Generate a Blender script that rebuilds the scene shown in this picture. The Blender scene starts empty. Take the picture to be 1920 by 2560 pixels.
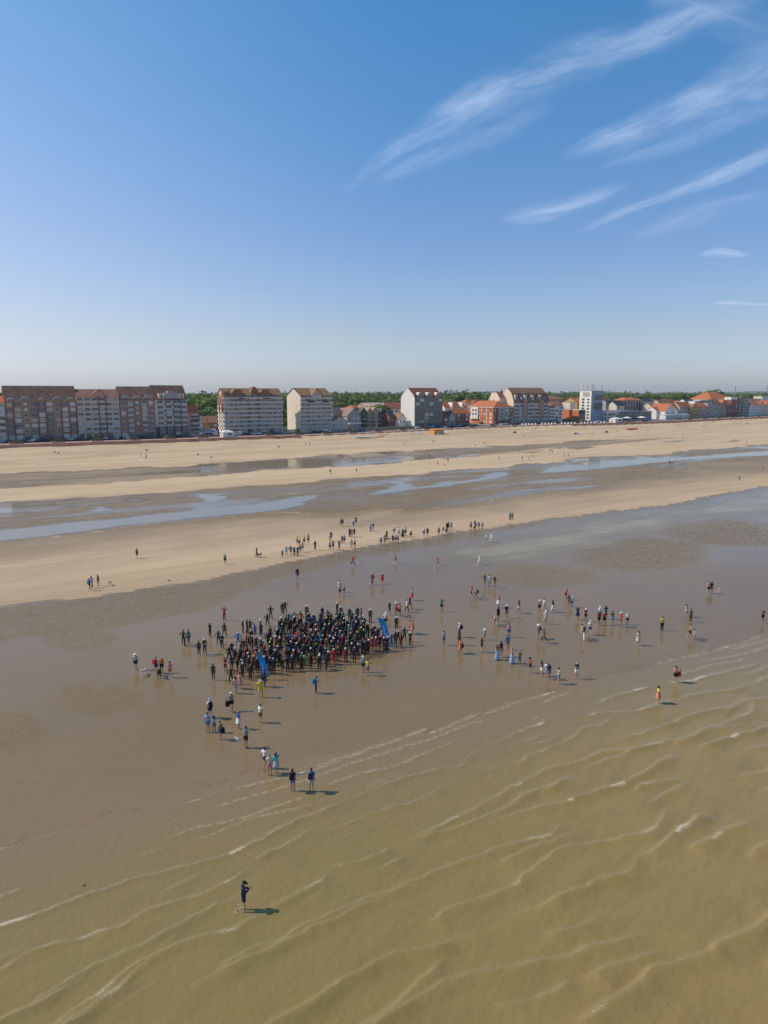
import bpy, bmesh, math, random
import numpy as np
from mathutils import Vector, Matrix
from mathutils.geometry import tessellate_polygon

# ---------------------------------------------------------------- camera, light, exposure
SC = bpy.context.scene
COL = SC.collection
CAM_H = 27.5
PITCH = math.radians(9.5)
FOC = 1777.0                       # focal length in pixels of the 1920 x 2560 photograph
cam_data = bpy.data.cameras.new("camera")
cam_data.sensor_fit = 'HORIZONTAL'
cam_data.sensor_width = 36.0
cam_data.lens = 36.0 * FOC / 1920.0
cam_data.clip_start = 0.5
cam_data.clip_end = 200000.0
cam = bpy.data.objects.new("camera", cam_data)
COL.objects.link(cam)
cam.location = (0, 0, CAM_H)
cam.rotation_euler = (math.pi / 2 - PITCH, 0, 0)
SC.camera = cam
SC.render.resolution_x = 768
SC.render.resolution_y = 1024

SUN_ELEV = math.radians(43.5)
SUN_AZ = math.radians(-86.0)       # clockwise from +Y: the sun stands to the left, a touch ahead
world = bpy.data.worlds.new("World")
SC.world = world
world.use_nodes = True
wn = world.node_tree
wn.nodes.clear()
w_out = wn.nodes.new('ShaderNodeOutputWorld')
w_bg = wn.nodes.new('ShaderNodeBackground')
w_sky = wn.nodes.new('ShaderNodeTexSky')
w_sky.sky_type = 'NISHITA'
w_sky.sun_disc = False
w_sky.sun_elevation = SUN_ELEV
w_sky.sun_rotation = SUN_AZ
w_sky.altitude = 30.0
w_sky.air_density = 1.0
w_sky.dust_density = 0.9
w_sky.ozone_density = 2.0
w_bg.inputs['Strength'].default_value = 0.105
w_tc = wn.nodes.new('ShaderNodeTexCoord')
w_sep = wn.nodes.new('ShaderNodeSeparateXYZ')
w_ramp = wn.nodes.new('ShaderNodeValToRGB')
w_mul = wn.nodes.new('ShaderNodeMix')
w_mul.data_type = 'RGBA'; w_mul.blend_type = 'MULTIPLY'; w_mul.inputs[0].default_value = 1.0
SKY_TINT = [(0.0, (1.08, 1.18, 1.60)), (0.03, (1.06, 1.15, 1.55)), (0.075, (1.05, 1.05, 1.24)), (0.20, (0.85, 1.03, 1.30)), (0.31, (0.67, 1.09, 1.40)), (0.43, (0.54, 1.15, 1.46)), (0.8, (0.60, 1.12, 1.38))]
while len(w_ramp.color_ramp.elements) < len(SKY_TINT):
    w_ramp.color_ramp.elements.new(0.5)
for e_, (p_, c_) in zip(w_ramp.color_ramp.elements, SKY_TINT):
    e_.position = p_
    e_.color = tuple(c / 1.5 for c in c_) + (1,)
w_gain = wn.nodes.new('ShaderNodeVectorMath'); w_gain.operation = 'SCALE'; w_gain.inputs['Scale'].default_value = 1.5
wn.links.new(w_tc.outputs['Generated'], w_sep.inputs[0])
wn.links.new(w_sep.outputs['Z'], w_ramp.inputs['Fac'])
wn.links.new(w_ramp.outputs[0], w_gain.inputs[0])
wn.links.new(w_sky.outputs[0], w_mul.inputs[6])
wn.links.new(w_gain.outputs[0], w_mul.inputs[7])
# pale haze glow in the half of the sky that holds the sun
w_dot = wn.nodes.new('ShaderNodeVectorMath'); w_dot.operation = 'DOT_PRODUCT'
w_dot.inputs[1].default_value = (math.sin(SUN_AZ), math.cos(SUN_AZ), 0)
wn.links.new(w_tc.outputs['Generated'], w_dot.inputs[0])
w_pow = wn.nodes.new('ShaderNodeMath'); w_pow.operation = 'POWER'; w_pow.inputs[1].default_value = 1.5
w_max = wn.nodes.new('ShaderNodeMath'); w_max.operation = 'MAXIMUM'; w_max.inputs[1].default_value = 0.0
wn.links.new(w_dot.outputs['Value'], w_max.inputs[0]); wn.links.new(w_max.outputs[0], w_pow.inputs[0])
w_el = wn.nodes.new('ShaderNodeMapRange')
w_el.inputs['From Min'].default_value = 0.0; w_el.inputs['From Max'].default_value = 0.75
w_el.inputs['To Min'].default_value = 0.75; w_el.inputs['To Max'].default_value = 0.05
wn.links.new(w_sep.outputs['Z'], w_el.inputs['Value'])
w_f = wn.nodes.new('ShaderNodeMath'); w_f.operation = 'MULTIPLY'
wn.links.new(w_pow.outputs[0], w_f.inputs[0]); wn.links.new(w_el.outputs[0], w_f.inputs[1])
w_mix = wn.nodes.new('ShaderNodeMix'); w_mix.data_type = 'RGBA'; w_mix.inputs[7].default_value = (7.2, 7.3, 7.7, 1)
wn.links.new(w_f.outputs[0], w_mix.inputs[0]); wn.links.new(w_mul.outputs[2], w_mix.inputs[6])
wn.links.new(w_mix.outputs[2], w_bg.inputs['Color'])
wn.links.new(w_bg.outputs[0], w_out.inputs['Surface'])

sun_data = bpy.data.lights.new("sun", 'SUN')
sun_data.energy = 3.9
sun_data.angle = math.radians(0.53)
sun_data.color = (1.0, 0.88, 0.73)
sun = bpy.data.objects.new("sun", sun_data)
COL.objects.link(sun)
to_sun = Vector((math.sin(SUN_AZ) * math.cos(SUN_ELEV), math.cos(SUN_AZ) * math.cos(SUN_ELEV), math.sin(SUN_ELEV)))
sun.rotation_euler = to_sun.to_track_quat('Z', 'Y').to_euler()

SC.view_settings.view_transform = 'Standard'
SC.view_settings.look = 'None'
SC.view_settings.gamma = 1.0
SC.view_settings.use_curve_mapping = False
SC.view_settings.exposure = 0.0
SC.render.engine = 'CYCLES'

random.seed(7)
RNG = np.random.RandomState(11)

# ---------------------------------------------------------------- survey: photograph <-> ground
CP, SP = math.cos(PITCH), math.sin(PITCH)

def project(X, Y, Z):
    d = Y * CP - (Z - CAM_H) * SP
    u = Y * SP + (Z - CAM_H) * CP
    return 960 + FOC * X / d, 1280 - FOC * u / d

def ray(px, py):
    x = (px - 960) / FOC
    y = -(py - 1280) / FOC
    return Vector((x, CP + y * SP, -SP + y * CP))

# the shore runs away to the right; a = metres along it, s = metres inland of the promenade edge
SH_AZ = math.radians(55.0)
U = Vector((math.sin(SH_AZ), math.cos(SH_AZ), 0))
N = Vector((-math.cos(SH_AZ), math.sin(SH_AZ), 0))
ZP = 4.0                                            # promenade level
_edge = [(0, 1113), (300, 1103), (440, 1099), (600, 1092), (700, 1090), (860, 1085), (1000, 1078), (1100, 1073),
         (1200, 1069), (1300, 1064), (1400, 1061), (1500, 1058.5), (1600, 1055.5), (1720, 1050.5), (1800, 1046.5), (1920, 1042)]
_ea, _en = [], []
for _px, _py in _edge:
    r = ray(_px, _py)
    t = (CAM_H - ZP) / -r.z
    p = r * t
    _ea.append(p.x * U.x + p.y * U.y)
    _en.append(p.x * N.x + p.y * N.y)
_ea, _en = np.array(_ea), np.array(_en)
_ga = np.linspace(_ea[0] - 500, _ea[-1] + 900, 1500)
_slope = np.polyfit(_ea, _en, 2)
_gn = np.interp(_ga, _ea, _en)
lo, hi = _ga < _ea[0], _ga > _ea[-1]
_gn[lo] = _en[0] + 0.02 * (_ga[lo] - _ea[0])
_gn[hi] = _en[-1] + 0.02 * (_ga[hi] - _ea[-1])
k = 31
_gn = np.convolve(np.pad(_gn, k // 2, mode='edge'), np.ones(k) / k, 'valid')

def edge_n(a):
    return np.interp(a, _ga, _gn)

def to_as(X, Y):
    a = X * U.x + Y * U.y
    return a, X * N.x + Y * N.y - edge_n(a)

def from_as(a, s, z=0.0):
    n = float(edge_n(a)) + s
    return Vector((a * U.x + n * N.x, a * U.y + n * N.y, z))

def sstep(x, a, b):
    t = np.clip((x - a) / (b - a), 0, 1)
    return t * t * (3 - 2 * t)

def _hash(ix, iy, seed):
    h = (ix * 374761393 + iy * 668265263 + seed * 1442695041) & 0xffffffff
    h = ((h ^ (h >> 13)) * 1274126177) & 0xffffffff
    return ((h ^ (h >> 16)) & 0xffffff) / float(0xffffff)

def vnoise(x, y, seed=0):
    x = np.asarray(x, float); y = np.asarray(y, float)
    ix = np.floor(x).astype(np.int64); iy = np.floor(y).astype(np.int64)
    fx = x - ix; fy = y - iy
    fx = fx * fx * (3 - 2 * fx); fy = fy * fy * (3 - 2 * fy)
    a = _hash(ix, iy, seed); b = _hash(ix + 1, iy, seed)
    c = _hash(ix, iy + 1, seed); d = _hash(ix + 1, iy + 1, seed)
    return (a * (1 - fx) + b * fx) * (1 - fy) + (c * (1 - fx) + d * fx) * fy

def fbm(x, y, seed=0, oct=4):
    v = 0; amp = 0.5; tot = 0
    for i in range(oct):
        v = v + amp * vnoise(x, y, seed + i * 17); tot += amp
        x = x * 2.03; y = y * 2.03; amp *= 0.5
    return v / tot

BX = [-900, 0, 309, 540, 640, 833, 1026, 1280, 1473, 1666, 1820, 1920, 3000]
B1 = [1220, 1186, 1170, 1157, 1149, 1135, 1124, 1114, 1100, 1094, 1090, 1086, 1050]
B2 = [1275, 1223, 1203, 1192, 1172, 1168, 1151, 1134, 1118, 1107, 1098, 1092, 1053]
B3 = [1340, 1261, 1240, 1221, 1218, 1194, 1185, 1164, 1144, 1133, 1119, 1111, 1062]
B4 = [1470, 1355, 1316, 1290, 1284, 1280, 1276, 1247, 1216, 1176, 1146, 1137, 1078]
B5 = [1680, 1524, 1476, 1440, 1421, 1382, 1350, 1315, 1283, 1261, 1237, 1219, 1120]

def ground_z(X, Y):
    a, s = to_as(X, Y)
    z = 2.7 * sstep(s, -62, -3.5)
    berm = sstep(s, -50, -25) * (1 - sstep(s, -14, -4))
    z = z + berm * (fbm(a / 28.0, s / 9.0, 5, 3) - 0.5) * 2.4
    z = z + (1.25 * np.clip((s + 3.5) / 3.5, 0, 1)) * (s > -3.5)
    z = z + sstep(s, 60, 330) * 5.0 + sstep(s, 200, 900) * 4.0 * (fbm(X / 260.0, Y / 260.0, 3, 2))
    return z

def at(px, py):
    r = ray(px, py)
    z = 0.0
    for _ in range(8):
        t = (CAM_H - z) / -r.z
        z = float(ground_z(r.x * t, r.y * t))
    return Vector((r.x * t, r.y * t, z))

def at_z(px, py, z):
    r = ray(px, py)
    t = (CAM_H - z) / -r.z
    return Vector((r.x * t, r.y * t, z))

def a_at(px, s, z=ZP):
    """metres along the shore where the line s metres inland crosses picture column px"""
    lo, hi = -600.0, 2500.0
    for _ in range(50):
        m = (lo + hi) / 2
        p = from_as(m, s, z)
        d = p.y * CP - (z - CAM_H) * SP
        if d <= 1 or project(p.x, p.y, z)[0] < px:
            lo = m
        else:
            hi = m
    return lo

def z_of(P, py):
    """height above P at which picture row py is seen"""
    k = (1280 - py) / FOC
    return CAM_H + P.y * (k * CP - SP) / (CP + k * SP)

# ---------------------------------------------------------------- material helpers
def nt(mat):
    mat.use_nodes = True
    t = mat.node_tree
    t.nodes.clear()
    return t

def node(t, typ, **kw):
    n = t.nodes.new(typ)
    for k, v in kw.items():
        if hasattr(n, k):
            setattr(n, k, v)
    return n

def link(t, a, b):
    t.links.new(a, b)

MATS = {}
def simple(name, col, rough=0.8, spec=0.3, var=0.12, scale=0.6, metal=0.0, bump=0.0):
    if name in MATS:
        return MATS[name]
    m = bpy.data.materials.new(name)
    t = nt(m)
    out = node(t, 'ShaderNodeOutputMaterial')
    p = node(t, 'ShaderNodeBsdfPrincipled')
    p.inputs['Roughness'].default_value = rough
    p.inputs['Specular IOR Level'].default_value = spec
    p.inputs['Metallic'].default_value = metal
    tc = node(t, 'ShaderNodeTexCoord')
    no = node(t, 'ShaderNodeTexNoise')
    no.inputs['Scale'].default_value = scale
    no.inputs['Detail'].default_value = 5
    link(t, tc.outputs['Object'], no.inputs['Vector'])
    cr = node(t, 'ShaderNodeValToRGB')
    e = cr.color_ramp.elements
    e[0].position = 0.3; e[1].position = 0.7
    e[0].color = tuple(max(0, c * (1 - var)) for c in col) + (1,)
    e[1].color = tuple(min(1, c * (1 + var)) for c in col) + (1,)
    link(t, no.outputs['Fac'], cr.inputs['Fac'])
    link(t, cr.outputs[0], p.inputs['Base Color'])
    if bump:
        b = node(t, 'ShaderNodeBump')
        b.inputs['Strength'].default_value = bump
        b.inputs['Distance'].default_value = 0.05
        link(t, no.outputs['Fac'], b.inputs['Height'])
        link(t, b.outputs[0], p.inputs['Normal'])
    link(t, p.outputs[0], out.inputs['Surface'])
    MATS[name] = m
    return m

def mesh_np(name, verts, faces, mat=None, smooth=False):
    me = bpy.data.meshes.new(name)
    me.from_pydata([tuple(v) for v in verts], [], [tuple(f) for f in faces])
    if mat:
        me.materials.append(mat)
    if smooth:
        me.polygons.foreach_set('use_smooth', [True] * len(me.polygons))
    me.update()
    return me

def grid_mesh(name, V, nr, nc, mat):
    me = bpy.data.meshes.new(name)
    me.vertices.add(nr * nc)
    me.vertices.foreach_set('co', V.reshape(-1).astype(np.float32))
    i = np.arange(nr - 1)[:, None] * nc + np.arange(nc - 1)[None, :]
    q = np.stack([i, i + 1, i + nc + 1, i + nc], -1).reshape(-1, 4)
    nq = len(q)
    me.loops.add(nq * 4)
    me.loops.foreach_set('vertex_index', q.reshape(-1).astype(np.int32))
    me.polygons.add(nq)
    me.polygons.foreach_set('loop_start', np.arange(0, nq * 4, 4, dtype=np.int32))
    me.polygons.foreach_set('use_smooth', np.ones(nq, dtype=bool))
    me.materials.append(mat)
    me.update(calc_edges=True)
    return me

def attr(me, name, vals):
    a = me.attributes.new(name, 'FLOAT', 'POINT')
    a.data.foreach_set('value', np.asarray(vals, dtype=np.float32).reshape(-1))

def link_obj(name, me, parent=None, loc=None, rot=None, **props):
    o = bpy.data.objects.new(name, me)
    COL.objects.link(o)
    if parent is not None:
        o.parent = parent
    if loc is not None:
        o.location = loc
    if rot is not None:
        o.rotation_euler = rot
    for k, v in props.items():
        o[k] = v
    return o

def rgb(h):
    """sRGB 0-255 triple to linear"""
    return tuple(((c / 255) / 12.92 if c / 255 <= 0.04045 else ((c / 255 + 0.055) / 1.055) ** 2.4) for c in h)

# ---------------------------------------------------------------- ground
def sand_material():
    m = bpy.data.materials.new("beach_sand")
    t = nt(m)
    out = node(t, 'ShaderNodeOutputMaterial')
    p = node(t, 'ShaderNodeBsdfPrincipled')
    p.inputs['IOR'].default_value = 1.33
    geo = node(t, 'ShaderNodeNewGeometry')
    wet = node(t, 'ShaderNodeAttribute', attribute_name='wet')
    rip = node(t, 'ShaderNodeAttribute', attribute_name='rip')
    inl = node(t, 'ShaderNodeAttribute', attribute_name='inl')

    def noise(scale, det=5, rough=0.55, stretch=None, dist=0.0):
        n = node(t, 'ShaderNodeTexNoise')
        n.inputs['Scale'].default_value = scale
        n.inputs['Detail'].default_value = det
        n.inputs['Roughness'].default_value = rough
        n.inputs['Distortion'].default_value = dist
        if stretch:
            mp = node(t, 'ShaderNodeMapping')
            mp.inputs['Rotation'].default_value = (0, 0, -(math.pi / 2 - SH_AZ))
            mp2 = node(t, 'ShaderNodeMapping')
            mp2.inputs['Scale'].default_value = stretch
            link(t, geo.outputs['Position'], mp.inputs['Vector'])
            link(t, mp.outputs[0], mp2.inputs['Vector'])
            link(t, mp2.outputs[0], n.inputs['Vector'])
        else:
            link(t, geo.outputs['Position'], n.inputs['Vector'])
        return n.outputs['Fac']

    def math_(op, a, b=None, c=None, clamp=False):
        n = node(t, 'ShaderNodeMath', operation=op, use_clamp=clamp)
        for i, v in enumerate((a, b, c)):
            if v is None:
                continue
            if isinstance(v, (int, float)):
                n.inputs[i].default_value = v
            else:
                link(t, v, n.inputs[i])
        return n.outputs[0]

    def ramp(x, a, b):
        n = node(t, 'ShaderNodeMapRange')
        n.interpolation_type = 'SMOOTHSTEP'
        n.inputs['From Min'].default_value = a
        n.inputs['From Max'].default_value = b
        link(t, x, n.inputs['Value'])
        return n.outputs[0]

    def mix(f, a, b):
        n = node(t, 'ShaderNodeMix', data_type='RGBA')
        if isinstance(f, (int, float)):
            n.inputs[0].default_value = f
        else:
            link(t, f, n.inputs[0])
        for i, v in ((6, a), (7, b)):
            if isinstance(v, tuple):
                n.inputs[i].default_value = v + (1,)
            else:
                link(t, v, n.inputs[i])
        return n.outputs[2]

    big = noise(0.035, 5, 0.6, (0.35, 1, 1))
    med = noise(0.35, 6, 0.6, (0.3, 1, 1))
    fine = noise(5.0, 4, 0.65)
    # wetness with a broken edge
    w = math_('ADD', wet.outputs['Fac'], math_('MULTIPLY', math_('SUBTRACT', big, 0.5), 0.5))
    w = math_('ADD', w, math_('MULTIPLY', math_('SUBTRACT', med, 0.5), 0.35))
    damp = ramp(w, 0.18, 0.62)
    film = ramp(w, 0.62, 0.86)
    dry = mix(ramp(med, 0.3, 0.7), C_DRY_A, C_DRY_B)
    dry = mix(ramp(fine, 0.35, 0.75), dry, C_DRY_C)
    dry = mix(math_('MULTIPLY', ramp(noise(0.06, 6, 0.65, (0.16, 1.3, 1), 0.6), 0.42, 0.66), 0.42), dry, (0.34, 0.235, 0.14))
    dampc = mix(ramp(med, 0.3, 0.7), C_DAMP_A, C_DAMP_B)
    wetc = mix(ramp(big, 0.35, 0.65), C_WET_A, C_WET_B)
    c = mix(damp, dry, dampc)
    c = mix(film, c, wetc)
    # net of small water-filled ripples
    rn = noise(1.9, 3, 0.7, (0.45, 1.25, 1), 1.0)
    rn2 = noise(4.6, 3, 0.6, (0.5, 1.2, 1), 0.8)
    rr = ramp(math_('ADD', math_('MULTIPLY', rn, 0.6), math_('MULTIPLY', rn2, 0.4)), 0.44, 0.56)
    ripmask = math_('MULTIPLY', rip.outputs['Fac'], rr, clamp=True)
    c = mix(math_('MULTIPLY', ripmask, 0.6), c, C_RIPPLE)
    # trampled spots and grains
    spot = ramp(noise(1.9, 2, 0.5), 0.60, 0.70)
    c = mix(math_('MULTIPLY', spot, 0.22), c, (0.12, 0.085, 0.05))
    track = ramp(noise(0.9, 3, 0.6, (0.06, 2.2, 1)), 0.58, 0.66)
    c = mix(math_('MULTIPLY', math_('MULTIPLY', track, math_('SUBTRACT', 1.0, film)), 0.26), c, (0.20, 0.14, 0.085))
    grain = ramp(noise(16, 2, 0.5), 0.35, 0.7)
    c = mix(math_('MULTIPLY', grain, 0.15), c, (0.10, 0.07, 0.04))
    # inland ground
    grass = mix(ramp(noise(0.05, 6), 0.35, 0.65), (0.045, 0.075, 0.025), (0.12, 0.11, 0.06))
    c = mix(inl.outputs['Fac'], c, grass)
    link(t, c, p.inputs['Base Color'])
    ro = math_('SUBTRACT', 0.85, math_('MULTIPLY', damp, 0.3))
    ro = math_('SUBTRACT', ro, math_('MULTIPLY', film, 0.46))
    ro = math_('ADD', ro, math_('MULTIPLY', ripmask, 0.35))
    link(t, ro, p.inputs['Roughness'])
    sp = math_('ADD', 0.10, math_('MULTIPLY', film, 0.20))
    sp = math_('SUBTRACT', sp, math_('MULTIPLY', ripmask, 0.3), clamp=True)
    link(t, sp, p.inputs['Specular IOR Level'])
    b1 = node(t, 'ShaderNodeBump')
    b1.inputs['Distance'].default_value = 0.02
    hh = math_('ADD', math_('MULTIPLY', rr, math_('MULTIPLY', rip.outputs['Fac'], 1.2)), math_('MULTIPLY', fine, math_('SUBTRACT', 0.75, math_('MULTIPLY', film, 0.65))))
    link(t, hh, b1.inputs['Height'])
    b1.inputs['Strength'].default_value = 0.6
    link(t, b1.outputs[0], p.inputs['Normal'])
    link(t, p.outputs[0], out.inputs['Surface'])
    return m

C_DRY_A = (0.60, 0.44, 0.285)
C_DRY_B = (0.68, 0.505, 0.335)
C_DRY_C = (0.55, 0.40, 0.255)
C_DAMP_A = (0.215, 0.163, 0.108)
C_DAMP_B = (0.295, 0.222, 0.150)
C_WET_A = (0.216, 0.148, 0.076)
C_WET_B = (0.250, 0.174, 0.092)
C_RIPPLE = (0.190, 0.138, 0.076)

def polar(r0, r1, nr, ths):
    rr = np.exp(np.linspace(math.log(r0), math.log(r1), nr))
    R, T = np.meshgrid(rr, ths, indexing='ij')
    return R * np.sin(T), R * np.cos(T)

def survey(X, Y):
    """wetness, ripple and inland maps of the beach, read off the photograph"""
    a, s = to_as(X, Y)
    n1 = fbm(X / 14, Y / 14, 1) - 0.5
    n2 = fbm(X / 14, Y / 14, 2) - 0.5
    sc = np.clip(np.hypot(X, Y) / 120, 0.25, 2.2)
    Xw, Yw = X + n1 * 7 * sc, Y + n2 * 10 * sc
    Yc = np.maximum(Yw, 8.0)
    px, py = project(Xw, Yc, 0.0 * Xw)
    px = np.clip(px, -900, 3000)
    b = [np.interp(px, BX, B) for B in (B1, B2, B3, B4, B5)]
    def band(lo, hi, soft):
        return sstep(py, lo - soft, lo + soft) * (1 - sstep(py, hi - soft, hi + soft))
    along = fbm(a / 60, s / 7, 31, 4)
    along2 = fbm(a / 45, s / 5, 37, 4)
    w = 0.0 * X
    str1 = np.interp(px, [0, 500, 900, 1200, 1500, 1920], [0.72, 0.8, 0.85, 0.7, 0.6, 0.35])
    w = np.maximum(w, band(b[0], b[1], 1.2) * str1 * (0.56 + 0.42 * sstep(along, 0.34, 0.55)))
    w = np.maximum(w, band(b[2], b[3], 2.5) * (0.63 + 0.20 * sstep(along2, 0.34, 0.60)))
    # middle bar: damp by the channel, drier in the middle, damp again towards the waterline
    rel = np.clip((py - b[3]) / np.maximum(b[4] - b[3], 1), 0, 1)
    bar = np.interp(rel, [0, 0.12, 0.5, 0.8, 1.0], [0.56, 0.47, 0.33, 0.29, 0.31]) + np.interp(px, [1250, 1500, 1920], [0, 0.07, 0.12]) * (1 - rel)
    w = np.maximum(w, band(b[3], b[4], 1.5) * bar)
    bar1 = band(b[1], b[2], 1.5) * 0.15
    w = np.maximum(w, bar1)
    w = np.maximum(w, sstep(py, b[4] - 1.5, b[4] + 1.5))
    w = np.where((Y < 12), 1.0, w)
    rip = band(b[2], b[3] + 8, 4) * sstep(fbm(a / 50, s / 14, 55, 3), 0.4, 0.56) * np.interp(px, [400, 700, 1300, 1500, 1800], [0.25, 0.8, 0.85, 0.5, 0.2])
    # rippled flats below the waterline
    edge = np.interp(px, [-400, 0, 200, 480, 700, 900, 1200, 1500], [210, 80, 90, 85, 38, 30, 18, 10])
    r2 = sstep(py, b[4], b[4] + 3) * (1 - sstep(py, b[4] + edge - 12, b[4] + edge + 10))
    r3 = 0
    for cx, cy, rx, ry, q in ((1600, 1385, 190, 45, 1), (1800, 1335, 170, 38, 1), (1350, 1440, 170, 40, .8), (1780, 1440, 220, 40, .45),
                              (200, 1590, 120, 30, .8), (230, 1745, 130, 60, .75), (20, 1830, 90, 70, .8), (330, 1900, 170, 90, .55),
                              (120, 1950, 160, 70, .35), (700, 1900, 200, 60, .25), (430, 1780, 110, 60, .5)):
        d = ((px - cx) / rx) ** 2 + ((py - cy) / ry) ** 2
        r3 = np.maximum(r3, q * (1 - sstep(d, 0.35, 1.25)))
    rip = np.maximum(rip, np.maximum(r2 * 0.8, r3))
    inl = sstep(s, 24, 34)
    w = w * (1 - sstep(s, -12, -8))
    rip = rip * (1 - sstep(s, -40, -30))
    return w, rip, inl

th = np.concatenate([np.linspace(-80, -36, 40)[:-1], np.linspace(-36, 36, 620), np.linspace(36, 80, 40)[1:]])
th = np.radians(th)
nr = 660
X, Y = polar(14, 16000, nr, th)
Z = ground_z(X, Y)
SAND = sand_material()
V = np.stack([X, Y, Z], -1)[:, ::-1]
me = grid_mesh("beach", V, nr, len(th), SAND)
w_, r_, i_ = survey(X[:, ::-1], Y[:, ::-1])
attr(me, 'wet', w_); attr(me, 'rip', r_); attr(me, 'inl', i_)
link_obj("ground", me, kind='structure', label='sandy tidal beach running from the sea up to the promenade and the land behind')

# ---------------------------------------------------------------- standing water on the beach
def pool_material(name='pool_water', base=(0.25, 0.19, 0.115), rough=0.07, spec=0.5, edge=0.9, opac=1.0, namp=4.5):
    m = bpy.data.materials.new(name)
    t = nt(m)
    out = node(t, 'ShaderNodeOutputMaterial')
    p = node(t, 'ShaderNodeBsdfPrincipled')
    p.inputs['Base Color'].default_value = base + (1,)
    p.inputs['Specular IOR Level'].default_value = spec
    p.inputs['Roughness'].default_value = rough
    p.inputs['IOR'].default_value = 1.33
    geo = node(t, 'ShaderNodeNewGeometry')
    n = node(t, 'ShaderNodeTexNoise')
    n.inputs['Scale'].default_value = 1.4
    n.inputs['Detail'].default_value = 4
    link(t, geo.outputs['Position'], n.inputs['Vector'])
    b = node(t, 'ShaderNodeBump')
    b.inputs['Strength'].default_value = 0.25
    b.inputs['Distance'].default_value = 0.03
    link(t, n.outputs['Fac'], b.inputs['Height'])
    link(t, b.outputs[0], p.inputs['Normal'])
    sh = node(t, 'ShaderNodeAttribute', attribute_name='shore')
    rot = node(t, 'ShaderNodeMapping'); rot.inputs['Rotation'].default_value = (0, 0, -(math.pi / 2 - SH_AZ))
    sc = node(t, 'ShaderNodeMapping'); sc.inputs['Scale'].default_value = (0.07, 0.26, 0.1)
    n2 = node(t, 'ShaderNodeTexNoise'); n2.inputs['Scale'].default_value = 1.0; n2.inputs['Detail'].default_value = 7; n2.inputs['Roughness'].default_value = 0.66
    link(t, geo.outputs['Position'], rot.inputs['Vector']); link(t, rot.outputs[0], sc.inputs['Vector']); link(t, sc.outputs[0], n2.inputs['Vector'])
    ma = node(t, 'ShaderNodeMath', operation='MULTIPLY_ADD')
    link(t, n2.outputs['Fac'], ma.inputs[0]); ma.inputs[1].default_value = namp; ma.inputs[2].default_value = -namp * 0.42
    ad = node(t, 'ShaderNodeMath', operation='ADD'); link(t, sh.outputs['Fac'], ad.inputs[0]); link(t, ma.outputs[0], ad.inputs[1])
    mr_ = node(t, 'ShaderNodeMapRange'); mr_.interpolation_type = 'SMOOTHSTEP'
    mr_.inputs['From Min'].default_value = -0.15; mr_.inputs['From Max'].default_value = edge; mr_.inputs['To Max'].default_value = opac
    link(t, ad.outputs[0], mr_.inputs['Value'])
    tr = node(t, 'ShaderNodeBsdfTransparent'); ms = node(t, 'ShaderNodeMixShader')
    link(t, mr_.outputs[0], ms.inputs[0]); link(t, tr.outputs[0], ms.inputs[1]); link(t, p.outputs[0], ms.inputs[2])
    link(t, ms.outputs[0], out.inputs['Surface'])
    return m
POOL = pool_material()
SHALLOW = pool_material('shallow_water', (0.38, 0.31, 0.185), 0.12, 0.2, 2.5, 0.85)

def pool(pts, label, amp=1.0, name='tidal_pool', mat=None, soft=2.5):
    """a thin sheet of water laid on the sand; its depth (metres inside the shoreline) fades it out at the rim"""
    w = [at(*p) for p in pts]
    xs = np.array([p.x for p in w]); ys = np.array([p.y for p in w])
    th_ = np.arctan2(xs, ys); r = np.hypot(xs, ys)
    pad = soft * 2.5
    t0, t1 = th_.min() - pad / r.min(), th_.max() + pad / r.max()
    r0, r1 = r.min() - pad, r.max() + pad
    nc_ = int(np.clip((t1 - t0) / 0.0028, 12, 420)); nr_ = int(np.clip(math.log(r1 / r0) / 0.006, 10, 220))
    X, Y = polar(r0, r1, nr_, np.linspace(t0, t1, nc_))
    inside = np.zeros(X.shape, bool); dist = np.full(X.shape, 1e9)
    n = len(w)
    for i in range(n):
        x0, y0, x1, y1 = xs[i], ys[i], xs[(i + 1) % n], ys[(i + 1) % n]
        cond = ((y0 > Y) != (y1 > Y)) & (X < (x1 - x0) * (Y - y0) / ((y1 - y0) + 1e-9) + x0)
        inside ^= cond
        L2 = (x1 - x0) ** 2 + (y1 - y0) ** 2
        t_ = np.clip(((X - x0) * (x1 - x0) + (Y - y0) * (y1 - y0)) / L2, 0, 1)
        dist = np.minimum(dist, np.hypot(X - x0 - t_ * (x1 - x0), Y - y0 - t_ * (y1 - y0)))
    sd = np.where(inside, dist, -dist) / soft
    Z = ground_z(X, Y) + 0.02
    V = np.stack([X, Y, Z], -1)[:, ::-1]
    me = grid_mesh(name, V, nr_, nc_, mat or POOL)
    attr(me, 'shore', sd[:, ::-1])
    bm = bmesh.new(); bm.from_mesh(me)
    lay = bm.verts.layers.float['shore']
    bmesh.ops.delete(bm, geom=[v for v in bm.verts if v[lay] < -2.0], context='VERTS')
    bm.to_mesh(me); bm.free()
    return link_obj(name, me, kind='structure', label=label)

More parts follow.
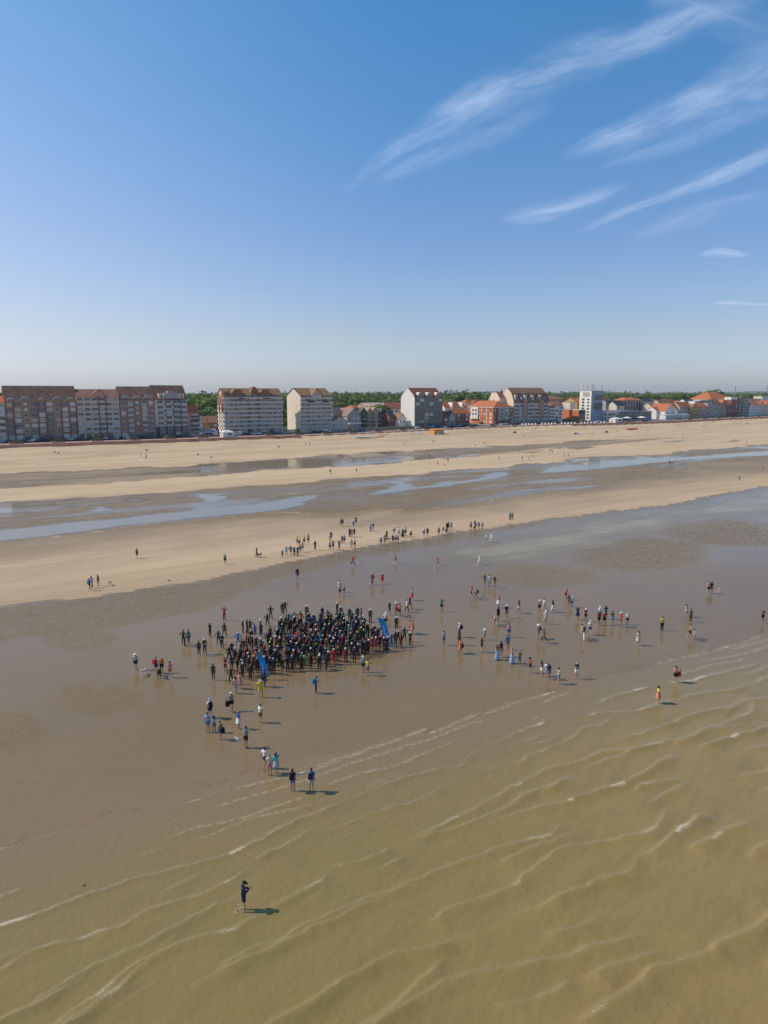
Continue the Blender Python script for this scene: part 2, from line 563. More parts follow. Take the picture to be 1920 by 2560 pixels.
pool([(-500, 1390), (-500, 1428), (0, 1355), (154, 1337), (309, 1316), (463, 1298), (640, 1281), (717, 1272), (794, 1246), (800, 1236), (740, 1242),
      (640, 1258), (501, 1271), (347, 1291), (166, 1307), (0, 1325)], 'long pale channel of water along the lower edge of the upper flats', 0.7, 'tidal_channel')
pool([(898, 1236), (960, 1224), (985, 1214), (968, 1200), (990, 1198), (1022, 1207), (1042, 1216), (1080, 1214), (1095, 1203), (1150, 1202), (1190, 1196),
      (1225, 1183), (1270, 1180), (1280, 1190), (1215, 1200), (1150, 1211), (1110, 1218), (1046, 1222), (1000, 1230), (930, 1237)], 'branching pale pool in the middle of the upper flats', 0.6)
pool([(1342, 1183), (1368, 1170), (1415, 1161), (1453, 1161), (1440, 1157), (1500, 1154), (1589, 1148), (1585, 1144), (1666, 1144), (1743, 1141), (1840, 1132), (1920, 1128), (2400, 1095),
      (2400, 1108), (1920, 1138), (1820, 1144), (1666, 1154), (1550, 1167), (1465, 1175), (1396, 1181)], 'long pale channel running off to the right of the flats', 0.5, 'tidal_channel')
pool([(1865, 1119), (1920, 1117), (2100, 1108), (2100, 1113), (1920, 1122)], 'thin pale sliver of water above the right channel', 0.3)
pool([(482, 1235), (520, 1235), (577, 1241), (570, 1248), (520, 1256), (500, 1248)], 'pale pool at the inner edge of the upper flats', 0.6)
pool([(-200, 1285), (0, 1269), (70, 1265), (150, 1262), (180, 1266), (110, 1278), (40, 1282), (0, 1285), (-200, 1302)], 'pale pool at the left side of the upper flats', 0.4)
pool([(215, 1280), (235, 1268), (262, 1266), (285, 1275), (250, 1282)], 'small grey pool between two sand spits', 0.5)
pool([(310, 1247), (345, 1244), (378, 1248), (340, 1253), (312, 1252)], 'small pool behind the bright sand spit', 0.4)
pool([(707, 1164), (756, 1161.5), (756, 1163.5), (707, 1166)], 'thin pool sliver in the upper runnel', 0.15)
pool([(829, 1166), (900, 1157), (1000, 1151), (1035, 1148.5), (1034, 1151), (960, 1157), (880, 1165), (830, 1168)], 'thin bright pool under the upper runnel', 0.25)
pool([(850, 1136), (868, 1138), (884, 1152), (870, 1152), (852, 1143)], 'small curved pool in the upper runnel', 0.3)
pool([(945, 1131), (1035, 1126), (1030, 1129), (990, 1133), (1002, 1142), (985, 1144), (960, 1135)], 'hooked pool in the upper runnel', 0.3)
pool([(1105, 1145), (1160, 1137), (1230, 1132), (1228, 1135), (1170, 1141), (1110, 1147)], 'narrow pool below the lone walker', 0.2)
pool([(500, 1160), (552, 1158.5), (545, 1162), (520, 1166), (502, 1166)], 'small bright pool in the upper runnel at left', 0.2)
pool([(503, 1179), (545, 1176), (540, 1179), (505, 1182)], 'thin bright pool below the small runnel pool', 0.15)
pool([(1400, 1119), (1442, 1118.5), (1440, 1121.5), (1400, 1122.5)], 'small pool in front of the white blocks', 0.2)
pool([(1655, 1104), (1700, 1101.5), (1715, 1102), (1680, 1106), (1658, 1106.5)], 'small pool beside the beach walkers', 0.2)
pool([(1180, 1346), (1280, 1334), (1434, 1300), (1550, 1280), (1704, 1264), (1762, 1251), (1897, 1226), (1960, 1216), (2500, 1150), (2500, 1195), (1960, 1286),
      (1920, 1291), (1858, 1295), (1735, 1299), (1745, 1311), (1762, 1326), (1690, 1332), (1588, 1349), (1550, 1372), (1473, 1384), (1396, 1399), (1330, 1416),
      (1200, 1420), (1100, 1405), (1040, 1390), (1090, 1366)], 'broad smooth sheet of shallow water below the middle bar', 0.8, 'shallow_water', SHALLOW, 6.0)

# ---------------------------------------------------------------- sea
WLX = [-1200, -400, 0, 300, 600, 987, 1280, 1500, 1760, 1920, 2600]
WLY = [2600, 2300, 2150, 2055, 1962, 1866, 1775, 1712, 1640, 1600, 1430]
_wl = [at_z(x, y, 0) for x, y in zip(WLX, WLY)]
_wa = np.array([p.x * U.x + p.y * U.y for p in _wl])
_wn_ = np.array([p.x * N.x + p.y * N.y for p in _wl])

def sea_depth(X, Y):
    """metres seaward of the mean waterline"""
    a = X * U.x + Y * U.y
    n = X * N.x + Y * N.y
    return np.interp(a, _wa, _wn_) - n, a

CRESTS = [-1.2]
while CRESTS[-1] < 72:
    k_ = len(CRESTS)
    CRESTS.append(CRESTS[-1] + (1.15 + 0.020 * max(CRESTS[-1], 0)) * (0.72 + 0.56 * float(_hash(np.array([k_]), np.array([5]), 3)[0])))

def sea_surface(X, Y):
    d, a = sea_depth(X, Y)
    h = 0 * X
    foam = 0 * X
    line = 0 * X
    for k, dk in enumerate(CRESTS):
        big = (k % 4 == 1)
        wob = (fbm(a / 6.0 + k * 7.3, a * 0 + k, 90 + k, 4) - 0.5) * 2.6 + (vnoise(a / 22.0 + k * 0.11, a * 0, 140) - 0.5) * 5.0 + (vnoise(a / 13.0, a * 0 + k, 150 + k) - 0.5) * 1.6
        c = dk + wob * min(1.0, 0.45 + max(dk, 0) / 12)
        amp_n = fbm(a / 5.5 + k * 3.1, a * 0, 200 + k, 3)
        vis = sstep(amp_n, 0.36 if big else 0.44, 0.64)
        amp = vis * (0.013 + 0.0066 * min(max(dk, 0), 22)) * (1.35 if big else 0.75)
        x = d - c
        wf = np.maximum(0.09 + 0.0045 * max(dk, 0), np.hypot(X, Y) * 0.003)          # steep shoreward face
        wb = 0.28 + 0.020 * max(dk, 0)
        sh = np.where(x < 0, np.exp(-(x / wf) ** 2), np.exp(-(x / wb) ** 2))
        h = h + amp * sh
        br = sstep(vnoise(a / 1.5 + k * 11, a * 0 + 3, 300 + k), 0.70, 0.93) * sstep(amp_n, 0.47, 0.58) * (1.0 if big else 0.7)
        thin = sstep(amp_n, 0.46, 0.66)
        near = 1.0 - 0.82 * min(1.0, max(dk, 0) / 15)
        fw = np.where(x < 0, np.exp(-(x / (wf * 0.8)) ** 2), np.exp(-(x / (0.10 + 0.20 * br * min(1.3, 0.4 + max(dk, 0) / 12))) ** 2))
        foam = np.maximum(foam, np.clip(br * fw, 0, 1))
        lw = np.maximum(0.055 + 0.0022 * max(dk, 0), np.hypot(X, Y) * 0.0042)
        line = np.maximum(line, thin * near * np.exp(-((x + 0.02) / lw) ** 2))
    h = h + (fbm(X / 1.3, Y / 1.3, 401, 3) - 0.5) * 0.02 + (fbm((a + d) / 3.0, (d - 0.4 * a) / 1.6, 402, 3) - 0.5) * 0.05 * sstep(d, 2, 14)
    return h * sstep(d, -1.6, 0.6), foam, d, line * sstep(d, -2.2, -0.8)

def sea_material():
    m = bpy.data.materials.new("sea_water")
    t = nt(m)
    out = node(t, 'ShaderNodeOutputMaterial')
    p = node(t, 'ShaderNodeBsdfPrincipled')
    p.inputs['IOR'].default_value = 1.33
    geo = node(t, 'ShaderNodeNewGeometry')
    dep = node(t, 'ShaderNodeAttribute', attribute_name='depth')
    foam = node(t, 'ShaderNodeAttribute', attribute_name='foam')
    silt = node(t, 'ShaderNodeAttribute', attribute_name='silt')
    n = node(t, 'ShaderNodeTexNoise')
    n.inputs['Scale'].default_value = 2.6
    n.inputs['Detail'].default_value = 6
    link(t, geo.outputs['Position'], n.inputs['Vector'])
    nb = node(t, 'ShaderNodeTexNoise')
    nb.inputs['Scale'].default_value = 0.22
    nb.inputs['Detail'].default_value = 5
    link(t, geo.outputs['Position'], nb.inputs['Vector'])
    nf = node(t, 'ShaderNodeTexNoise')
    nf.inputs['Scale'].default_value = 9.0
    nf.inputs['Detail'].default_value = 5
    link(t, geo.outputs['Position'], nf.inputs['Vector'])
    def mixc(f, a, b):
        q = node(t, 'ShaderNodeMix', data_type='RGBA')
        if isinstance(f, float):
            q.inputs[0].default_value = f
        else:
            link(t, f, q.inputs[0])
        for i, v in ((6, a), (7, b)):
            if isinstance(v, tuple):
                q.inputs[i].default_value = v + (1,)
            else:
                link(t, v, q.inputs[i])
        return q.outputs[2]
    def mr(x, a, b, c=0.0, d=1.0):
        q = node(t, 'ShaderNodeMapRange')
        q.interpolation_type = 'SMOOTHSTEP'
        for nme, v in (('From Min', a), ('From Max', b), ('To Min', c), ('To Max', d)):
            q.inputs[nme].default_value = v
        link(t, x, q.inputs['Value'])
        return q.outputs[0]
    c = mixc(mr(silt.outputs['Fac'], 0.0, 1.0), C_SEA_A, C_SEA_B)
    c = mixc(mr(nb.outputs['Fac'], 0.35, 0.7, 0.0, 0.6), c, C_SEA_C)
    ns = node(t, 'ShaderNodeTexNoise'); ns.inputs['Scale'].default_value = 1.0; ns.inputs['Detail'].default_value = 6; ns.inputs['Roughness'].default_value = 0.6
    r1_ = node(t, 'ShaderNodeMapping'); r1_.inputs['Rotation'].default_value = (0, 0, -(math.pi / 2 - SH_AZ) - 0.25)
    r2_ = node(t, 'ShaderNodeMapping'); r2_.inputs['Scale'].default_value = (0.25, 0.9, 1)
    link(t, geo.outputs['Position'], r1_.inputs['Vector']); link(t, r1_.outputs[0], r2_.inputs['Vector']); link(t, r2_.outputs[0], ns.inputs['Vector'])
    c = mixc(mr(ns.outputs['Fac'], 0.42, 0.72, 0.0, 0.35), c, (0.17, 0.13, 0.05))
    # thin water over the sand keeps the colour of the wet sand
    c = mixc(mr(dep.outputs['Fac'], -1.5, 11.0), (0.232, 0.163, 0.085), c)
    ln = node(t, 'ShaderNodeAttribute', attribute_name='line')
    lm = node(t, 'ShaderNodeMath', operation='MULTIPLY'); link(t, ln.outputs['Fac'], lm.inputs[0])
    link(t, mr(n.outputs['Fac'], 0.38, 0.62, 0.25, 1.0), lm.inputs[1])
    c = mixc(mr(lm.outputs[0], 0.05, 1.0, 0.0, 0.55), c, (0.42, 0.34, 0.21))
    # foam
    ad = node(t, 'ShaderNodeMath', operation='ADD')
    link(t, foam.outputs['Fac'], ad.inputs[0])
    mu = node(t, 'ShaderNodeMath', operation='MULTIPLY')
    link(t, nf.outputs['Fac'], mu.inputs[0]); mu.inputs[1].default_value = 1.4
    link(t, mu.outputs[0], ad.inputs[1])
    ff = mr(ad.outputs[0], 0.95, 2.0)
    fm = node(t, 'ShaderNodeMath', operation='MULTIPLY', use_clamp=True)
    link(t, ff, fm.inputs[0]); 
    fo = mr(foam.outputs['Fac'], 0.05, 0.4)
    link(t, fo, fm.inputs[1])
    c = mixc(fm.outputs[0], c, (0.55, 0.47, 0.34))
    link(t, c, p.inputs['Base Color'])
    link(t, mr(fm.outputs[0], 0, 1, 0.12, 0.8), p.inputs['Roughness'])
    link(t, mr(dep.outputs['Fac'], -1.5, 8.0, 0.35, 0.5), p.inputs['Specular IOR Level'])
    b = node(t, 'ShaderNodeBump')
    b.inputs['Strength'].default_value = 0.8
    b.inputs['Distance'].default_value = 0.05
    link(t, n.outputs['Fac'], b.inputs['Height'])
    link(t, b.outputs[0], p.inputs['Normal'])
    tr = node(t, 'ShaderNodeBsdfTransparent')
    ms = node(t, 'ShaderNodeMixShader')
    dn = node(t, 'ShaderNodeMath', operation='MULTIPLY_ADD'); link(t, ns.outputs['Fac'], dn.inputs[0]); dn.inputs[1].default_value = 5.0; dn.inputs[2].default_value = -2.5
    da = node(t, 'ShaderNodeMath', operation='ADD'); link(t, dep.outputs['Fac'], da.inputs[0]); link(t, dn.outputs[0], da.inputs[1])
    al = mr(da.outputs[0], -1.22, -1.18)
    mx = node(t, 'ShaderNodeMath', operation='MAXIMUM')
    link(t, al, mx.inputs[0]); link(t, fm.outputs[0], mx.inputs[1])
    link(t, mx.outputs[0], ms.inputs[0])
    link(t, tr.outputs[0], ms.inputs[1])
    link(t, p.outputs[0], ms.inputs[2])
    link(t, ms.outputs[0], out.inputs['Surface'])
    return m

C_SEA_A = (0.240, 0.182, 0.062)
C_SEA_B = (0.290, 0.202, 0.072)
C_SEA_C = (0.262, 0.182, 0.066)
SEA = sea_material()
ths = np.radians(np.concatenate([np.linspace(-80, -33, 60)[:-1], np.linspace(-33, 33, 680), np.linspace(33, 80, 60)[1:]]))
rr_ = np.concatenate([np.exp(np.linspace(math.log(8), math.log(24), 30))[:-1], np.exp(np.linspace(math.log(24), math.log(135), 740))])
nr2 = len(rr_)
R__, T__ = np.meshgrid(rr_, ths, indexing='ij')
X, Y = R__ * np.sin(T__), R__ * np.cos(T__)
H, F, D, LN = sea_surface(X, Y)
Zs = 0.012 + 0.02 * sstep(D, 0, 6) + H - 0.30 * (1 - sstep(D, -7.5, -5.5))
V = np.stack([X, Y, Zs], -1)[:, ::-1]
me = grid_mesh("sea", V, nr2, len(ths), SEA)
silt = sstep(X + 0.25 * D, -6, 26) * 0.8 + 0.2 * sstep(D, 5, 30)
attr(me, 'depth', D[:, ::-1]); attr(me, 'foam', F[:, ::-1]); attr(me, 'silt', silt[:, ::-1]); attr(me, 'line', LN[:, ::-1])
# drop faces landward of the waterline
bm = bmesh.new(); bm.from_mesh(me)
kill = [v for v in bm.verts if v.co.z < -0.05]
bmesh.ops.delete(bm, geom=kill, context='VERTS')
bm.to_mesh(me); bm.free()
link_obj("sea", me, kind='structure', label='shallow silty sea with small broken wavelets running up the sand')

# ---------------------------------------------------------------- high cloud
def cloud_material(name, dens):
    m = bpy.data.materials.new(name)
    t = nt(m)
    out = node(t, 'ShaderNodeOutputMaterial')
    uv = node(t, 'ShaderNodeUVMap')
    sep = node(t, 'ShaderNodeSeparateXYZ')
    link(t, uv.outputs[0], sep.inputs[0])
    mp = node(t, 'ShaderNodeMapping')
    mp.inputs['Scale'].default_value = (1.0, 1.7, 1)
    mp.inputs['Rotation'].default_value = (0, 0, 0.10)
    link(t, uv.outputs[0], mp.inputs['Vector'])
    n = node(t, 'ShaderNodeTexNoise')
    n.inputs['Scale'].default_value = 1.0
    n.inputs['Detail'].default_value = 9
    n.inputs['Roughness'].default_value = 0.70
    n.inputs['Distortion'].default_value = 0.55
    link(t, mp.outputs[0], n.inputs['Vector'])
    ab = node(t, 'ShaderNodeMath', operation='ABSOLUTE')
    link(t, sep.outputs['Y'], ab.inputs[0])
    n3 = node(t, 'ShaderNodeTexNoise'); n3.inputs['Scale'].default_value = 1.3; n3.inputs['Detail'].default_value = 4
    link(t, uv.outputs[0], n3.inputs['Vector'])
    sb = node(t, 'ShaderNodeMath', operation='MULTIPLY_ADD'); link(t, n3.outputs['Fac'], sb.inputs[0]); sb.inputs[1].default_value = 1.3; sb.inputs[2].default_value = -0.55
    ae = node(t, 'ShaderNodeMath', operation='ADD'); link(t, ab.outputs[0], ae.inputs[0]); link(t, sb.outputs[0], ae.inputs[1])
    ed = node(t, 'ShaderNodeMapRange'); ed.interpolation_type = 'SMOOTHERSTEP'
    ed.inputs['From Min'].default_value = 1.0; ed.inputs['From Max'].default_value = -0.1
    link(t, ae.outputs[0], ed.inputs['Value'])
    lim = node(t, 'ShaderNodeMapRange'); lim.interpolation_type = 'SMOOTHSTEP'
    lim.inputs['From Min'].default_value = 1.0; lim.inputs['From Max'].default_value = 0.6
    link(t, ab.outputs[0], lim.inputs['Value'])
    edm = node(t, 'ShaderNodeMath', operation='MULTIPLY'); link(t, ed.outputs[0], edm.inputs[0]); link(t, lim.outputs[0], edm.inputs[1])
    al = node(t, 'ShaderNodeAttribute', attribute_name='ends')
    nr_ = node(t, 'ShaderNodeMapRange')
    nr_.inputs['From Min'].default_value = 0.30; nr_.inputs['From Max'].default_value = 0.80
    link(t, n.outputs['Fac'], nr_.inputs['Value'])
    m1 = node(t, 'ShaderNodeMath', operation='MULTIPLY'); link(t, edm.outputs[0], m1.inputs[0]); link(t, nr_.outputs[0], m1.inputs[1])
    m2 = node(t, 'ShaderNodeMath', operation='MULTIPLY'); link(t, m1.outputs[0], m2.inputs[0]); link(t, al.outputs['Fac'], m2.inputs[1])
    m3 = node(t, 'ShaderNodeMath', operation='MULTIPLY', use_clamp=True); link(t, m2.outputs[0], m3.inputs[0]); m3.inputs[1].default_value = dens
    tl = node(t, 'ShaderNodeBsdfTranslucent'); tl.inputs[0].default_value = (0.86, 0.90, 0.98, 1)
    tr = node(t, 'ShaderNodeBsdfTransparent')
    ms = node(t, 'ShaderNodeMixShader')
    link(t, m3.outputs[0], ms.inputs[0]); link(t, tr.outputs[0], ms.inputs[1]); link(t, tl.outputs[0], ms.inputs[2])
    link(t, ms.outputs[0], out.inputs['Surface'])
    return m
CL = cloud_material("cirrus_ice", 0.50)
CL2B = cloud_material("cirrus_ice_soft", 0.36)
CL2 = cloud_material("cirrus_ice_thin", 0.24)
CL3 = cloud_material("cloud_low", 0.5)

def streak(path, mat, label, alt, uoff, curl=0.0):
    pts = []
    K = 14
    P = np.array(path, float)
    cum = np.concatenate([[0], np.cumsum(np.hypot(np.diff(P[:, 0]), np.diff(P[:, 1])))])
    tt = np.linspace(0, cum[-1], K * (len(path) - 1) + 1)
    xs = np.interp(tt, cum, P[:, 0]); ys = np.interp(tt, cum, P[:, 1]); ws = np.interp(tt, cum, P[:, 2])
    ker = np.ones(9) / 9
    f = lambda v: np.convolve(np.pad(v, 4, mode='edge'), ker, 'valid')
    xs, ys, ws = f(xs), f(ys), f(ws)
    dx, dy = np.gradient(xs), np.gradient(ys)
    L = np.hypot(dx, dy); nx, ny = -dy / L, dx / L
    vs, uvs, ends = [], [], []
    M = 8
    n = len(xs)
    for i in range(n):
        e = min(1, i / (n * 0.18)) * min(1, (n - 1 - i) / (n * 0.25))
        for j in range(M + 1):
            v = -1 + 2 * j / M
            x, y = xs[i] + nx[i] * v * ws[i], ys[i] + ny[i] * v * ws[i]
            r = ray(x, min(y, 950))
            t_ = (alt - CAM_H) / r.z
            p = r * t_
            vs.append((p.x, p.y, alt))
            uvs.append((uoff + tt[i] / 260.0, v)); ends.append(e)
    faces = [(i * (M + 1) + j, i * (M + 1) + j + 1, (i + 1) * (M + 1) + j + 1, (i + 1) * (M + 1) + j) for i in range(n - 1) for j in range(M)]
    me = mesh_np("cirrus", vs, faces, mat, True)
    uvl = me.uv_layers.new(name="UVMap")
    for lp in me.loops:
        uvl.data[lp.index].uv = uvs[lp.vertex_index]
    attr(me, 'ends', ends)
    return link_obj("cirrus_cloud", me, kind='structure', label=label)

streak([(840, 500, 12), (905, 440, 26), (969, 385, 42), (1090, 312, 72), (1272, 215, 105), (1441, 155, 90), (1678, 72, 75), (1850, 0, 60), (2000, -60, 40)], CL, 'longest feathery white cloud streak rising towards the top right', 6000, 0.0)
streak([(905, 470, 20), (1010, 420, 40), (1120, 385, 55), (1260, 320, 60), (1400, 250, 50)], CL2, 'faint veil under the longest cloud streak', 5900, 3.1)
streak([(1390, 400, 20), (1448, 378, 42), (1576, 331, 60), (1745, 250, 85), (1920, 172, 105), (2100, 90, 100)], CL, 'broad white cloud streak leaving the frame at right', 6000, 6.7)
streak([(1480, 420, 25), (1600, 385, 45), (1745, 326, 60), (1920, 255, 60), (2050, 200, 50)], CL2, 'faint streak beneath the broad right cloud', 5900, 9.2)
streak([(1240, 548, 14), (1300, 542, 42), (1350, 532, 50), (1420, 514, 40), (1500, 490, 36), (1590, 455, 20)], CL2B, 'small detached cloud wisp left of the lower streak', 6000, 12.0)
streak([(1440, 585, 10), (1500, 552, 20), (1610, 506, 30), (1779, 446, 42), (1920, 378, 46), (2050, 320, 40)], CL, 'lower thin cloud streak at right', 6000, 15.0)
streak([(1600, 20, 60), (1700, -10, 80), (1900, 90, 110), (2000, 60, 90)], CL2, 'faint veil in the top right corner', 6100, 19.0)
streak([(1560, 600, 18), (1680, 560, 40), (1800, 520, 55), (1960, 470, 40)], CL2, 'pale haze streak under the lower right streak', 6100, 39.0)
streak([(1740, 640, 6), (1775, 632, 16), (1805, 630, 20), (1850, 636, 14), (1880, 640, 6)], CL, 'small low cloud puff at the right', 3000, 22.0)
streak([(1775, 760, 4), (1805, 756, 13), (1840, 756, 12), (1880, 760, 6), (1960, 761, 4)], CL3, 'thin bright cloud low over the right horizon', 2000, 25.0)
streak([(1715, 716, 4), (1770, 715, 7), (1830, 714, 4)], CL2, 'faint flat wisp above the low bright cloud', 2000, 27.0)

# ---------------------------------------------------------------- promenade, revetment, road
def strip_mesh(name, a0, a1, rows, mat, step=6.0, kind='structure', label=''):
    """rows: list of (s, z) across the strip, swept along the shore"""
    aa = np.arange(a0, a1, step)
    vs, fs = [], []
    m = len(rows)
    for i, a in enumerate(aa):
        for (s, z) in rows:
            p = from_as(float(a), s, z)
            vs.append((p.x, p.y, p.z))
    for i in range(len(aa) - 1):
        for j in range(m - 1):
            fs.append((i * m + j, (i + 1) * m + j, (i + 1) * m + j + 1, i * m + j + 1))
    me = mesh_np(name, vs, fs, mat)
    bm = bmesh.new(); bm.from_mesh(me)
    bmesh.ops.recalc_face_normals(bm, faces=bm.faces)
    bm.to_mesh(me); bm.free()
    if me.polygons[len(me.polygons) // 2].normal.z < 0:
        me.flip_normals()
    return link_obj(name, me, kind=kind, label=label)

M_PAVE = simple("prom_paving", (0.42, 0.27, 0.22), 0.85, 0.2, 0.12, 0.35)
M_BRICKSLOPE = simple("revetment_brick", (0.17, 0.085, 0.065), 0.9, 0.15, 0.35, 0.25)
M_ROAD = simple("asphalt", (0.055, 0.053, 0.052), 0.9, 0.2, 0.15, 0.3)
M_KERB = simple("kerb_stone", (0.32, 0.30, 0.28), 0.85, 0.2)
A0 = a_at(-250, 0); A1 = a_at(2150, 0)
AR0, AR1 = a_at(505, 0), a_at(830, 0)
strip_mesh("revetment", A0, a_at(760, 0), [(-6.0, 2.3), (-1.0, 4.05), (0.0, 4.06)], M_BRICKSLOPE, label='dark red brick slope below the left end of the promenade')
strip_mesh("revetment", a_at(1425, 0), A1, [(-6.5, 2.3), (-1.0, 4.05), (0.0, 4.06)], M_BRICKSLOPE, label='dark red brick slope below the right end of the promenade')
strip_mesh("promenade", A0, A1, [(-0.6, 3.3), (-0.5, 4.10), (8.0, 4.12), (8.0, 4.0)], M_PAVE, label='pale red paved seafront promenade')
strip_mesh("road", A0, A1, [(8.0, 3.99), (19.5, 3.99)], M_ROAD, label='seafront road between promenade and buildings')
strip_mesh("pavement", A0, A1, [(19.5, 3.9), (19.5, 4.12), (24.5, 4.14), (60.0, 4.14), (60.0, 3.0)], M_KERB, label='narrow pavement and yards along the buildings')

# ---------------------------------------------------------------- building kit
M_GLASS = bpy.data.materials.new("window_glass")
_t = nt(M_GLASS)
_o = node(_t, 'ShaderNodeOutputMaterial'); _p = node(_t, 'ShaderNodeBsdfPrincipled')
_p.inputs['Base Color'].default_value = (0.05, 0.07, 0.085, 1); _p.inputs['Roughness'].default_value = 0.08
_p.inputs['Specular IOR Level'].default_value = 0.9
link(_t, _p.outputs[0], _o.inputs['Surface'])
M_FRAME = simple("white_frame", (0.62, 0.60, 0.56), 0.5, 0.4, 0.05)
M_SHUT = simple("roller_shutter", (0.66, 0.62, 0.55), 0.6, 0.3, 0.08)
M_SHUT2 = simple("roller_shutter_cream", (0.52, 0.45, 0.35), 0.6, 0.3, 0.08)
M_BRICK = simple("red_brown_brick", (0.38, 0.22, 0.16), 0.9, 0.15, 0.22, 0.5)
M_BRICKP = simple("brick_pier", (0.28, 0.11, 0.09), 0.9, 0.15, 0.2, 0.5)
M_BRICKT = simple("tan_brick", (0.42, 0.28, 0.19), 0.9, 0.15, 0.18, 0.5)
M_BRICKO = simple("orange_brick", (0.50, 0.17, 0.08), 0.9, 0.15, 0.15, 0.5)
M_CREAM = simple("cream_render", (0.68, 0.57, 0.44), 0.85, 0.2, 0.08, 0.4)
M_PALE = simple("pale_render", (0.66, 0.58, 0.48), 0.85, 0.2, 0.07, 0.4)
M_WHITE = simple("white_render", (0.74, 0.70, 0.64), 0.8, 0.2, 0.05, 0.4)
M_GREY = simple("grey_render", (0.38, 0.36, 0.34), 0.85, 0.2, 0.1, 0.4)
M_DARK = simple("dark_cladding", (0.05, 0.052, 0.06), 0.6, 0.4, 0.15)
M_TEAL = simple("teal_cladding", (0.10, 0.17, 0.18), 0.6, 0.4, 0.12)
M_YELL = simple("ochre_render", (0.50, 0.33, 0.14), 0.85, 0.2, 0.1)
M_PINK = simple("pink_render", (0.52, 0.31, 0.25), 0.85, 0.2, 0.1)
R_BROWN = simple("brown_roof_tiles", (0.25, 0.135, 0.095), 0.85, 0.2, 0.25, 0.45)
R_TAN = simple("weathered_tan_tiles", (0.26, 0.155, 0.085), 0.85, 0.2, 0.25, 0.45)
R_RED = simple("red_roof_tiles", (0.30, 0.10, 0.065), 0.85, 0.2, 0.22, 0.45)
R_REDB = simple("red_brown_tiles", (0.30, 0.145, 0.10), 0.85, 0.2, 0.2, 0.45)
R_ORANGE = simple("orange_roof_tiles", (0.46, 0.15, 0.065), 0.85, 0.2, 0.16, 0.45)
R_GREYT = simple("grey_tan_tiles", (0.30, 0.20, 0.155), 0.85, 0.2, 0.15, 0.45)
R_SLATE = simple("slate_tiles", (0.035, 0.04, 0.055), 0.6, 0.4, 0.2, 0.45)
R_FLAT = simple("flat_roof_felt", (0.28, 0.27, 0.27), 0.9, 0.1, 0.15, 0.3)
M_RAILG = simple("balcony_glass", (0.40, 0.43, 0.43), 0.25, 0.5, 0.1)
M_SLAB = simple("balcony_slab", (0.70, 0.66, 0.60), 0.8, 0.2, 0.06)
M_METAL = simple("dark_metal", (0.08, 0.08, 0.085), 0.5, 0.5, 0.1)
M_AWN_R = simple("dark_red_awning", (0.13, 0.028, 0.03), 0.8, 0.2, 0.1)

class Geo:
    def __init__(self):
        self.v, self.f = [], []
    def box(self, x0, x1, y0, y1, z0, z1):
        n = len(self.v)
        self.v += [(x, y, z) for z in (z0, z1) for x, y in ((x0, y0), (x1, y0), (x1, y1), (x0, y1))]
        self.f += [(n, n + 3, n + 2, n + 1), (n + 4, n + 5, n + 6, n + 7)] + [(n + i, n + (i + 1) % 4, n + 4 + (i + 1) % 4, n + 4 + i) for i in range(4)]
        return self
    def prism(self, prof, axis, c0, c1):
        """prof: list of 2-D points; axis 'x' sweeps a (y,z) profile along x, axis 'y' sweeps an (x,z) profile along y"""
        n = len(self.v); m = len(prof)
        for c in (c0, c1):
            for p, q in prof:
                self.v.append((c, p, q) if axis == 'x' else (p, c, q))
        self.f.append(tuple(range(n, n + m))); self.f.append(tuple(range(n + 2 * m - 1, n + m - 1, -1)))
        self.f += [(n + i, n + m + i, n + m + (i + 1) % m, n + (i + 1) % m) for i in range(m)]
        return self
    def slab(self, p, q, axis, c0, c1, th=0.25):
        """a sloping sheet from p to q (2-D) of thickness th, swept along the axis"""
        dx, dz = q[0] - p[0], q[1] - p[1]
        L = math.hypot(dx, dz) or 1
        nx, nz = -dz / L * th, dx / L * th
        if nz < 0:
            nx, nz = -nx, -nz
        return self.prism([p, q, (q[0] + nx, q[1] + nz), (p[0] + nx, p[1] + nz)], axis, c0, c1)
    def poly(self, pts):
        n = len(self.v); self.v += list(pts); self.f.append(tuple(range(n, n + len(pts)))); return self
    def cyl(self, x, y, z0, z1, r, k=8, r1=None):
        n = len(self.v); r1 = r if r1 is None else r1
        for z, rr in ((z0, r), (z1, r1)):
            for i in range(k):
                t = 2 * math.pi * i / k
                self.v.append((x + rr * math.cos(t), y + rr * math.sin(t), z))
        self.f += [(n + i, n + (i + 1) % k, n + k + (i + 1) % k, n + k + i) for i in range(k)]
        self.f += [tuple(range(n + k - 1, n - 1, -1)), tuple(range(n + k, n + 2 * k))]
        return self
    def mesh(self, name, mat):
        me = mesh_np(name, self.v, self.f, mat)
        bm = bmesh.new(); bm.from_mesh(me)
        bmesh.ops.recalc_face_normals(bm, faces=bm.faces)
        bm.to_mesh(me); bm.free()
        return me

WCACHE = {}
def win_mesh(w, h, cols, rows=1):
    k = ('f', round(w, 1), round(h, 1), cols, rows)
    if k not in WCACHE:
        w, h = k[1], k[2]
        g = Geo(); b = 0.09
        g.box(-w / 2, -w / 2 + b, -0.09, 0.02, 0, h).box(w / 2 - b, w / 2, -0.09, 0.02, 0, h)
        g.box(-w / 2 + b, w / 2 - b, -0.09, 0.02, h - b, h).box(-w / 2 + b, w / 2 - b, -0.13, 0.02, 0, b)
        for i in range(1, cols):
            x = -w / 2 + w * i / cols
            g.box(x - 0.045, x + 0.045, -0.08, 0.02, b, h - b)
        WCACHE[k] = g.mesh("window_frame", M_FRAME)
    return WCACHE[k]

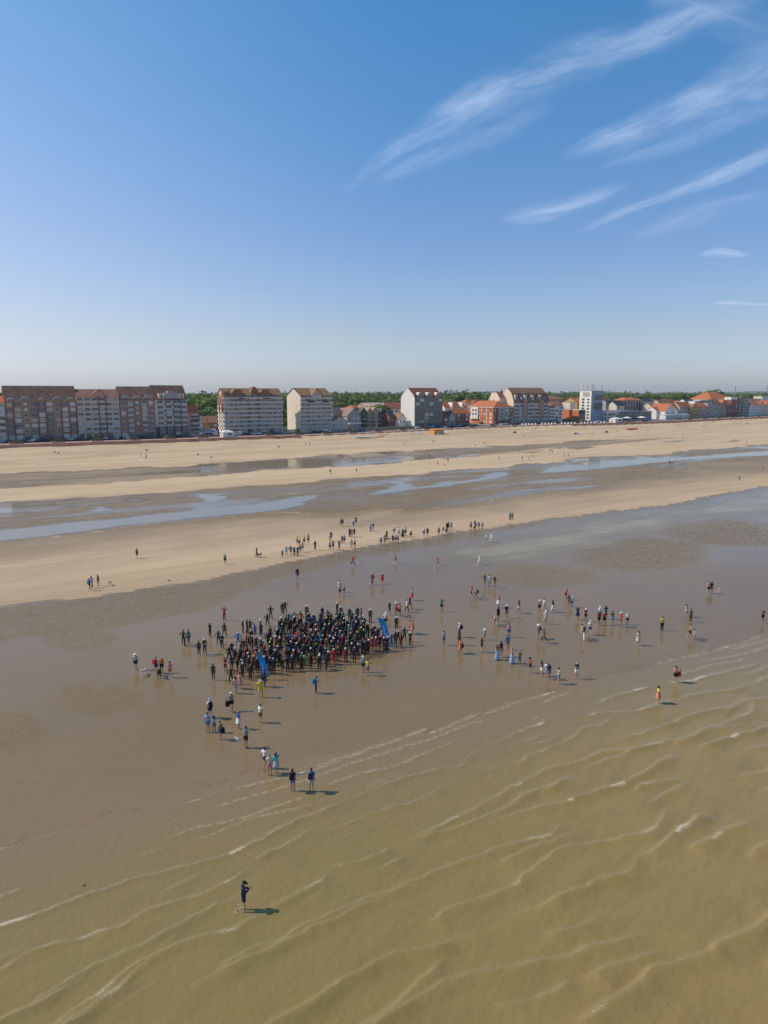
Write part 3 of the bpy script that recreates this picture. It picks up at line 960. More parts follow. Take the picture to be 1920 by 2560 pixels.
def pane_mesh(w, h, mat):
    k = ('p', round(w, 1), round(h, 1), mat.name)
    if k not in WCACHE:
        w, h = k[1], k[2]
        WCACHE[k] = Geo().box(-w / 2 + 0.09, w / 2 - 0.09, -0.05, 0.0, 0.09, h - 0.09).mesh("pane", mat)
    return WCACHE[k]

wr = random.Random(5)
class B:
    """one building: its own frame of reference, x along the facade, y inland, z up from its base"""
    def __init__(self, name, label, cat, pxL, pxR, s=24.0, D=13.0, eave=None, ridge=None, base=4.13, group=None, turn=0.0):
        aL, aR = a_at(pxL, s, base), a_at(pxR, s, base)
        p, q = from_as(aL, s, base), from_as(aR, s, base)
        self.W = (q - p).length
        self.D = D
        self.P = p
        ang = math.atan2(q.y - p.y, q.x - p.x) + turn
        self.root = bpy.data.objects.new(name, None)
        COL.objects.link(self.root)
        self.root.location = p
        self.root.rotation_euler = (0, 0, ang)
        self.root['label'] = label; self.root['category'] = cat
        if group:
            self.root['group'] = group
        mid = (p + q) / 2
        self.mid = mid
        self.base = base
        ny = Vector((-math.sin(ang), math.cos(ang), 0))
        self.eave = (z_of(mid, eave) - base) if eave else None
        self.ridge = (z_of(mid + ny * D / 2, ridge) - base) if ridge else None
    def z(self, py):
        return z_of(self.mid, py) - self.base
    def part(self, name, geo, mat, parent=None, loc=None):
        return link_obj(name, geo.mesh(name, mat), parent or self.root, loc)
    def walls(self, mat, prof=None):
        W, D, e, r = self.W, self.D, self.eave, self.ridge
        prof = prof or [(0, -1.5), (0, e), (D / 2, r), (D, e), (D, -1.5)]
        return self.part('wall', Geo().prism(prof, 'x', 0, W), mat)
    def gable_roof(self, mat, over=0.35, ends=0.25, th=0.25):
        W, D, e, r = self.W, self.D, self.eave, self.ridge
        k = (r - e) / (D / 2)
        g = Geo()
        g.slab((-over, e - over * k + 0.02), (D / 2, r + 0.02), 'x', -ends, W + ends, th)
        g.slab((D + over, e - over * k + 0.02), (D / 2, r + 0.02), 'x', -ends, W + ends, th)
        return self.part('roof', g, mat)
    def box_walls(self, mat, h=None):
        return self.part('wall', Geo().box(0, self.W, 0, self.D, -1.5, h or self.eave), mat)
    def hip_roof(self, mat, over=0.4, inset=None):
        W, D, e, r = self.W, self.D, self.eave, self.ridge
        i = inset if inset is not None else min(W / 2 - 0.05, D / 2)
        g = Geo()
        a = [(-over, -over, e), (W + over, -over, e), (W + over, D + over, e), (-over, D + over, e)]
        b = [(i, D / 2, r), (W - i, D / 2, r)]
        g.v = a + b
        g.f = [(0, 1, 5, 4), (1, 2, 5), (2, 3, 4, 5), (3, 0, 4), (3, 2, 1, 0)]
        return self.part('roof', g, mat)
    def front_gable(self, wmat, rmat, over=0.3):
        """ridge at right angles to the facade"""
        W, D, e, r = self.W, self.D, self.eave, self.z_r
        self.part('wall', Geo().prism([(0, -1.5), (W, -1.5), (W, e), (W / 2, r), (0, e)], 'y', 0, D), wmat)
        k = (r - e) / (W / 2)
        g = Geo()
        g.slab((-over, e - over * k + 0.02), (W / 2, r + 0.02), 'y', -over, D + over, 0.2)
        g.slab((W + over, e - over * k + 0.02), (W / 2, r + 0.02), 'y', -over, D + over, 0.2)
        self.part('roof', g, rmat)
    def flat_roof(self, mat=None, h=None):
        h = h or self.eave
        return self.part('roof', Geo().box(-0.15, self.W + 0.15, -0.15, self.D + 0.15, h, h + 0.35), mat or R_FLAT)
    def window(self, x, z, w, h, cols=2, shut=0.35, y=0.0, side=None, sm=None):
        o = link_obj('window', win_mesh(w, h, cols), self.root)
        if side == 'L':
            o.location = (0.0 - y, x, z); o.rotation_euler = (0, 0, -math.pi / 2)
        else:
            o.location = (x, y, z)
        mat = (sm or (M_SHUT if wr.random() < 0.6 else M_SHUT2)) if wr.random() < shut else M_GLASS
        link_obj('pane', pane_mesh(w, h, mat), o)
        return o
    def grid(self, xs, zs, w, h, cols=2, shut=0.35, y=0.0, skip=(), side=None):
        for i, z in enumerate(zs):
            for j, x in enumerate(xs):
                if (i, j) not in skip:
                    self.window(x, z, w, h, cols, shut, y, side)
    def arch_dormer(self, x, z, w, mat_frame, depth=5.0):
        R = w / 2; K = 10
        arc = [(x + R * math.cos(math.pi * i / K), z + R * math.sin(math.pi * i / K)) for i in range(K + 1)]
        r2 = R - 0.28
        arc2 = [(x + r2 * math.cos(math.pi * i / K), z + r2 * math.sin(math.pi * i / K)) for i in range(K + 1)]
        root = self.part('dormer', Geo().prism(arc, 'y', 0.12, depth), mat_frame)
        g = Geo()
        g.prism(arc[::1] + arc2[::-1], 'y', -0.12, 0.12)
        for q in (-0.33, 0, 0.33):
            hh = math.sqrt(max(0, 1 - q * q)) * r2
            g.box(x + q * R - 0.07, x + q * R + 0.07, -0.08, 0.1, z, z + hh)
        g.box(x - R, x + R, -0.08, 0.1, z + R * 0.42, z + R * 0.42 + 0.14)
        self.part('window_frame', g, M_FRAME, root)
        self.part('pane', Geo().prism(arc2, 'y', 0.0, 0.11), M_GLASS, root)
        return root
    def balcony(self, x0, x1, z, out=1.3, rail=M_RAILG, slab=M_SLAB, y=0.0, railh=0.95):
        b = self.part('balcony', Geo().box(x0, x1, y - out, y - 0.003, z - 0.22, z), slab)
        g = Geo().box(x0 + 0.03, x1 - 0.03, y - out + 0.02, y - out + 0.07, z + 0.003, z + railh)
        g.box(x0 + 0.02, x0 + 0.07, y - out + 0.07, y - 0.05, z + 0.003, z + railh).box(x1 - 0.07, x1 - 0.02, y - out + 0.07, y - 0.05, z + 0.003, z + railh)
        self.part('railing', g, rail, b)
        return b
    def piers(self, xs, w, z0, z1, mat, out=0.35):
        for x in xs:
            self.part('pier', Geo().box(x - w / 2, x + w / 2, -out, -0.003, z0, z1), mat)
    def band(self, z, mat=M_SLAB, out=0.15, h=0.2):
        self.part('ledge', Geo().box(-0.05, self.W + 0.05, -out, -0.004, z, z + h), mat)
    def chimney(self, x, y, z0, z1, mat=M_BRICK, w=0.9):
        c = self.part('chimney', Geo().box(x - w / 2, x + w / 2, y - w / 2, y + w / 2, z0, z1), mat)
    def shops(self, n, h=2.7, mats=(M_GLASS, M_SHUT)):
        for i in range(n):
            x = self.W * (i + 0.5) / n
            self.window(x, 0.15, self.W / n * 0.8, h, 3, 0.4)

def floors(z0, z1, n, frac=0.12):
    d = (z1 - z0) / n
    return [z0 + d * i + d * frac for i in range(n)], d

# --- far left fragment
b = B('apartment_block', 'cut off apartment block with long balconies and an orange roof, at the left edge', 'building', -40, 20, eave=1007, ridge=992, D=13)
b.walls(M_CREAM); b.gable_roof(R_ORANGE)
zs, d = floors(3.4, b.eave, 5)
for z in zs:
    b.balcony(0.4, b.W - 0.8, z - 0.3, 1.3, M_SLAB)
    for x in np.arange(1.5, b.W - 1.5, 3.6):
        b.window(x, z, 2.8, d * 0.72, 3, 0.4)
b.shops(4)

# --- long brick block with arched dormers
b = B('apartment_block', 'longest brick block with five white arched dormers in its brown roof', 'building', 20, 197, eave=1001.5, ridge=965.5, D=12)
b.walls(M_BRICK); b.gable_roof(R_BROWN, 0.2, 0.35)
n = 9
zs, d = floors(3.6, b.eave - 0.5, 6)
bw = b.W / n
for i, z in enumerate(zs):
    for j in range(n):
        x = bw * (j + 0.5)
        if j in (2, 6):
            b.window(x, z + 0.4, 1.5, d * 0.5, 1, 0.3)
        else:
            b.window(x, z, bw * 0.80, d * 0.74, 3, 0.47)
b.piers([bw * 1, bw * 4, bw * 5, bw * 8], 0.5, 0, b.eave, M_BRICKP, 0.45)
b.piers([0.25, bw * 7, b.W - 0.25], 0.4, 0, b.eave, M_BRICKP, 0.3)
for j in (2, 6):
    b.part('stair_panel', Geo().box(bw * j + 0.2, bw * (j + 1) - 0.2, -0.02, -0.004, 3.2, b.eave - 2.6), M_BRICKT)
b.band(b.eave - 0.35, M_BRICKT, 0.5, 0.45)
for fx, w in ((0.085, 3.3), (0.28, 4.4), (0.50, 3.0), (0.735, 4.4), (0.915, 3.2)):
    b.arch_dormer(b.W * fx, b.eave + 0.25, w * b.W / 38.0 * 1.0, M_BRICKP, 4.5)
b.shops(9)

# --- lower cream block with central gable
b = B('apartment_block', 'lower pale block with one central gable between two taller brown roofs', 'building', 197.5, 303, eave=993, ridge=974, D=12)
b.walls(M_CREAM); b.gable_roof(R_REDB, 0.3, 0.1)
zs, d = floors(3.6, b.eave, 7)
n = 6; bw = b.W / n
for i, z in enumerate(zs):
    for j in range(n):
        b.window(bw * (j + .5), z, bw * 0.72, d * 0.72, 2, 0.55)
    b.balcony(0.2, b.W - 0.2, z - 0.28, 1.1, M_SHUT2 if i > 4 else M_RAILG)
b.piers([bw * 3.05, bw * 4.05], 0.5, 0, b.eave + 0.5, M_BRICKP, 1.25)
cx = b.W * 0.53; gh = b.z(974.5)
g = Geo().prism([(cx - 4.2, b.eave - 0.4), (cx + 4.2, b.eave - 0.4), (cx + 4.2, b.eave), (cx, gh + .2), (cx - 4.2, b.eave)], 'y', -0.5, 5)
b.part('gable', g, M_PINK)
g = Geo(); g.slab((cx - 4.6, b.eave - 0.3), (cx, gh + .3), 'y', -0.8, 5.2, 0.2); g.slab((cx + 4.6, b.eave - 0.3), (cx, gh + .3), 'y', -0.8, 5.2, 0.2)
b.part('gable_roof', g, R_REDB)
b.shops(6)

# --- brown brick block with three arched dormers
b = B('apartment_block', 'brown brick block with three small arched dormers and stacked balconies', 'building', 304, 390, eave=998.5, ridge=967, D=12)
b.walls(M_BRICK); b.gable_roof(R_BROWN, 0.2, 0.3)
zs, d = floors(3.4, b.eave - 0.3, 6)
n = 5; bw = b.W / n
for i, z in enumerate(zs):
    for j in range(n):
        if j == 2:
            b.window(bw * 2.5, z + 0.3, 1.6, d * 0.5, 1, 0.4)
        else:
            b.window(bw * (j + .5), z, bw * 0.66, d * 0.66, 3, 0.2)
            if j in (1, 3):
                b.balcony(bw * j + .3, bw * (j + 1) - .3, z - 0.2, 1.0)
            else:
                b.part('ledge', Geo().box(bw * j + .25, bw * (j + 1) - .25, -0.3, -0.004, z - 0.9, z - 0.1), M_PINK)
for fx in (0.17, 0.50, 0.80):
    b.arch_dormer(b.W * fx, b.eave + 0.3, 3.6, M_DARK, 4.0)
b.shops(5)

# --- modern block with dark grid
b = B('apartment_block', 'modern block with a dark steel grid, cream corners and deep brown roof', 'building', 391, 471, eave=999, ridge=964, D=13)
b.walls(M_PALE); b.gable_roof(R_BROWN, 0.2, 0.3)
zs, d = floors(5.6, b.eave, 5)
W = b.W
b.part('cladding', Geo().box(W * .30, W * .80, -0.35, -0.004, 5.4, b.eave), M_DARK)
b.part('shopfront', Geo().box(0.3, W - .1, -0.5, -0.004, 0.0, 5.4), M_DARK)
for i, z in enumerate(zs):
    for fx in (0.165, 0.90):
        b.window(W * fx, z, 3.0, d * .74, 2, 0.1)
        b.balcony(W * fx - 1.7, W * fx + 1.7, z - .15, 0.8)
    for k_, fx in enumerate((0.42, 0.66)):
        b.window(W * fx, z, 3.4, d * .74, 2, 0.05, y=-0.4)
        b.balcony(W * fx - 1.8, W * fx + 1.9, z - .15, 0.9, y=-.36)
        b.part('panel', Geo().box(W * fx - 3.1 + (i % 2) * .3, W * fx - 2.1 + (i % 2) * .3, -0.5, -0.36, z, z + d * .7), M_CREAM)
for i, fx in enumerate((.2, .44, .68, .9)):
    b.window(W * fx, 3.0, 3.0, 2.0, 2, 0.2, y=-.55); b.window(W * fx, 0.3, 3.0, 2.3, 2, 0.3, y=-.55)
g = Geo().box(W * .33, W * .78, 0.3, 5, b.eave, b.eave + 3.6).box(W * .42, W * .62, 0.25, 5, b.eave + 3.6, b.eave + 4.6)
b.part('penthouse', g, M_GREY)
for fx in (.22, .84):
    dm = b.part('dormer', Geo().box(W * fx - 1.5, W * fx + 1.5, 0.2, 4, b.eave, b.eave + 3.2), M_PALE)
    b.window(W * fx, b.eave + .8, 1.3, 1.6, 1, 0.2, y=0.15)

# --- small house on the corner
b = B('townhouse', 'small narrow house with an orange roof at the end of the left row', 'building', 472, 500, eave=1032.5, ridge=1013, D=9)
b.walls(M_PINK); b.gable_roof(R_ORANGE, 0.2, 0.1)
zs, d = floors(2.6, b.eave, 4)
for z in zs:
    b.window(b.W * .62, z, 3.2, d * .6, 1, 0.3, sm=M_WHITE); b.balcony(b.W * .25, b.W * .95, z - .2, .9, M_DARK)
b.window(b.W * .5, 0.1, 3.4, 2.2, 2, .3)

# --- large cream block with wrap-round balconies
b = B('apartment_block', 'large cream block with rows of white balconies and a mansard roof, beside the car park', 'building', 562, 706, eave=987, ridge=971.5, D=13)
W, D = b.W, b.D
e, r = b.eave, b.ridge
b.part('wall', Geo().prism([(0, -1.5), (0, e), (D / 2, r - .3), (D, e), (D, -1.5)], 'x', 0, W), M_CREAM)
g = Geo()
g.slab((-.8, e - .6), (D / 2, r), 'x', -0.5, W + .4, .25); g.slab((D + .8, e - .6), (D / 2, r), 'x', -.5, W + .4, .25)
b.part('roof', g, R_TAN)
g = Geo()
g.prism([(-1.0, e - 9.5), (-1.0, e - 9.0), (0.0, e + 1.5), (3.2, e + 2.4), (3.2, e - 1.0), (.2, e - 2.0)], 'y', .2, D * .42)
g.prism([(-1.0, e - 9.5), (-1.0, e - 9.0), (0.0, e + .5), (3.2, e + 1.4), (3.2, e - 1.0), (.2, e - 2.0)], 'y', D * .55, D * .95)
b.part('mansard', g, R_BROWN)
zs, d = floors(3.2, e + .2, 8, .1)
n = 12; bw = W / n
for i, z in enumerate(zs):
    for j in range(n):
        b.window(bw * (j + .5), z + .1, bw * .74, d * .72, 2, 0.62 if i < 7 else .3, sm=M_SHUT2)
    b.balcony(-0.2, W + .4, z - .1, 1.5, M_RAILG)
    if i < 6:
        b.balcony(-1.3, -.003, z - .1, -2.2, M_SLAB, y=1.0)
        b.balcony(-1.3, -.003, z - .1, -2.4, M_SLAB, y=7.0)
        b.window(5.2, z + .2, 1.1, 1.4, 1, .5, side='L'); b.window(11.0, z + .2, 1.1, 1.4, 1, .5, side='L')
for j in (5, 7, 9):
    b.part('party_wall', Geo().box(bw * j - .15, bw * j + .15, -1.45, -.004, 0, e - 2), M_BRICKP if j != 9 else M_CREAM)
for fx, w in ((.14, 2.0), (.22, 2.0), (.86, 2.0)):
    b.part('dormer', Geo().box(W * fx - w / 2, W * fx + w / 2, -1.3, 2.5, e - 2.6, e + .3), R_BROWN)
for fx in (.30, .72):
    b.part('awning', Geo().box(W * fx - 2, W * fx + 2, -1.7, -1.52, zs[7] - .3, zs[7] + .2), M_AWN_R)
cx = W * .52
b.part('turret', Geo().prism([(cx - 2.2, e - .4), (cx + 2.2, e - .4), (cx + 2.2, e + 1.6), (cx + .9, r + .5), (cx + .4, r + 1.1), (cx - .4, r + 1.1), (cx - .9, r + .5), (cx - 2.2, e + 1.6)], 'y', -1.0, D / 2), R_BROWN)
b.window(cx, e - 2.4, 3, 2.2, 2, 0, y=-1.1)
for fx in (.2, .68):
    g = Geo(); g.prism([(W * fx - 3.6, e - .4), (W * fx + 4.4, e - .4), (W * fx + 3.0, r - .4), (W * fx - .6, r - .4)], 'y', -0.9, D / 2)
    b.part('roof_gable', g, R_TAN)
b.shops(8)

# --- cream block with half-timbered gable
b = B('apartment_block', 'narrow cream block with a blank lit side wall and a half timbered centre gable', 'building', 752, 829, eave=988, ridge=971, D=17)
W, D, e, r = b.W, b.D, b.eave, b.ridge
b.walls(M_PALE); b.gable_roof(R_TAN, .5, .4)
zs, d = floors(3.0, e + .2, 8, .1)
n = 6; bw = W / n
for i, z in enumerate(zs):
    for j in range(n):
        b.window(bw * (j + .5), z + .1, bw * .72, d * .72, 2, 0.5, sm=M_SHUT2)
    b.balcony(-.1, W + .5, z - .1, 1.5, M_RAILG)
cx = W * .50
g = Geo().prism([(cx - 3.4, e - 2.4), (cx + 3.4, e - 2.4), (cx + 3.4, e), (cx, e + 3.9), (cx - 3.4, e)], 'y', -1.2, 5)
gb = b.part('gable', g, M_PALE)
g = Geo()
for q in (-.5, 0, .5):
    g.slab((cx, e + .3), (cx + q * 4.4, e + 3.2 - abs(q) * 3), 'y', -1.3, -1.21, .18)
g.slab((cx - 3, e), (cx + 3, e), 'y', -1.3, -1.21, .2)
b.part('timber', g, M_METAL, gb)
g = Geo(); g.slab((cx - 4, e - .8), (cx, e + 4), 'y', -1.8, 6, .25); g.slab((cx + 4, e - .8), (cx, e + 4), 'y', -1.8, 6, .25)
b.part('gable_roof', g, R_TAN)
for fx in (.24, .76):
    dm = b.part('dormer', Geo().box(W * fx - 1.3, W * fx + 1.3, -.9, 3, e - 3.0, e + .2), R_BROWN)
    b.part('pane', Geo().box(W * fx - .6, W * fx + .6, -.98, -.91, e - 2.2, e - .3), M_PALE, dm)
for fx in (.32, .78):
    b.part('awning', Geo().box(W * fx - 2.2, W * fx + 2.2, -1.72, -1.52, zs[6] + .2, zs[6] + 1.0), M_AWN_R)
b.shops(5)

# --- white gabled glass block
b = B('apartment_block', 'tall block with a blank white side gable, glazed front and three white arched dormers', 'building', 1036, 1105, eave=996, ridge=970.5, D=14.5)
W, D, e, r = b.W, b.D, b.eave, b.ridge
prof = [(0, -1.5), (0, e), (1.2, e + 2.2), (D / 2, r), (D - 1.2, e + 2.2), (D, e), (D, -1.5)]
b.walls(M_WHITE, prof)
g = Geo()
for p, q in (((-.1, e - .1), (1.2, e + 2.25)), ((1.2, e + 2.25), (D / 2, r + .02))):
    g.slab(p, q, 'x', .12, W + .2, .25)
    g.slab((D - p[0], p[1]), (D - q[0], q[1]), 'x', .12, W + .2, .25)
b.part('roof', g, R_RED)
b.part('curtain_wall', Geo().box(.35, W - .05, -.25, -.004, 0, e - .1), M_TEAL)
zs, d = floors(2.8, e - .1, 7)
n = 6; bw = (W - .4) / n
for i, z in enumerate(zs):
    for j in range(n):
        b.window(.4 + bw * (j + .5), z, bw * .82, d * .78, 2, .16, y=-.3)
    b.part('ledge', Geo().box(.3, W, -.8, -.26, z - .4, z - .28), M_TEAL)
for fx in (.2, .52, .84):
    x = W * fx
    b.part('dormer_front', Geo().box(x - 2.1, x + 2.1, -.3, 3, e - .1, e + 2.0), M_TEAL)
    b.window(x, e + .1, 3.9, 1.8, 3, 0, y=-.35)
    b.arch_dormer(x, e + 2.0, 4.3, M_WHITE, 5)
b.shops(6)

# --- brick houses right of the white block
b = B('brick_house', 'dark red house with a black roof, hard against the glazed block', 'building', 1105, 1121.5, eave=1044, ridge=1028, D=10)
b.walls(M_BRICKP); b.gable_roof(R_RED, .2, .1)
b.window(b.W * .6, b.eave - 2.4, 2.4, 1.8, 1, 1, sm=M_WHITE); b.window(b.W * .6, .5, 2.6, 2.2, 2, .2)
b = B('gabled_house', 'narrow house with a steep slate gable between two red ones', 'building', 1121.5, 1138.5, eave=1041, D=10)
b.z_r = b.z(1027.5); b.front_gable(M_GREY, R_SLATE)
b.window(b.W * .5, 4.4, 2.6, 1.7, 2, .2); b.window(b.W * .5, .6, 3, 2.2, 2, 0); b.window(b.W * .5, b.eave, 1.0, 1.0, 1, 0)
b = B('brick_house', 'wide red brick house with an orange tiled roof and white shuttered windows', 'building', 1139, 1173, eave=1034, ridge=1021.5, D=10)
b.walls(M_BRICKP); b.gable_roof(R_ORANGE, .3, .2)
for fx in (.2, .82):
    for z in (3.6, 6.6):
        b.window(b.W * fx, z, 2.0, 1.9, 1, .8, sm=M_WHITE)
b.window(b.W * .5, 6.8, 2.6, .9, 4, 0)
b.part('fence_panel', Geo().box(0, b.W, -1.6, -1.4, 0, 1.9), M_TEAL)
b.chimney(1.0, 5, b.ridge - 2, b.ridge + .8, M_WHITE)
b = B('terrace_house', 'orange roofed house with two white dormer gables behind the brick houses', 'building', 1112, 1166, s=42, eave=1019, ridge=1004.5, D=11)
b.walls(M_WHITE); b.gable_roof(R_ORANGE, .3, .2)
for fx in (.32, .78):
    x = b.W * fx
    b.part('dormer', Geo().prism([(x - 1.5, b.eave - .5), (x + 1.5, b.eave - .5), (x, b.z(1006))], 'y', -.4, 5), M_WHITE)

# --- corner block, red and white
b = B('corner_block', 'red and white corner building with bay fronts and a bright orange roof', 'building', 1233, 1280, eave=1017.5, D=17, base=4.13)
W, e = b.W, b.eave
Ls = 28.0
r = e + 4.6
b.part('wall', Geo().box(0, W, 0, Ls, -1.5, e), M_BRICKO)
b.part('front_cladding', Geo().box(.2, W - .2, -.12, -.004, 0, e - .4), M_BRICKP)
g = Geo(); g.v = [(-.5, -.5, e), (W + .5, -.5, e), (W + .5, Ls + .5, e), (-.5, Ls + .5, e), (W / 2, 5.5, r), (W / 2, Ls - 2, r)]
g.f = [(0, 1, 4), (1, 2, 5, 4), (2, 3, 5), (3, 0, 4, 5), (3, 2, 1, 0)]
b.part('roof', g, R_ORANGE)
b.part('cornice', Geo().box(-.45, W + .45, -.45, Ls + .45, e - .5, e - .05), M_WHITE)
b.part('bay', Geo().box(W * .22, W * .78, -1.3, -.13, 3.0, e - .6), M_GREY)
b.part('side_bay', Geo().box(-1.0, -.003, Ls * .58, Ls * .86, 3.6, e), M_WHITE)
for i in range(4):
    z = .8 + i * (e - 1.2) / 4
    for y_ in (3.0, 7.4, 9.6, 13.0, 15.2, 25.5):
        b.window(y_, z, 1.7 if y_ == 3.0 else .9, 1.9, 1, .75, side='L', sm=M_WHITE)
    for y_ in (18.4, 21.6):
        if i:
            b.window(y_, z, 1.9, 1.6, 2, .3, y=1.02, side='L')
    for fx in (.08, .92):
        b.window(W * fx, z, 1.2, 1.8, 1, .5, y=-.14)
    if i:
        for fx in (.37, .63):
            b.window(W * fx, z + .2, 2.2, 1.6, 2, .4, y=-1.31)
for y_ in (16, 20, 24):
    b.chimney(W * .75, y_, e + 1, r + .8, M_BRICKP, .7)

# --- houses behind the corner block
b = B('hipped_house', 'small bright orange hipped roof just above the corner building', 'building', 1162, 1182, s=62, eave=1008, ridge=999, D=8)
b.box_walls(M_WHITE); b.hip_roof(R_ORANGE)
b = B('hipped_house', 'red hipped roof with a small pale gable behind the corner building', 'building', 1184, 1214, s=62, eave=1008, ridge=998, D=9)
b.box_walls(M_WHITE); b.hip_roof(R_RED)
b = B('hipped_house', 'low red roofed house half hidden left of the cream side gable', 'building', 1216, 1246, s=70, eave=1008, ridge=1001, D=9)
b.box_walls(M_WHITE); b.hip_roof(R_RED); b.chimney(5, 3, b.ridge - 2, b.ridge + 1.5, M_WHITE)

# --- big brown-roofed block with stepped cream gables
b = B('apartment_block', 'big dark block under a wide tan mansard roof with stepped cream side gables', 'building', 1282, 1370, eave=1002, ridge=970, D=16)
W, D, e, r = b.W, b.D, b.eave, b.ridge
zt = b.z(984)
prof = [(0, -1.5), (0, e), (2.6, zt), (D / 2, r), (D - 2.6, zt), (D, e), (D, -1.5)]
b.walls(M_CREAM, prof)
g = Geo()
g.slab((2.3, zt), (D / 2, r + .02), 'x', .2, W * .97, .25); g.slab((D - 2.3, zt), (D / 2, r + .02), 'x', .2, W * .97, .25)
b.part('roof', g, R_TAN)
g = Geo(); g.slab((-.6, e - .6), (2.4, zt), 'x', .25, W + .3, .25)
b.part('mansard', g, R_BROWN)
b.part('front_cladding', Geo().box(.25, W - .05, -.12, -.004, 0, e - .3), M_GREY)
b.part('side_gable', Geo().prism([(D * .62, -1.5), (D * .62, e + 2), (D * .9, zt + 1), (D * 1.25, zt + .8), (D * 1.5, e), (D * 1.5, -1.5)], 'x', -5.5, -.01), M_CREAM)
b.part('side_gable_roof', Geo().slab((D * .60, e + 2.0), (D * .9, zt + 1.2), 'x', -5.6, 3, .25).slab((D * .9, zt + 1.2), (D * 1.27, zt + 1.0), 'x', -5.6, 3, .25), R_BROWN)
zs, d = floors(3.0, e, 5, .12)
for i, z in enumerate(zs):
    for j, fx in enumerate((.05, .13, .21)):
        b.window(W * fx, z, 2.6, d * .7, 2, .15, y=-.14)
    for fx in (.42, .50, .58, .66):
        b.window(W * fx, z, 2.7, d * .74, 2, .15, y=-.14)
    b.balcony(W * .37, W * .71, z - .2, 1.5, M_RAILG)
    b.balcony(.3, W * .25, z - .2, 1.2, M_RAILG)
    for fx in (.84, .92):
        b.window(W * fx, z, 2.8, d * .7, 2, .15, y=-.14)
    b.balcony(W * .8, W * .98, z - .2, 1.2, M_RAILG)
for fx in (.30, .765):
    b.part('bay', Geo().box(W * fx - 1.7, W * fx + 1.7, -1.7, -.13, 5.5, e + .5), M_BRICKT)
    for z in zs[1:]:
        b.window(W * fx, z + .4, .9, 1.0, 1, 0, y=-1.71)
for k_, fx in enumerate((.07, .2, .33, .42, .53, .64, .75, .86)):
    dm = b.part('dormer', Geo().box(W * fx - 1.2, W * fx + 1.2, -.3, 2.6, e + .6, e + 4.6), M_DARK if k_ % 2 else M_PALE)
    b.window(W * fx, e + .9, 1.9, 2.6, 2, .3, y=-.35)
b.chimney(W * .9, D / 2, r - 3, r - .8, M_BRICKP)
b.shops(8)

# --- small blocks before the gap
b = B('narrow_block', 'narrow four storey beige block beside the big tan roofed block', 'building', 1370.5, 1386, eave=1015, D=11)
b.box_walls(M_BRICKT); b.flat_roof(R_RED)
zs, d = floors(3, b.eave, 4)
for z in zs:
    b.window(b.W * .5, z, b.W * .8, d * .62, 4, .3); b.balcony(.2, b.W - .2, z - .3, 1, M_SLAB)
b.shops(1)
b = B('narrow_block', 'narrow white four storey block left of the open yard', 'building', 1386.5, 1404.5, eave=1014.5, D=11)
b.box_walls(M_WHITE); b.flat_roof()
zs, d = floors(3, b.eave, 4)
for z in zs:
    b.window(b.W * .28, z, b.W * .4, d * .6, 2, .7, sm=M_WHITE); b.window(b.W * .74, z, b.W * .36, d * .6, 2, 0)
b.shops(2)
b = B('brick_house', 'large brick house with a hipped brown roof behind the narrow blocks', 'building', 1370, 1406, s=58, eave=998, ridge=988.5, D=14)
b.box_walls(M_BRICKO); b.hip_roof(R_BROWN)
for fx in (.2, .45, .7, .88):
    b.window(b.W * fx, b.eave - 2.6, 1.6, 1.6, 2, .3)
b = B('brick_wing', 'stepped brick wing with brown tiles between the narrow blocks and hipped house', 'building', 1378, 1404, s=44, eave=1012, ridge=1004, D=10)
b.walls(M_BRICKO); b.gable_roof(R_BROWN)
b = B('rendered_block', 'plain cream box with a lit side wall above the open yard', 'building', 1424, 1438, s=46, eave=1006, D=24)
b.box_walls(M_PALE); b.flat_roof()
b = B('garage_block', 'low orange brick block left of the yard wall', 'building', 1422, 1430, s=26, eave=1025, D=17)
b.box_walls(M_BRICKO); b.flat_roof()
b = B('brick_shop', 'low orange brick building with a dark glazed front beside the tower', 'building', 1446, 1462, s=24, eave=1025.5, D=18)
b.box_walls(M_BRICKO); b.flat_roof(M_SLAB)
b.part('shopfront', Geo().box(.1, b.W, -.2, -.004, 0, b.eave - .3), M_DARK)
for fx in (.28, .72):
    b.window(b.W * fx, 4.0, b.W * .4, 2.4, 2, .2, y=-.22); b.window(b.W * fx, .6, b.W * .4, 2.6, 2, .3, y=-.22)
b = B('gabled_house', 'tall ochre house with an orange gable roof left of the tower', 'building', 1441, 1462, s=60, eave=1006, ridge=995, D=17)
b.walls(M_YELL); b.gable_roof(R_ORANGE, .2, .3)
for y_ in (3, 8, 13):
    for z in (b.eave - 3, b.eave - 6.4):
        b.window(y_, z, 1.4, 2.0, 1, .7, side='L', sm=M_WHITE)

# --- tower with antennas
b = B('tower_block', 'tall blue and white tower with antennas on its flat roof', 'building', 1475.5, 1504, s=26, eave=977.5, D=13)
W, D, e = b.W, b.D, b.eave
M_TBLUE = simple("pale_blue_render", (0.30, 0.36, 0.43), .8, .2, .06)
b.box_walls(M_WHITE); b.flat_roof(M_GREY)
b.part('front_panel', Geo().box(.05, W - .05, -.15, -.004, 0, e - .1), M_TBLUE)
g1, g2 = b.z(988), b.z(1000)
b.part('glazing', Geo().box(W * .28, W * .97, -.24, -.16, g2, g1), M_GLASS)
b.part('glazing', Geo().box(W * .24, W * .97, -.24, -.16, b.z(1024), b.z(1007)), M_GLASS)
for q in range(1, 6):
    b.part('mullion', Geo().box(W * (.28 + q * .115), W * (.28 + q * .115) + .09, -.30, -.25, g2, g1), M_TBLUE)
    b.part('mullion', Geo().box(W * (.24 + q * .12), W * (.24 + q * .12) + .09, -.30, -.25, b.z(1024), b.z(1007)), M_TBLUE)
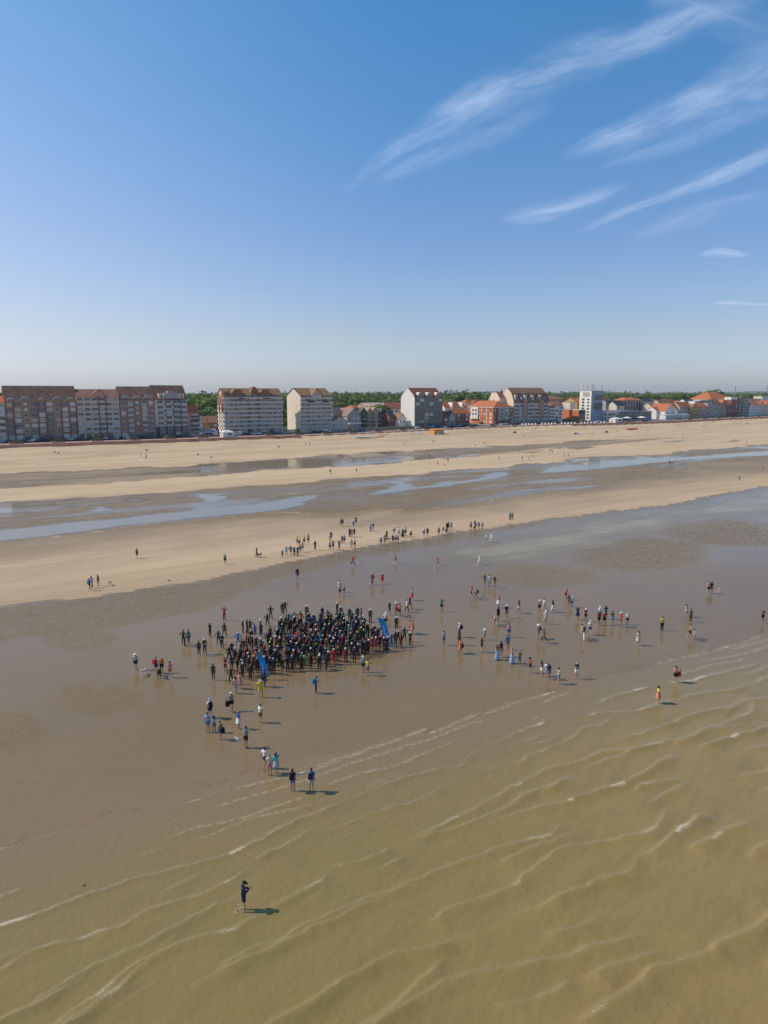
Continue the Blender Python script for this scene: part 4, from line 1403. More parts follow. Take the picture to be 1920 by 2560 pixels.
for q in (3.0, 8.0):
    b.window(W * .6, q, 3, 1.2, 2, 0, y=-.17)
zs, d = floors(2.0, e - 5.5, 7)
b.part('side_sign', Geo().box(-.15, -.003, 2.0, 9.5, e - 4.6, e - .9), M_GREY)
for z in zs:
    b.window(3.2, z, 2.6, 1.5, 2, 0, side='L'); b.window(8.8, z, 3.0, 1.8, 2, .2, side='L')
M_ANT = simple("antenna_grey", (.35, .36, .38), .5, .4)
for x, y_, h, w in ((.6, 11.5, 5.5, .5), (1.5, 6, 4.6, .16), (3.4, 3, 5.0, .2), (4.8, 4, 4.8, .2), (5.6, 3, 4.6, .22), (8.2, 4, 2.8, .16), (W - .4, 1, 4.2, .25), (2.4, 8, 3.0, .12)):
    g = Geo().cyl(x, y_, e + .35, e + .35 + h, w * .7, 6)
    g.box(x - w, x + w, y_ - w, y_ + w, e + .35 + h * .55, e + .3 + h)
    b.part('antenna', g, M_WHITE if x < 1 else M_ANT)

# --- white cafe building with faded lettering
b = B('cafe_building', 'white two storey seafront cafe with painted lettering on its side wall', 'building', 1517.5, 1540, s=22, eave=1027, D=15)
W, D, e = b.W, b.D, b.eave
b.box_walls(M_WHITE); b.flat_roof(M_WHITE)
M_PTEAL = simple("pale_teal_paint", (0.50, 0.66, 0.60), .8, .2, .05)
b.part('painted_base', Geo().box(-.05, -.003, 4.0, D, -.2, 3.2), M_PTEAL)
for fx in (.28, .72):
    b.window(W * fx, 4.6, W * .36, 2.2, 1, 0); b.window(W * fx, 1.1, W * .36, 2.2, 2, .2)
b.balcony(0.2, W * .95, 3.9, 1.2, M_WHITE)
b.window(1.8, 4.6, 1.8, 2.2, 1, 0, side='L'); b.window(1.8, .8, 1.8, 2.4, 1, 0, side='L')
M_LETTER = simple("faded_black_paint", (.06, .06, .065), .8, .2)
def worn_letters(bld, yc, z, size, n, seed):
    """a row of worn letter strokes, too faded to read"""
    rg = random.Random(seed); g = Geo()
    for q in range(n):
        y0 = yc + (q - n / 2) * size * .8
        g.box(-.06, -.004, y0, y0 + size * .18, z, z + size)
        g.box(-.06, -.004, y0 + size * .181, y0 + size * .55, z + size * .8, z + size)
        if rg.random() < .6:
            g.box(-.06, -.004, y0 + size * .181, y0 + size * .5, z, z + size * .18)
    bld.part('lettering', g, M_LETTER)
worn_letters(b, 7.6, 6.0, 1.2, 4, 1)
worn_letters(b, 7.4, 4.6, .8, 4, 2)
worn_letters(b, 7.6, 3.3, .9, 5, 3)
g = Geo().slab((10.2, 4.2), (13.4, 6.4), 'x', -.09, -.004, .35); g.box(-.09, -.004, 10.0, 14.0, 3.7, 4.0)
b.part('painted_emblem', g, M_LETTER)

# --- glazed restaurant
b = B('restaurant', 'long low dark glazed restaurant with a curved blue roof behind white parasols', 'building', 1546, 1628, s=23, eave=1030, D=14)
W, D, e = b.W, b.D, b.eave
b.box_walls(M_TEAL)
M_BROOF = simple("blue_grey_roof", (0.20, 0.24, 0.30), .5, .4, .08)
b.part('roof', Geo().box(-.3, W * .62, -1.0, D, e, e + 1.0).box(W * .62 + .01, W + .3, -.6, D, e, e + .5), M_BROOF)
n = 14
for i in range(n):
    b.window(W * (i + .5) / n, 3.2, W / n * .86, e - 3.8, 1, .03)
b.part('awning', Geo().slab((-4.0, 2.6), (-.01, 3.2), 'x', 1, W * .68, .15), M_BROOF)
b.part('base', Geo().box(W * .62, W, -.2, -.004, 0, 3), M_GREY)
b.part('terrace_screen', Geo().box(2, W * .6, -5.5, -5.4, .1, 1.3), M_RAILG)

# --- second line of houses above the restaurant
def quick(label, pxL, pxR, s, eave, ridge, wall, roof, kind='gable', D=10, rows=2, cols=3, name='terrace_house', shut=.3, base=4.13, wsz=1.4, cat='building'):
    b = B(name, label, cat, pxL, pxR, s=s, eave=eave, ridge=ridge if kind != 'front' else None, D=D, base=base)
    if kind == 'gable':
        b.walls(wall); b.gable_roof(roof, .25, .15)
    elif kind == 'hip':
        b.box_walls(wall); b.hip_roof(roof)
    elif kind == 'flat':
        b.box_walls(wall); b.flat_roof(roof)
    elif kind == 'front':
        b.z_r = b.z(ridge); b.front_gable(wall, roof)
    fh = 3.0
    for i in range(rows):
        for j in range(cols):
            z = b.eave - fh * (i + 1) + .5
            if z > 0.1:
                b.window(b.W * (j + .5) / cols, z, min(wsz * 1.3, b.W / cols * .74), 1.7, 2, shut)
    return b

quick('dark grey terrace block above the white cafe', 1513, 1539, 60, 1003, 999, M_GREY, R_SLATE, 'gable', rows=4, cols=4)
quick('cream house with a slate roof above the cafe', 1540, 1560, 50, 1014, 1004, M_CREAM, R_SLATE, 'gable', rows=2, cols=2)
b = quick('grey and white striped block under a red hipped roof', 1561, 1603, 52, 1001, 993, M_DARK, R_ORANGE, 'hip', D=14, rows=5, cols=6, shut=.5)
b.piers([b.W * q for q in (.14, .3, .46, .62, .78, .94)], .35, 0, b.eave, M_SHUT, .3)
quick('white cube house right of the striped block', 1608, 1622, 50, 1005, 1003, M_WHITE, R_FLAT, 'flat', D=12, rows=3, cols=2)
quick('slate topped house behind the white cube', 1604, 1630, 75, 1003, 996, M_GREY, R_SLATE, 'gable', rows=1, cols=3)
quick('red roofed brick house behind the cafe', 1506, 1532, 85, 1003, 996, M_BRICKP, R_RED, 'gable', rows=2, cols=4, shut=.8)
quick('cream cottage with an orange roof right of the restaurant', 1628, 1650, 40, 1016, 1008, M_CREAM, R_BROWN, 'gable', rows=2, cols=2)
quick('brick house with orange tiles far behind the restaurant', 1633, 1662, 85, 1008, 1000, M_BRICKO, R_ORANGE, 'gable', rows=1, cols=3)
quick('tan roofed house beside a tall chimney stack', 1648, 1676, 70, 1010, 1000, M_CREAM, R_TAN, 'gable', rows=1, cols=3)
quick('pale house with a bright orange roof left of the white gable', 1640, 1660, 30, 1027, 1017, M_WHITE, R_ORANGE, 'gable', rows=1, cols=3)
b = quick('large white gabled house on the seafront', 1661, 1688, 24, 1027, 1009.5, M_WHITE, R_ORANGE, 'front', D=16, rows=2, cols=2, name='gabled_house', wsz=1.2)
b.window(b.W * .5, b.eave + 1.5, 1.6, 1.6, 2, 0)
quick('white house with a red roof right of the large white gable', 1689, 1698, 27, 1024, 1010, M_WHITE, R_ORANGE, 'gable', rows=2, cols=1)
b = quick('low white terrace cafe in front of the gabled houses', 1664, 1724, 17, 1037, 1036, M_WHITE, M_WHITE, 'flat', D=6, rows=1, cols=9, name='beach_cafe', shut=.1)
quick('grey green house with an orange dormer roof', 1698, 1724, 26, 1017, 1005, M_GREY, R_ORANGE, 'gable', rows=3, cols=4)
b = quick('ochre and brown timbered house with white bays', 1725, 1746, 24, 1020, 1010, M_YELL, R_TAN, 'front', rows=2, cols=3, shut=.4)
b.part('timber', Geo().box(0, b.W, -.3, -.01, 3.0, 3.5).box(0, b.W, -.3, -.01, 6.4, 6.8), M_BRICKP)
quick('violet and cream house with a bright orange roof', 1746, 1767, 24, 1017, 1008, M_PINK, R_ORANGE, 'gable', rows=3, cols=3, shut=.4)
b = quick('slim pale house with a rounded slate gable', 1767.5, 1780, 24, 1006, 1001, M_GREY, R_SLATE, 'front', rows=4, cols=2)
quick('ornate grey house with three roofs of orange tiles', 1780.5, 1800, 24, 1009, 998, M_GREY, R_TAN, 'gable', rows=4, cols=3)
quick('grey brown house under a steep orange gable beside the ornate grey house', 1800.5, 1814, 24, 1010, 999, M_BRICKT, R_ORANGE, 'front', rows=4, cols=2)
quick('small red house squeezed in left of the brown flat block', 1814.5, 1825.5, 24, 1012, 1003, M_BRICKP, R_RED, 'gable', rows=3, cols=2)
b = quick('brown and white five storey block with a pale roof box', 1826, 1843, 24, 1000, 997, M_BRICKP, R_FLAT, 'flat', rows=4, cols=2, shut=.8)
b.part('penthouse', Geo().box(.5, b.W - .3, 1, 8, b.eave + .35, b.eave + 3), M_WHITE)
b = quick('tall teal block with stacked central balconies', 1843.5, 1870.5, 24, 993.5, 992, M_TEAL, R_FLAT, 'flat', rows=6, cols=3, shut=.3)
for i in range(6):
    b.balcony(b.W * .3, b.W * .75, b.eave - 3 * (i + 1) + .3, 1.2, M_PINK)
quick('white house with a pointed gable right of the teal block', 1871, 1883, 24, 1014, 1006, M_WHITE, R_ORANGE, 'front', rows=3, cols=2)
quick('pale terrace house with long dark balconies and orange tiles', 1883.5, 1897, 24, 1014, 1004, M_WHITE, R_ORANGE, 'gable', rows=3, cols=2)
quick('cream gabled house near the right edge', 1897.5, 1909, 24, 1013, 1003, M_CREAM, R_RED, 'front', rows=3, cols=2)
quick('pale gabled house cut by the right edge', 1909.5, 1935, 24, 1012, 1002, M_CREAM, R_ORANGE, 'front', rows=3, cols=3)
quick('big orange hipped roof rising above the right hand row', 1776, 1828, 60, 998, 979.5, M_WHITE, R_ORANGE, 'hip', D=26, rows=1, cols=6)
quick('ochre flat topped block behind the teal block', 1872, 1900, 50, 998, 996, M_YELL, R_ORANGE, 'flat', rows=0, cols=1)
quick('blank cream slab block near the right edge', 1902, 1945, 58, 990.5, 989, M_PALE, R_FLAT, 'flat', rows=0, cols=1)
quick('white and grey house behind the violet one', 1735, 1757, 48, 1003, 1000, M_WHITE, R_FLAT, 'flat', rows=2, cols=4)
quick('slate roofed house behind the grey green one', 1714, 1736, 55, 1006, 998, M_WHITE, R_SLATE, 'gable', rows=1, cols=3)
quick('red roofed house far behind the white gable', 1668, 1690, 80, 1006, 998, M_WHITE, R_RED, 'gable', rows=1, cols=2)
quick('orange roofed cottage behind the terrace cafe', 1693, 1715, 75, 1006, 1001, M_YELL, R_ORANGE, 'hip', rows=1, cols=2)

# --- houses in the gap before the white block
quick('house with pale roof tiles and orange side wall right of the half timbered block', 834, 859, 46, 1038, 1018.5, M_BRICKO, R_GREYT, 'gable', D=9, rows=1, cols=2)
b = quick('large gabled house with a pale tiled roof and wide balcony', 868, 902, 40, 1040, 1020.5, M_GREY, R_GREYT, 'front', D=14, rows=2, cols=3)
b.balcony(.5, b.W - .5, 3.4, 1.6, M_SLAB)
b = quick('low cream gabled cottage behind the low wall', 830, 869, 27, 1056, 1041, M_PALE, R_GREYT, 'front', D=10, rows=1, cols=4, name='cottage', wsz=.9)
b = quick('dark modern terrace with pointed gables and balconies', 903, 948, 42, 1030, 1019, M_DARK, R_SLATE, 'gable', D=11, rows=3, cols=5)
for fx in (.12, .45, .72):
    x = b.W * fx
    b.part('gable', Geo().prism([(x - 3, 0), (x + 3, 0), (x + 3, b.eave), (x, b.eave + 3.2), (x - 3, b.eave)], 'y', -.8, 5), M_BRICKT if fx > .4 else M_DARK)
    b.window(x, b.eave - 2, 2, 1.6, 2, 0, y=-.82); b.window(x, b.eave - 5, 2, 1.6, 2, 0, y=-.82)
for z in (3.2, 6.2):
    b.balcony(0, b.W, z, 1.6, M_METAL)
quick('dark glazed house with balconies right of the modern terrace', 949, 964, 42, 1033, 1022, M_DARK, R_SLATE, 'front', D=11, rows=3, cols=2)
b = quick('long orange terrace with white roof ridges behind the modern houses', 912, 976, 90, 1017, 1008, M_PINK, R_RED, 'gable', D=11, rows=1, cols=6)
for q in range(9):
    b.part('roof_ridge', Geo().slab((-.4, b.eave), (b.D / 2, b.ridge + .1), 'x', b.W * (q + .3) / 9, b.W * (q + .3) / 9 + .9, .5), M_WHITE)
quick('red roofed hall with skylights left of the tall white gable', 973, 1022, 70, 1022, 1006.5, M_WHITE, R_RED, 'gable', D=16, rows=1, cols=4)
quick('red brick house with a stepped slate roof near the green yard', 974, 988, 36, 1042, 1028, M_BRICKP, R_SLATE, 'gable', D=9, rows=1, cols=1)
b = quick('white cottage gable peeping out left of the tall white gable', 998, 1014, 32, 1048, 1033, M_WHITE, R_TAN, 'front', D=9, rows=1, cols=2, name='cottage', wsz=.9)
quick('small orange roofed house among the trees behind the pale roofs', 881, 900, 75, 1021, 1013, M_WHITE, R_ORANGE, 'hip', rows=0, cols=1)
quick('brown hall behind the side street car park', 508, 552, 62, 1057, 1040, M_BRICKP, R_BROWN, 'gable', D=14, rows=1, cols=5)
quick('white walled house with a red roof in the trees between the cream blocks', 704, 722, 60, 1056, 1046, M_PALE, R_GREYT, 'gable', D=8, rows=1, cols=2)

def wall_thing(label, px0, px1, s, h, mat, name='garden_wall', th=.3):
    a0, a1 = a_at(px0, s), a_at(px1, s)
    p, q = from_as(a0, s, 4.1), from_as(a1, s, 4.1)
    L = (q - p).length
    ang = math.atan2(q.y - p.y, q.x - p.x)
    o = link_obj(name, Geo().box(0, L, -th / 2, th / 2, -.2, h).mesh(name, mat), None, p, (0, 0, ang), label=label, category='wall')
    return o
wall_thing('low dark wall in front of the cream cottage', 832, 880, 20.5, 1.3, M_BRICKT)
wall_thing('long low brown wall from the cottage to the tall white gable', 884, 1036, 21.5, 1.5, M_BRICKT)
wall_thing('white rendered wall left of the open yard', 1405, 1424, 30, 3.0, M_WHITE)

# ---------------------------------------------------------------- trees
def leaf_material(name, a, b):
    m = bpy.data.materials.new(name)
    t = nt(m)
    out = node(t, 'ShaderNodeOutputMaterial'); p = node(t, 'ShaderNodeBsdfPrincipled')
    p.inputs['Roughness'].default_value = 0.7; p.inputs['Specular IOR Level'].default_value = 0.2
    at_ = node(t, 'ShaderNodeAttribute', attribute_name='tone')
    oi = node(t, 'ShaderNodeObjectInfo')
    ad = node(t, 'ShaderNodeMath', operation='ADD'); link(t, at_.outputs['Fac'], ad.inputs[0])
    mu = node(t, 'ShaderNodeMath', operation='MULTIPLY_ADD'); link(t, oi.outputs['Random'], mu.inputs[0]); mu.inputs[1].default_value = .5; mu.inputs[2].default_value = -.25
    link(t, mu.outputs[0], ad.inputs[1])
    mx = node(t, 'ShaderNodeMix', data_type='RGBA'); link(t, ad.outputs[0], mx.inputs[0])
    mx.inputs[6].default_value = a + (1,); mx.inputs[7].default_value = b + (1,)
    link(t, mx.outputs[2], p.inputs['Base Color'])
    tl = node(t, 'ShaderNodeBsdfTranslucent'); link(t, mx.outputs[2], tl.inputs[0])
    ms = node(t, 'ShaderNodeMixShader'); ms.inputs[0].default_value = .25
    link(t, p.outputs[0], ms.inputs[1]); link(t, tl.outputs[0], ms.inputs[2]); link(t, ms.outputs[0], out.inputs['Surface'])
    return m
LEAF = leaf_material("leaves", (0.075, 0.12, 0.030), (0.21, 0.27, 0.075))
BARK = simple("bark", (0.09, 0.065, 0.045), .9, .1)

def crown_arrays(rng, h, w, clumps, leaves, leaf):
    """leaf quads scattered over a handful of clumps: returns verts, faces, tones"""
    C = []
    for i in range(clumps):
        u = rng.uniform(0, 2 * math.pi); q = rng.uniform(0, 1) ** .6
        zz = rng.uniform(.18, .92)
        rad = w * .5 * math.sqrt(max(.06, 1 - ((zz - .5) / .55) ** 2)) * .72
        C.append((rad * q * math.cos(u), rad * q * math.sin(u), zz * h, rng.uniform(.22, .34) * w))
    vs, fs, tn = [], [], []
    for i in range(leaves):
        c = C[i % clumps]
        d = rng.normal(size=3); d /= np.linalg.norm(d)
        rr = c[3] * rng.uniform(.72, 1.06)
        p = np.array(c[:3]) + d * rr * np.array([1, 1, .8])
        nrm = d + rng.normal(size=3) * .5; nrm /= np.linalg.norm(nrm)
        t1 = np.cross(nrm, [0.3, .2, 1]); t1 /= np.linalg.norm(t1); t2 = np.cross(nrm, t1)
        s1, s2 = leaf * rng.uniform(.6, 1.2), leaf * rng.uniform(.5, 1)
        n = len(vs)
        for a_, b_ in ((-1, -1), (1, -.7), (.8, 1), (-.9, .8)):
            vs.append(p + t1 * s1 * a_ + t2 * s2 * b_)
        fs.append((n, n + 1, n + 2, n + 3))
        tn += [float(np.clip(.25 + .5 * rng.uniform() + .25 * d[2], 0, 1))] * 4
    return vs, fs, tn

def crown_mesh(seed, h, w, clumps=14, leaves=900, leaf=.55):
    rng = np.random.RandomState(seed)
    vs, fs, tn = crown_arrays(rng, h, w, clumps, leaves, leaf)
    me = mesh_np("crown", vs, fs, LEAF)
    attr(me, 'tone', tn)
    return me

def trunk_mesh(h, r):
    g = Geo().cyl(0, 0, -1.0, h * .75, r, 7, r * .4)
    for i in range(4):
        u = i * 1.7
        n = len(g.v); k = 5
        for z, rr, off in ((h * .3 + i * .4, r * .4, 0), (h * .62 + i * .3, r * .12, h * .16)):
            for j in range(k):
                t = 2 * math.pi * j / k
                g.v.append((off * math.cos(u) + rr * math.cos(t), off * math.sin(u) + rr * math.sin(t), z))
        g.f += [(n + j, n + (j + 1) % k, n + k + (j + 1) % k, n + k + j) for j in range(k)]
    return g.mesh("trunk", BARK)
CROWNS = [(crown_mesh(30 + i, 1.0 * 9, w, c, 850, .5), w) for i, (w, c) in enumerate(((8, 13), (9.5, 16), (7, 11), (8.5, 15), (6, 10)))]
TRUNK = trunk_mesh(6, .28)

tree_rng = random.Random(3)
NT = [0]
def tree(px, s, top, label, group=None, wide=1.0):
    a = a_at(px, s)
    p = from_as(a, s, 0); p.z = float(ground_z(p.x, p.y))
    H = z_of(p, top) - p.z
    H = max(4.0, H)
    me, w = CROWNS[NT[0] % len(CROWNS)]; NT[0] += 1
    root = bpy.data.objects.new('tree', None); COL.objects.link(root)
    root.location = p; root.rotation_euler = (0, 0, tree_rng.uniform(0, 6.28))
    root['label'] = label; root['category'] = 'tree'
    if group:
        root['group'] = group
    k = H / 11.5
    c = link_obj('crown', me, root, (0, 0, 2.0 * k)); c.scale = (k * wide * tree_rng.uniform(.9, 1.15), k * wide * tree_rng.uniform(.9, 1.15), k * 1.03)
    t = link_obj('trunk', TRUNK, root, (0, 0, 0)); t.scale = (k, k, k)
    return root

G = 'trees standing behind the seafront buildings'
def row(n, px0, px1, s0, s1, t0, t1, label, wide=1.1):
    for i in range(n):
        f = (i + .5) / n
        tree(px0 + (px1 - px0) * f + tree_rng.uniform(-4, 4), tree_rng.uniform(s0, s1), t0 + (t1 - t0) * tree_rng.random(), label, G, wide)
row(9, 462, 562, 95, 135, 994, 1010, 'leafy tree in the green gap between the left row and the large cream block')
row(5, 470, 560, 70, 85, 1018, 1030, 'low tree above the side street car park', 1.2)
row(5, 700, 750, 80, 120, 990, 1006, 'leafy tree between the two cream blocks')
row(2, 706, 730, 48, 56, 1020, 1030, 'round tree in the yard between the two cream blocks', 1.2)
row(12, 826, 1000, 150, 190, 992, 1002, 'dense tree behind the pale roofed houses left of the white block')
row(8, 820, 940, 100, 120, 1006, 1014, 'tree standing close behind the pale roofed houses', 1.2)
tree(962, 60, 1012, 'single broad tree rising in front of the orange terrace', None, 1.3)
row(3, 984, 1008, 44, 56, 1030, 1040, 'small tree beside the white cottage gable', 1.2)
row(9, 1104, 1215, 130, 170, 990, 1003, 'tree behind the orange roofs right of the tall white block')
tree(1155, 150, 984, 'taller round tree standing above the others, left of the orange roofs', None, 1.2)
tree(1186, 150, 982, 'tallest twin crowned tree above the corner building', None, 1.3)
row(7, 1404, 1455, 110, 150, 988, 1000, 'tree behind the houses left of the tower')
row(5, 1365, 1404, 140, 180, 988, 996, 'tree behind the hipped brick house')
row(10, 1506, 1600, 150, 200, 985, 992, 'tree behind the terraces right of the tower')
row(8, 1500, 1660, 120, 150, 996, 1004, 'lower tree just behind the terraces right of the tower', 1.2)
row(14, 1600, 1790, 150, 210, 984, 992, 'tree in the green belt behind the white gabled houses')
row(10, 1790, 1930, 150, 200, 984, 992, 'tree in the green belt behind the tall teal block')
tree(1783, 95, 977, 'dark tree crown touching the big hipped orange roof', None, 1.2)

# the far wood: one dark mass of crowns receding to the skyline
rng = np.random.RandomState(77)
vs, fs, tn = [], [], []
n_t = 0
for ring, (s0, s1, dens, top) in enumerate(((210, 260, 9, 990), (260, 360, 10, 988), (360, 520, 13, 986.5), (520, 800, 20, 985.5), (800, 1300, 30, 984.5), (1300, 2200, 50, 984), (2200, 3800, 90, 983.6))):
    for px in np.arange(-160, 2080, dens * .75 if ring < 4 else 9):
        s = rng.uniform(s0, s1)
        pxx = px + rng.uniform(-6, 6)
        a = a_at(pxx, s, 8)
        p = from_as(a, s, 0); gz = float(ground_z(p.x, p.y))
        topy = top + rng.uniform(-2.2, 3.0) + 5.0 * (vnoise(pxx / 60.0, ring * 3.3, 9) - .5) + (1.5 if pxx < 560 else 0)
        H = min(max(5, z_of(p, topy) - gz), 22)
        nl = 70 if ring < 3 else 34
        w = H * rng.uniform(.9, 1.3) * (1 if ring < 3 else 1.8)
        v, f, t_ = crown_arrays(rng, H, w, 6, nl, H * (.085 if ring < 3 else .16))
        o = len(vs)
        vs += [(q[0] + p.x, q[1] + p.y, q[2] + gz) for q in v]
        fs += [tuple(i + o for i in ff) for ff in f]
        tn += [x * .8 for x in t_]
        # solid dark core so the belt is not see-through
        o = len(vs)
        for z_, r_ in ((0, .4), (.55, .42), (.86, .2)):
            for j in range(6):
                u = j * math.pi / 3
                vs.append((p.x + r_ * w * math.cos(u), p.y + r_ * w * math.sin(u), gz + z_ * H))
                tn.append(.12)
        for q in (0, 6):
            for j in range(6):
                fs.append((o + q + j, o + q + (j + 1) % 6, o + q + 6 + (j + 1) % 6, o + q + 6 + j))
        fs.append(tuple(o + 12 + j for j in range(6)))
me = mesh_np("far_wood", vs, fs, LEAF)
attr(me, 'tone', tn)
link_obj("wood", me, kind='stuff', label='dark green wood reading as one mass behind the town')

# low hills on the skyline
M_HILL = simple("distant_hill", (0.05, 0.075, 0.045), .9, .1, .2, .002)
def hill(x0, x1, dist, label, hs):
    p0, p1 = ray(x0, 983), ray(x1, 983)
    n = 40
    g = Geo()
    pts = []
    for i in range(n + 1):
        f = i / n
        d = p0.lerp(p1, f); d.z = 0; d.normalize()
        h = hs * (math.sin(math.pi * f) ** .7) * (.6 + .6 * float(fbm(f * 7, 0 * f, 8, 3)))
        pts.append((d * dist, d * (dist * 1.25), h))
    for q, r_, h in pts:
        g.v += [(q.x, q.y, 0), ((q.x + r_.x) / 2, (q.y + r_.y) / 2, h + 8), (r_.x, r_.y, 0)]
    for i in range(n):
        for k_ in (0, 1):
            g.f.append((i * 3 + k_, (i + 1) * 3 + k_, (i + 1) * 3 + k_ + 1, i * 3 + k_ + 1))
    link_obj('hill', g.mesh('hill', M_HILL), kind='structure', label=label)
hill(1360, 1620, 9000, 'faint blue ridge left of the tower on the skyline', 45)
hill(1640, 2100, 9000, 'faint blue ridge on the right skyline', 42)
hill(-100, 600, 9000, 'faint blue ridge on the left skyline', 30)

# ---------------------------------------------------------------- cars
CARPAINT = {}
def paint(name, col, rough=.3):
    k = 'paint_' + name
    if k not in MATS:
        simple(k, col, rough, .6, .03)
    return MATS[k]
M_TYRE = simple("tyre", (.02, .02, .02), .9, .1)
M_RIM = simple("rim", (.35, .35, .36), .4, .5, .05, metal=.6)
M_LAMP = simple("lamp_glass", (.6, .6, .55), .2, .6)
def slotless(me):
    return me
def car_body():
    prof = [(-2.1, .32), (-2.15, .75), (-1.95, .92), (-1.15, .98), (-.55, 1.42), (.75, 1.45), (1.55, 1.02), (2.05, .92), (2.12, .6), (2.08, .32)]
    g = Geo()
    K = len(prof); ws = []
    for y, z in prof:
        ws.append(.84 if z < 1.1 else .66)
    for sx in (-1, 1):
        for (y, z), w in zip(prof, ws):
            g.v.append((y, sx * w, z))
    g.f.append(tuple(range(K))); g.f.append(tuple(range(2 * K - 1, K - 1, -1)))
    g.f += [(i, K + i, K + (i + 1) % K, (i + 1) % K) for i in range(K)]
    return g.mesh('body', paint('white', (.75, .75, .74)))
def van_body():
    prof = [(-2.5, .35), (-2.5, 1.95), (-2.3, 2.05), (1.1, 2.05), (1.75, 1.3), (2.4, 1.1), (2.5, .7), (2.45, .35)]
    return Geo().prism([(a, b) for a, b in prof], 'y', -.92, .92).mesh('body', paint('white', (.75, .75, .74)))
CAR_B, VAN_B = car_body(), van_body()
g = Geo()
for sx in (-1, 1):
    g.poly([(-1.05, sx * .80, 1.02), (-.56, sx * .69, 1.36), (.72, sx * .69, 1.38), (1.38, sx * .80, 1.04)])
g.poly([(-1.2, -.66, 1.0), (-1.2, .66, 1.0), (-.62, .58, 1.40), (-.62, -.58, 1.40)])
g.poly([(1.6, -.66, 1.05), (1.6, .66, 1.05), (.85, .58, 1.43), (.85, -.58, 1.43)])
CAR_W = g.mesh('windows', M_GLASS)
g = Geo()
for sx in (-1, 1):
    g.poly([(.2, sx * .93, 1.25), (.2, sx * .93, 1.85), (1.15, sx * .93, 1.85), (1.65, sx * .93, 1.25)])
g.poly([(1.8, -.8, 1.32), (1.8, .8, 1.32), (1.18, .8, 2.0), (1.18, -.8, 2.0)])
VAN_W = g.mesh('windows', M_GLASS)
g = Geo(); n0 = 0
def wheel():
    g = Geo(); k = 12
    for y in (-.1, .1):
        for i in range(k):
            t = 2 * math.pi * i / k
            g.v.append((.32 * math.cos(t), y, .32 * math.sin(t)))
    g.f += [(i, (i + 1) % k, k + (i + 1) % k, k + i) for i in range(k)]
    g.f += [tuple(range(k)), tuple(range(2 * k - 1, k - 1, -1))]
    return g.mesh('wheel', M_TYRE)
WHEEL = wheel()
LAMP = Geo().box(-.03, .03, -.15, .15, -.08, .08).mesh('headlight', M_LAMP)
COLS = {'white': (.75, .75, .74), 'black': (.02, .02, .022), 'dark blue': (.03, .05, .12), 'silver': (.42, .43, .45), 'grey': (.13, .13, .14), 'red': (.30, .03, .03), 'blue': (.05, .14, .32), 'dark green': (.03, .06, .05)}
CAR_POS = []
def car(px, s, colname, label, heading=0.0, van=False, big=1.0):
    p = from_as(a_at(px, s), s, 4.0)
    p.z = 3.99 if 8 < s < 19.5 else 4.14
    root = bpy.data.objects.new('parked_car' if not van else 'parked_van', None); COL.objects.link(root)
    root.location = p; root.scale = (big,) * 3
    root.rotation_euler = (0, 0, math.atan2(U.y, U.x) + heading)
    root['label'] = label; root['category'] = 'van' if van else 'car'; root['group'] = 'vehicles parked along the seafront'
    pm = paint(colname, COLS[colname])
    bo = link_obj('body', VAN_B if van else CAR_B, root)
    bo.material_slots[0].link = 'OBJECT'; bo.material_slots[0].material = pm
    link_obj('windows', VAN_W if van else CAR_W, root)
    for x in (-1.35, 1.35):
        for y in (-.78, .78):
            link_obj('wheel', WHEEL, root, (x, y, .33))
    for y in (-.6, .6):
        link_obj('headlight', LAMP, root, (2.1 if not van else 2.5, y, .7))
    return root
crng = random.Random(9)
spots = [(22, 'dark blue'), (58, 'grey'), (70, 'dark blue'), (82, 'white'), (98, 'dark blue'), (112, 'black'), (134, 'black'), (150, 'grey'), (164, 'red'), (178, 'silver'), (196, 'black'), (212, 'grey'), (228, 'black'), (246, 'dark blue'),
         (266, 'silver'), (281, 'dark blue'), (293, 'silver'), (306, 'black'), (318, 'white'), (334, 'grey'), (352, 'black'), (372, 'dark blue'), (386, 'grey'), (402, 'black'), (416, 'silver'), (432, 'dark blue'), (446, 'black'), (462, 'grey'), (484, 'silver')]
for i, (px, c) in enumerate(spots):
    near = ('below the longest brick block' if px < 195 else 'below the lower cream block' if px < 300 else 'below the brown brick block' if px < 390 else 'below the modern dark gridded block' if px < 470 else 'by the small orange roofed house')
    car(px, 17.5, c, f'{c} car parked {near}', crng.choice((0, math.pi)))
for px, s, c, h, v in ((560, 30, 'black', 0, 0), (594, 16, 'white', math.pi, 1), (609, 18, 'dark blue', 0, 0), (617, 15, 'black', math.pi / 2, 0), (633, 16, 'white', math.pi / 2, 0), (646, 16, 'white', 0, 0), (660, 17, 'dark green', 0, 0),
                       (676, 17, 'black', 0, 0), (693, 18, 'blue', 0, 0), (716, 18, 'silver', math.pi, 1), (738, 17, 'silver', 0, 0), (786, 17, 'black', 0, 0), (802, 17, 'black', 0, 0), (818, 18, 'white', 0, 1)):
    near = 'in front of the large cream block' if px < 705 else 'in front of the narrow half timbered block' if px > 750 else 'between the two cream blocks'
    turn = ', nose towards the beach' if h == math.pi / 2 else ''
    car(px, s, c, f'{c} {"van" if v else "car"} parked {near}{turn}', h, bool(v))
for i, (px, s, c) in enumerate(((512, 30, 'black'), (522, 36, 'dark blue'), (530, 44, 'silver'), (536, 52, 'white'), (526, 26, 'grey'), (541, 60, 'black'), (519, 44, 'black'), (545, 44, 'dark blue'), (534, 34, 'silver'), (552, 24, 'dark blue'))):
    car(px, s, c, f'{c} car in the side street car park beside the cream block', math.pi / 2 + .2)
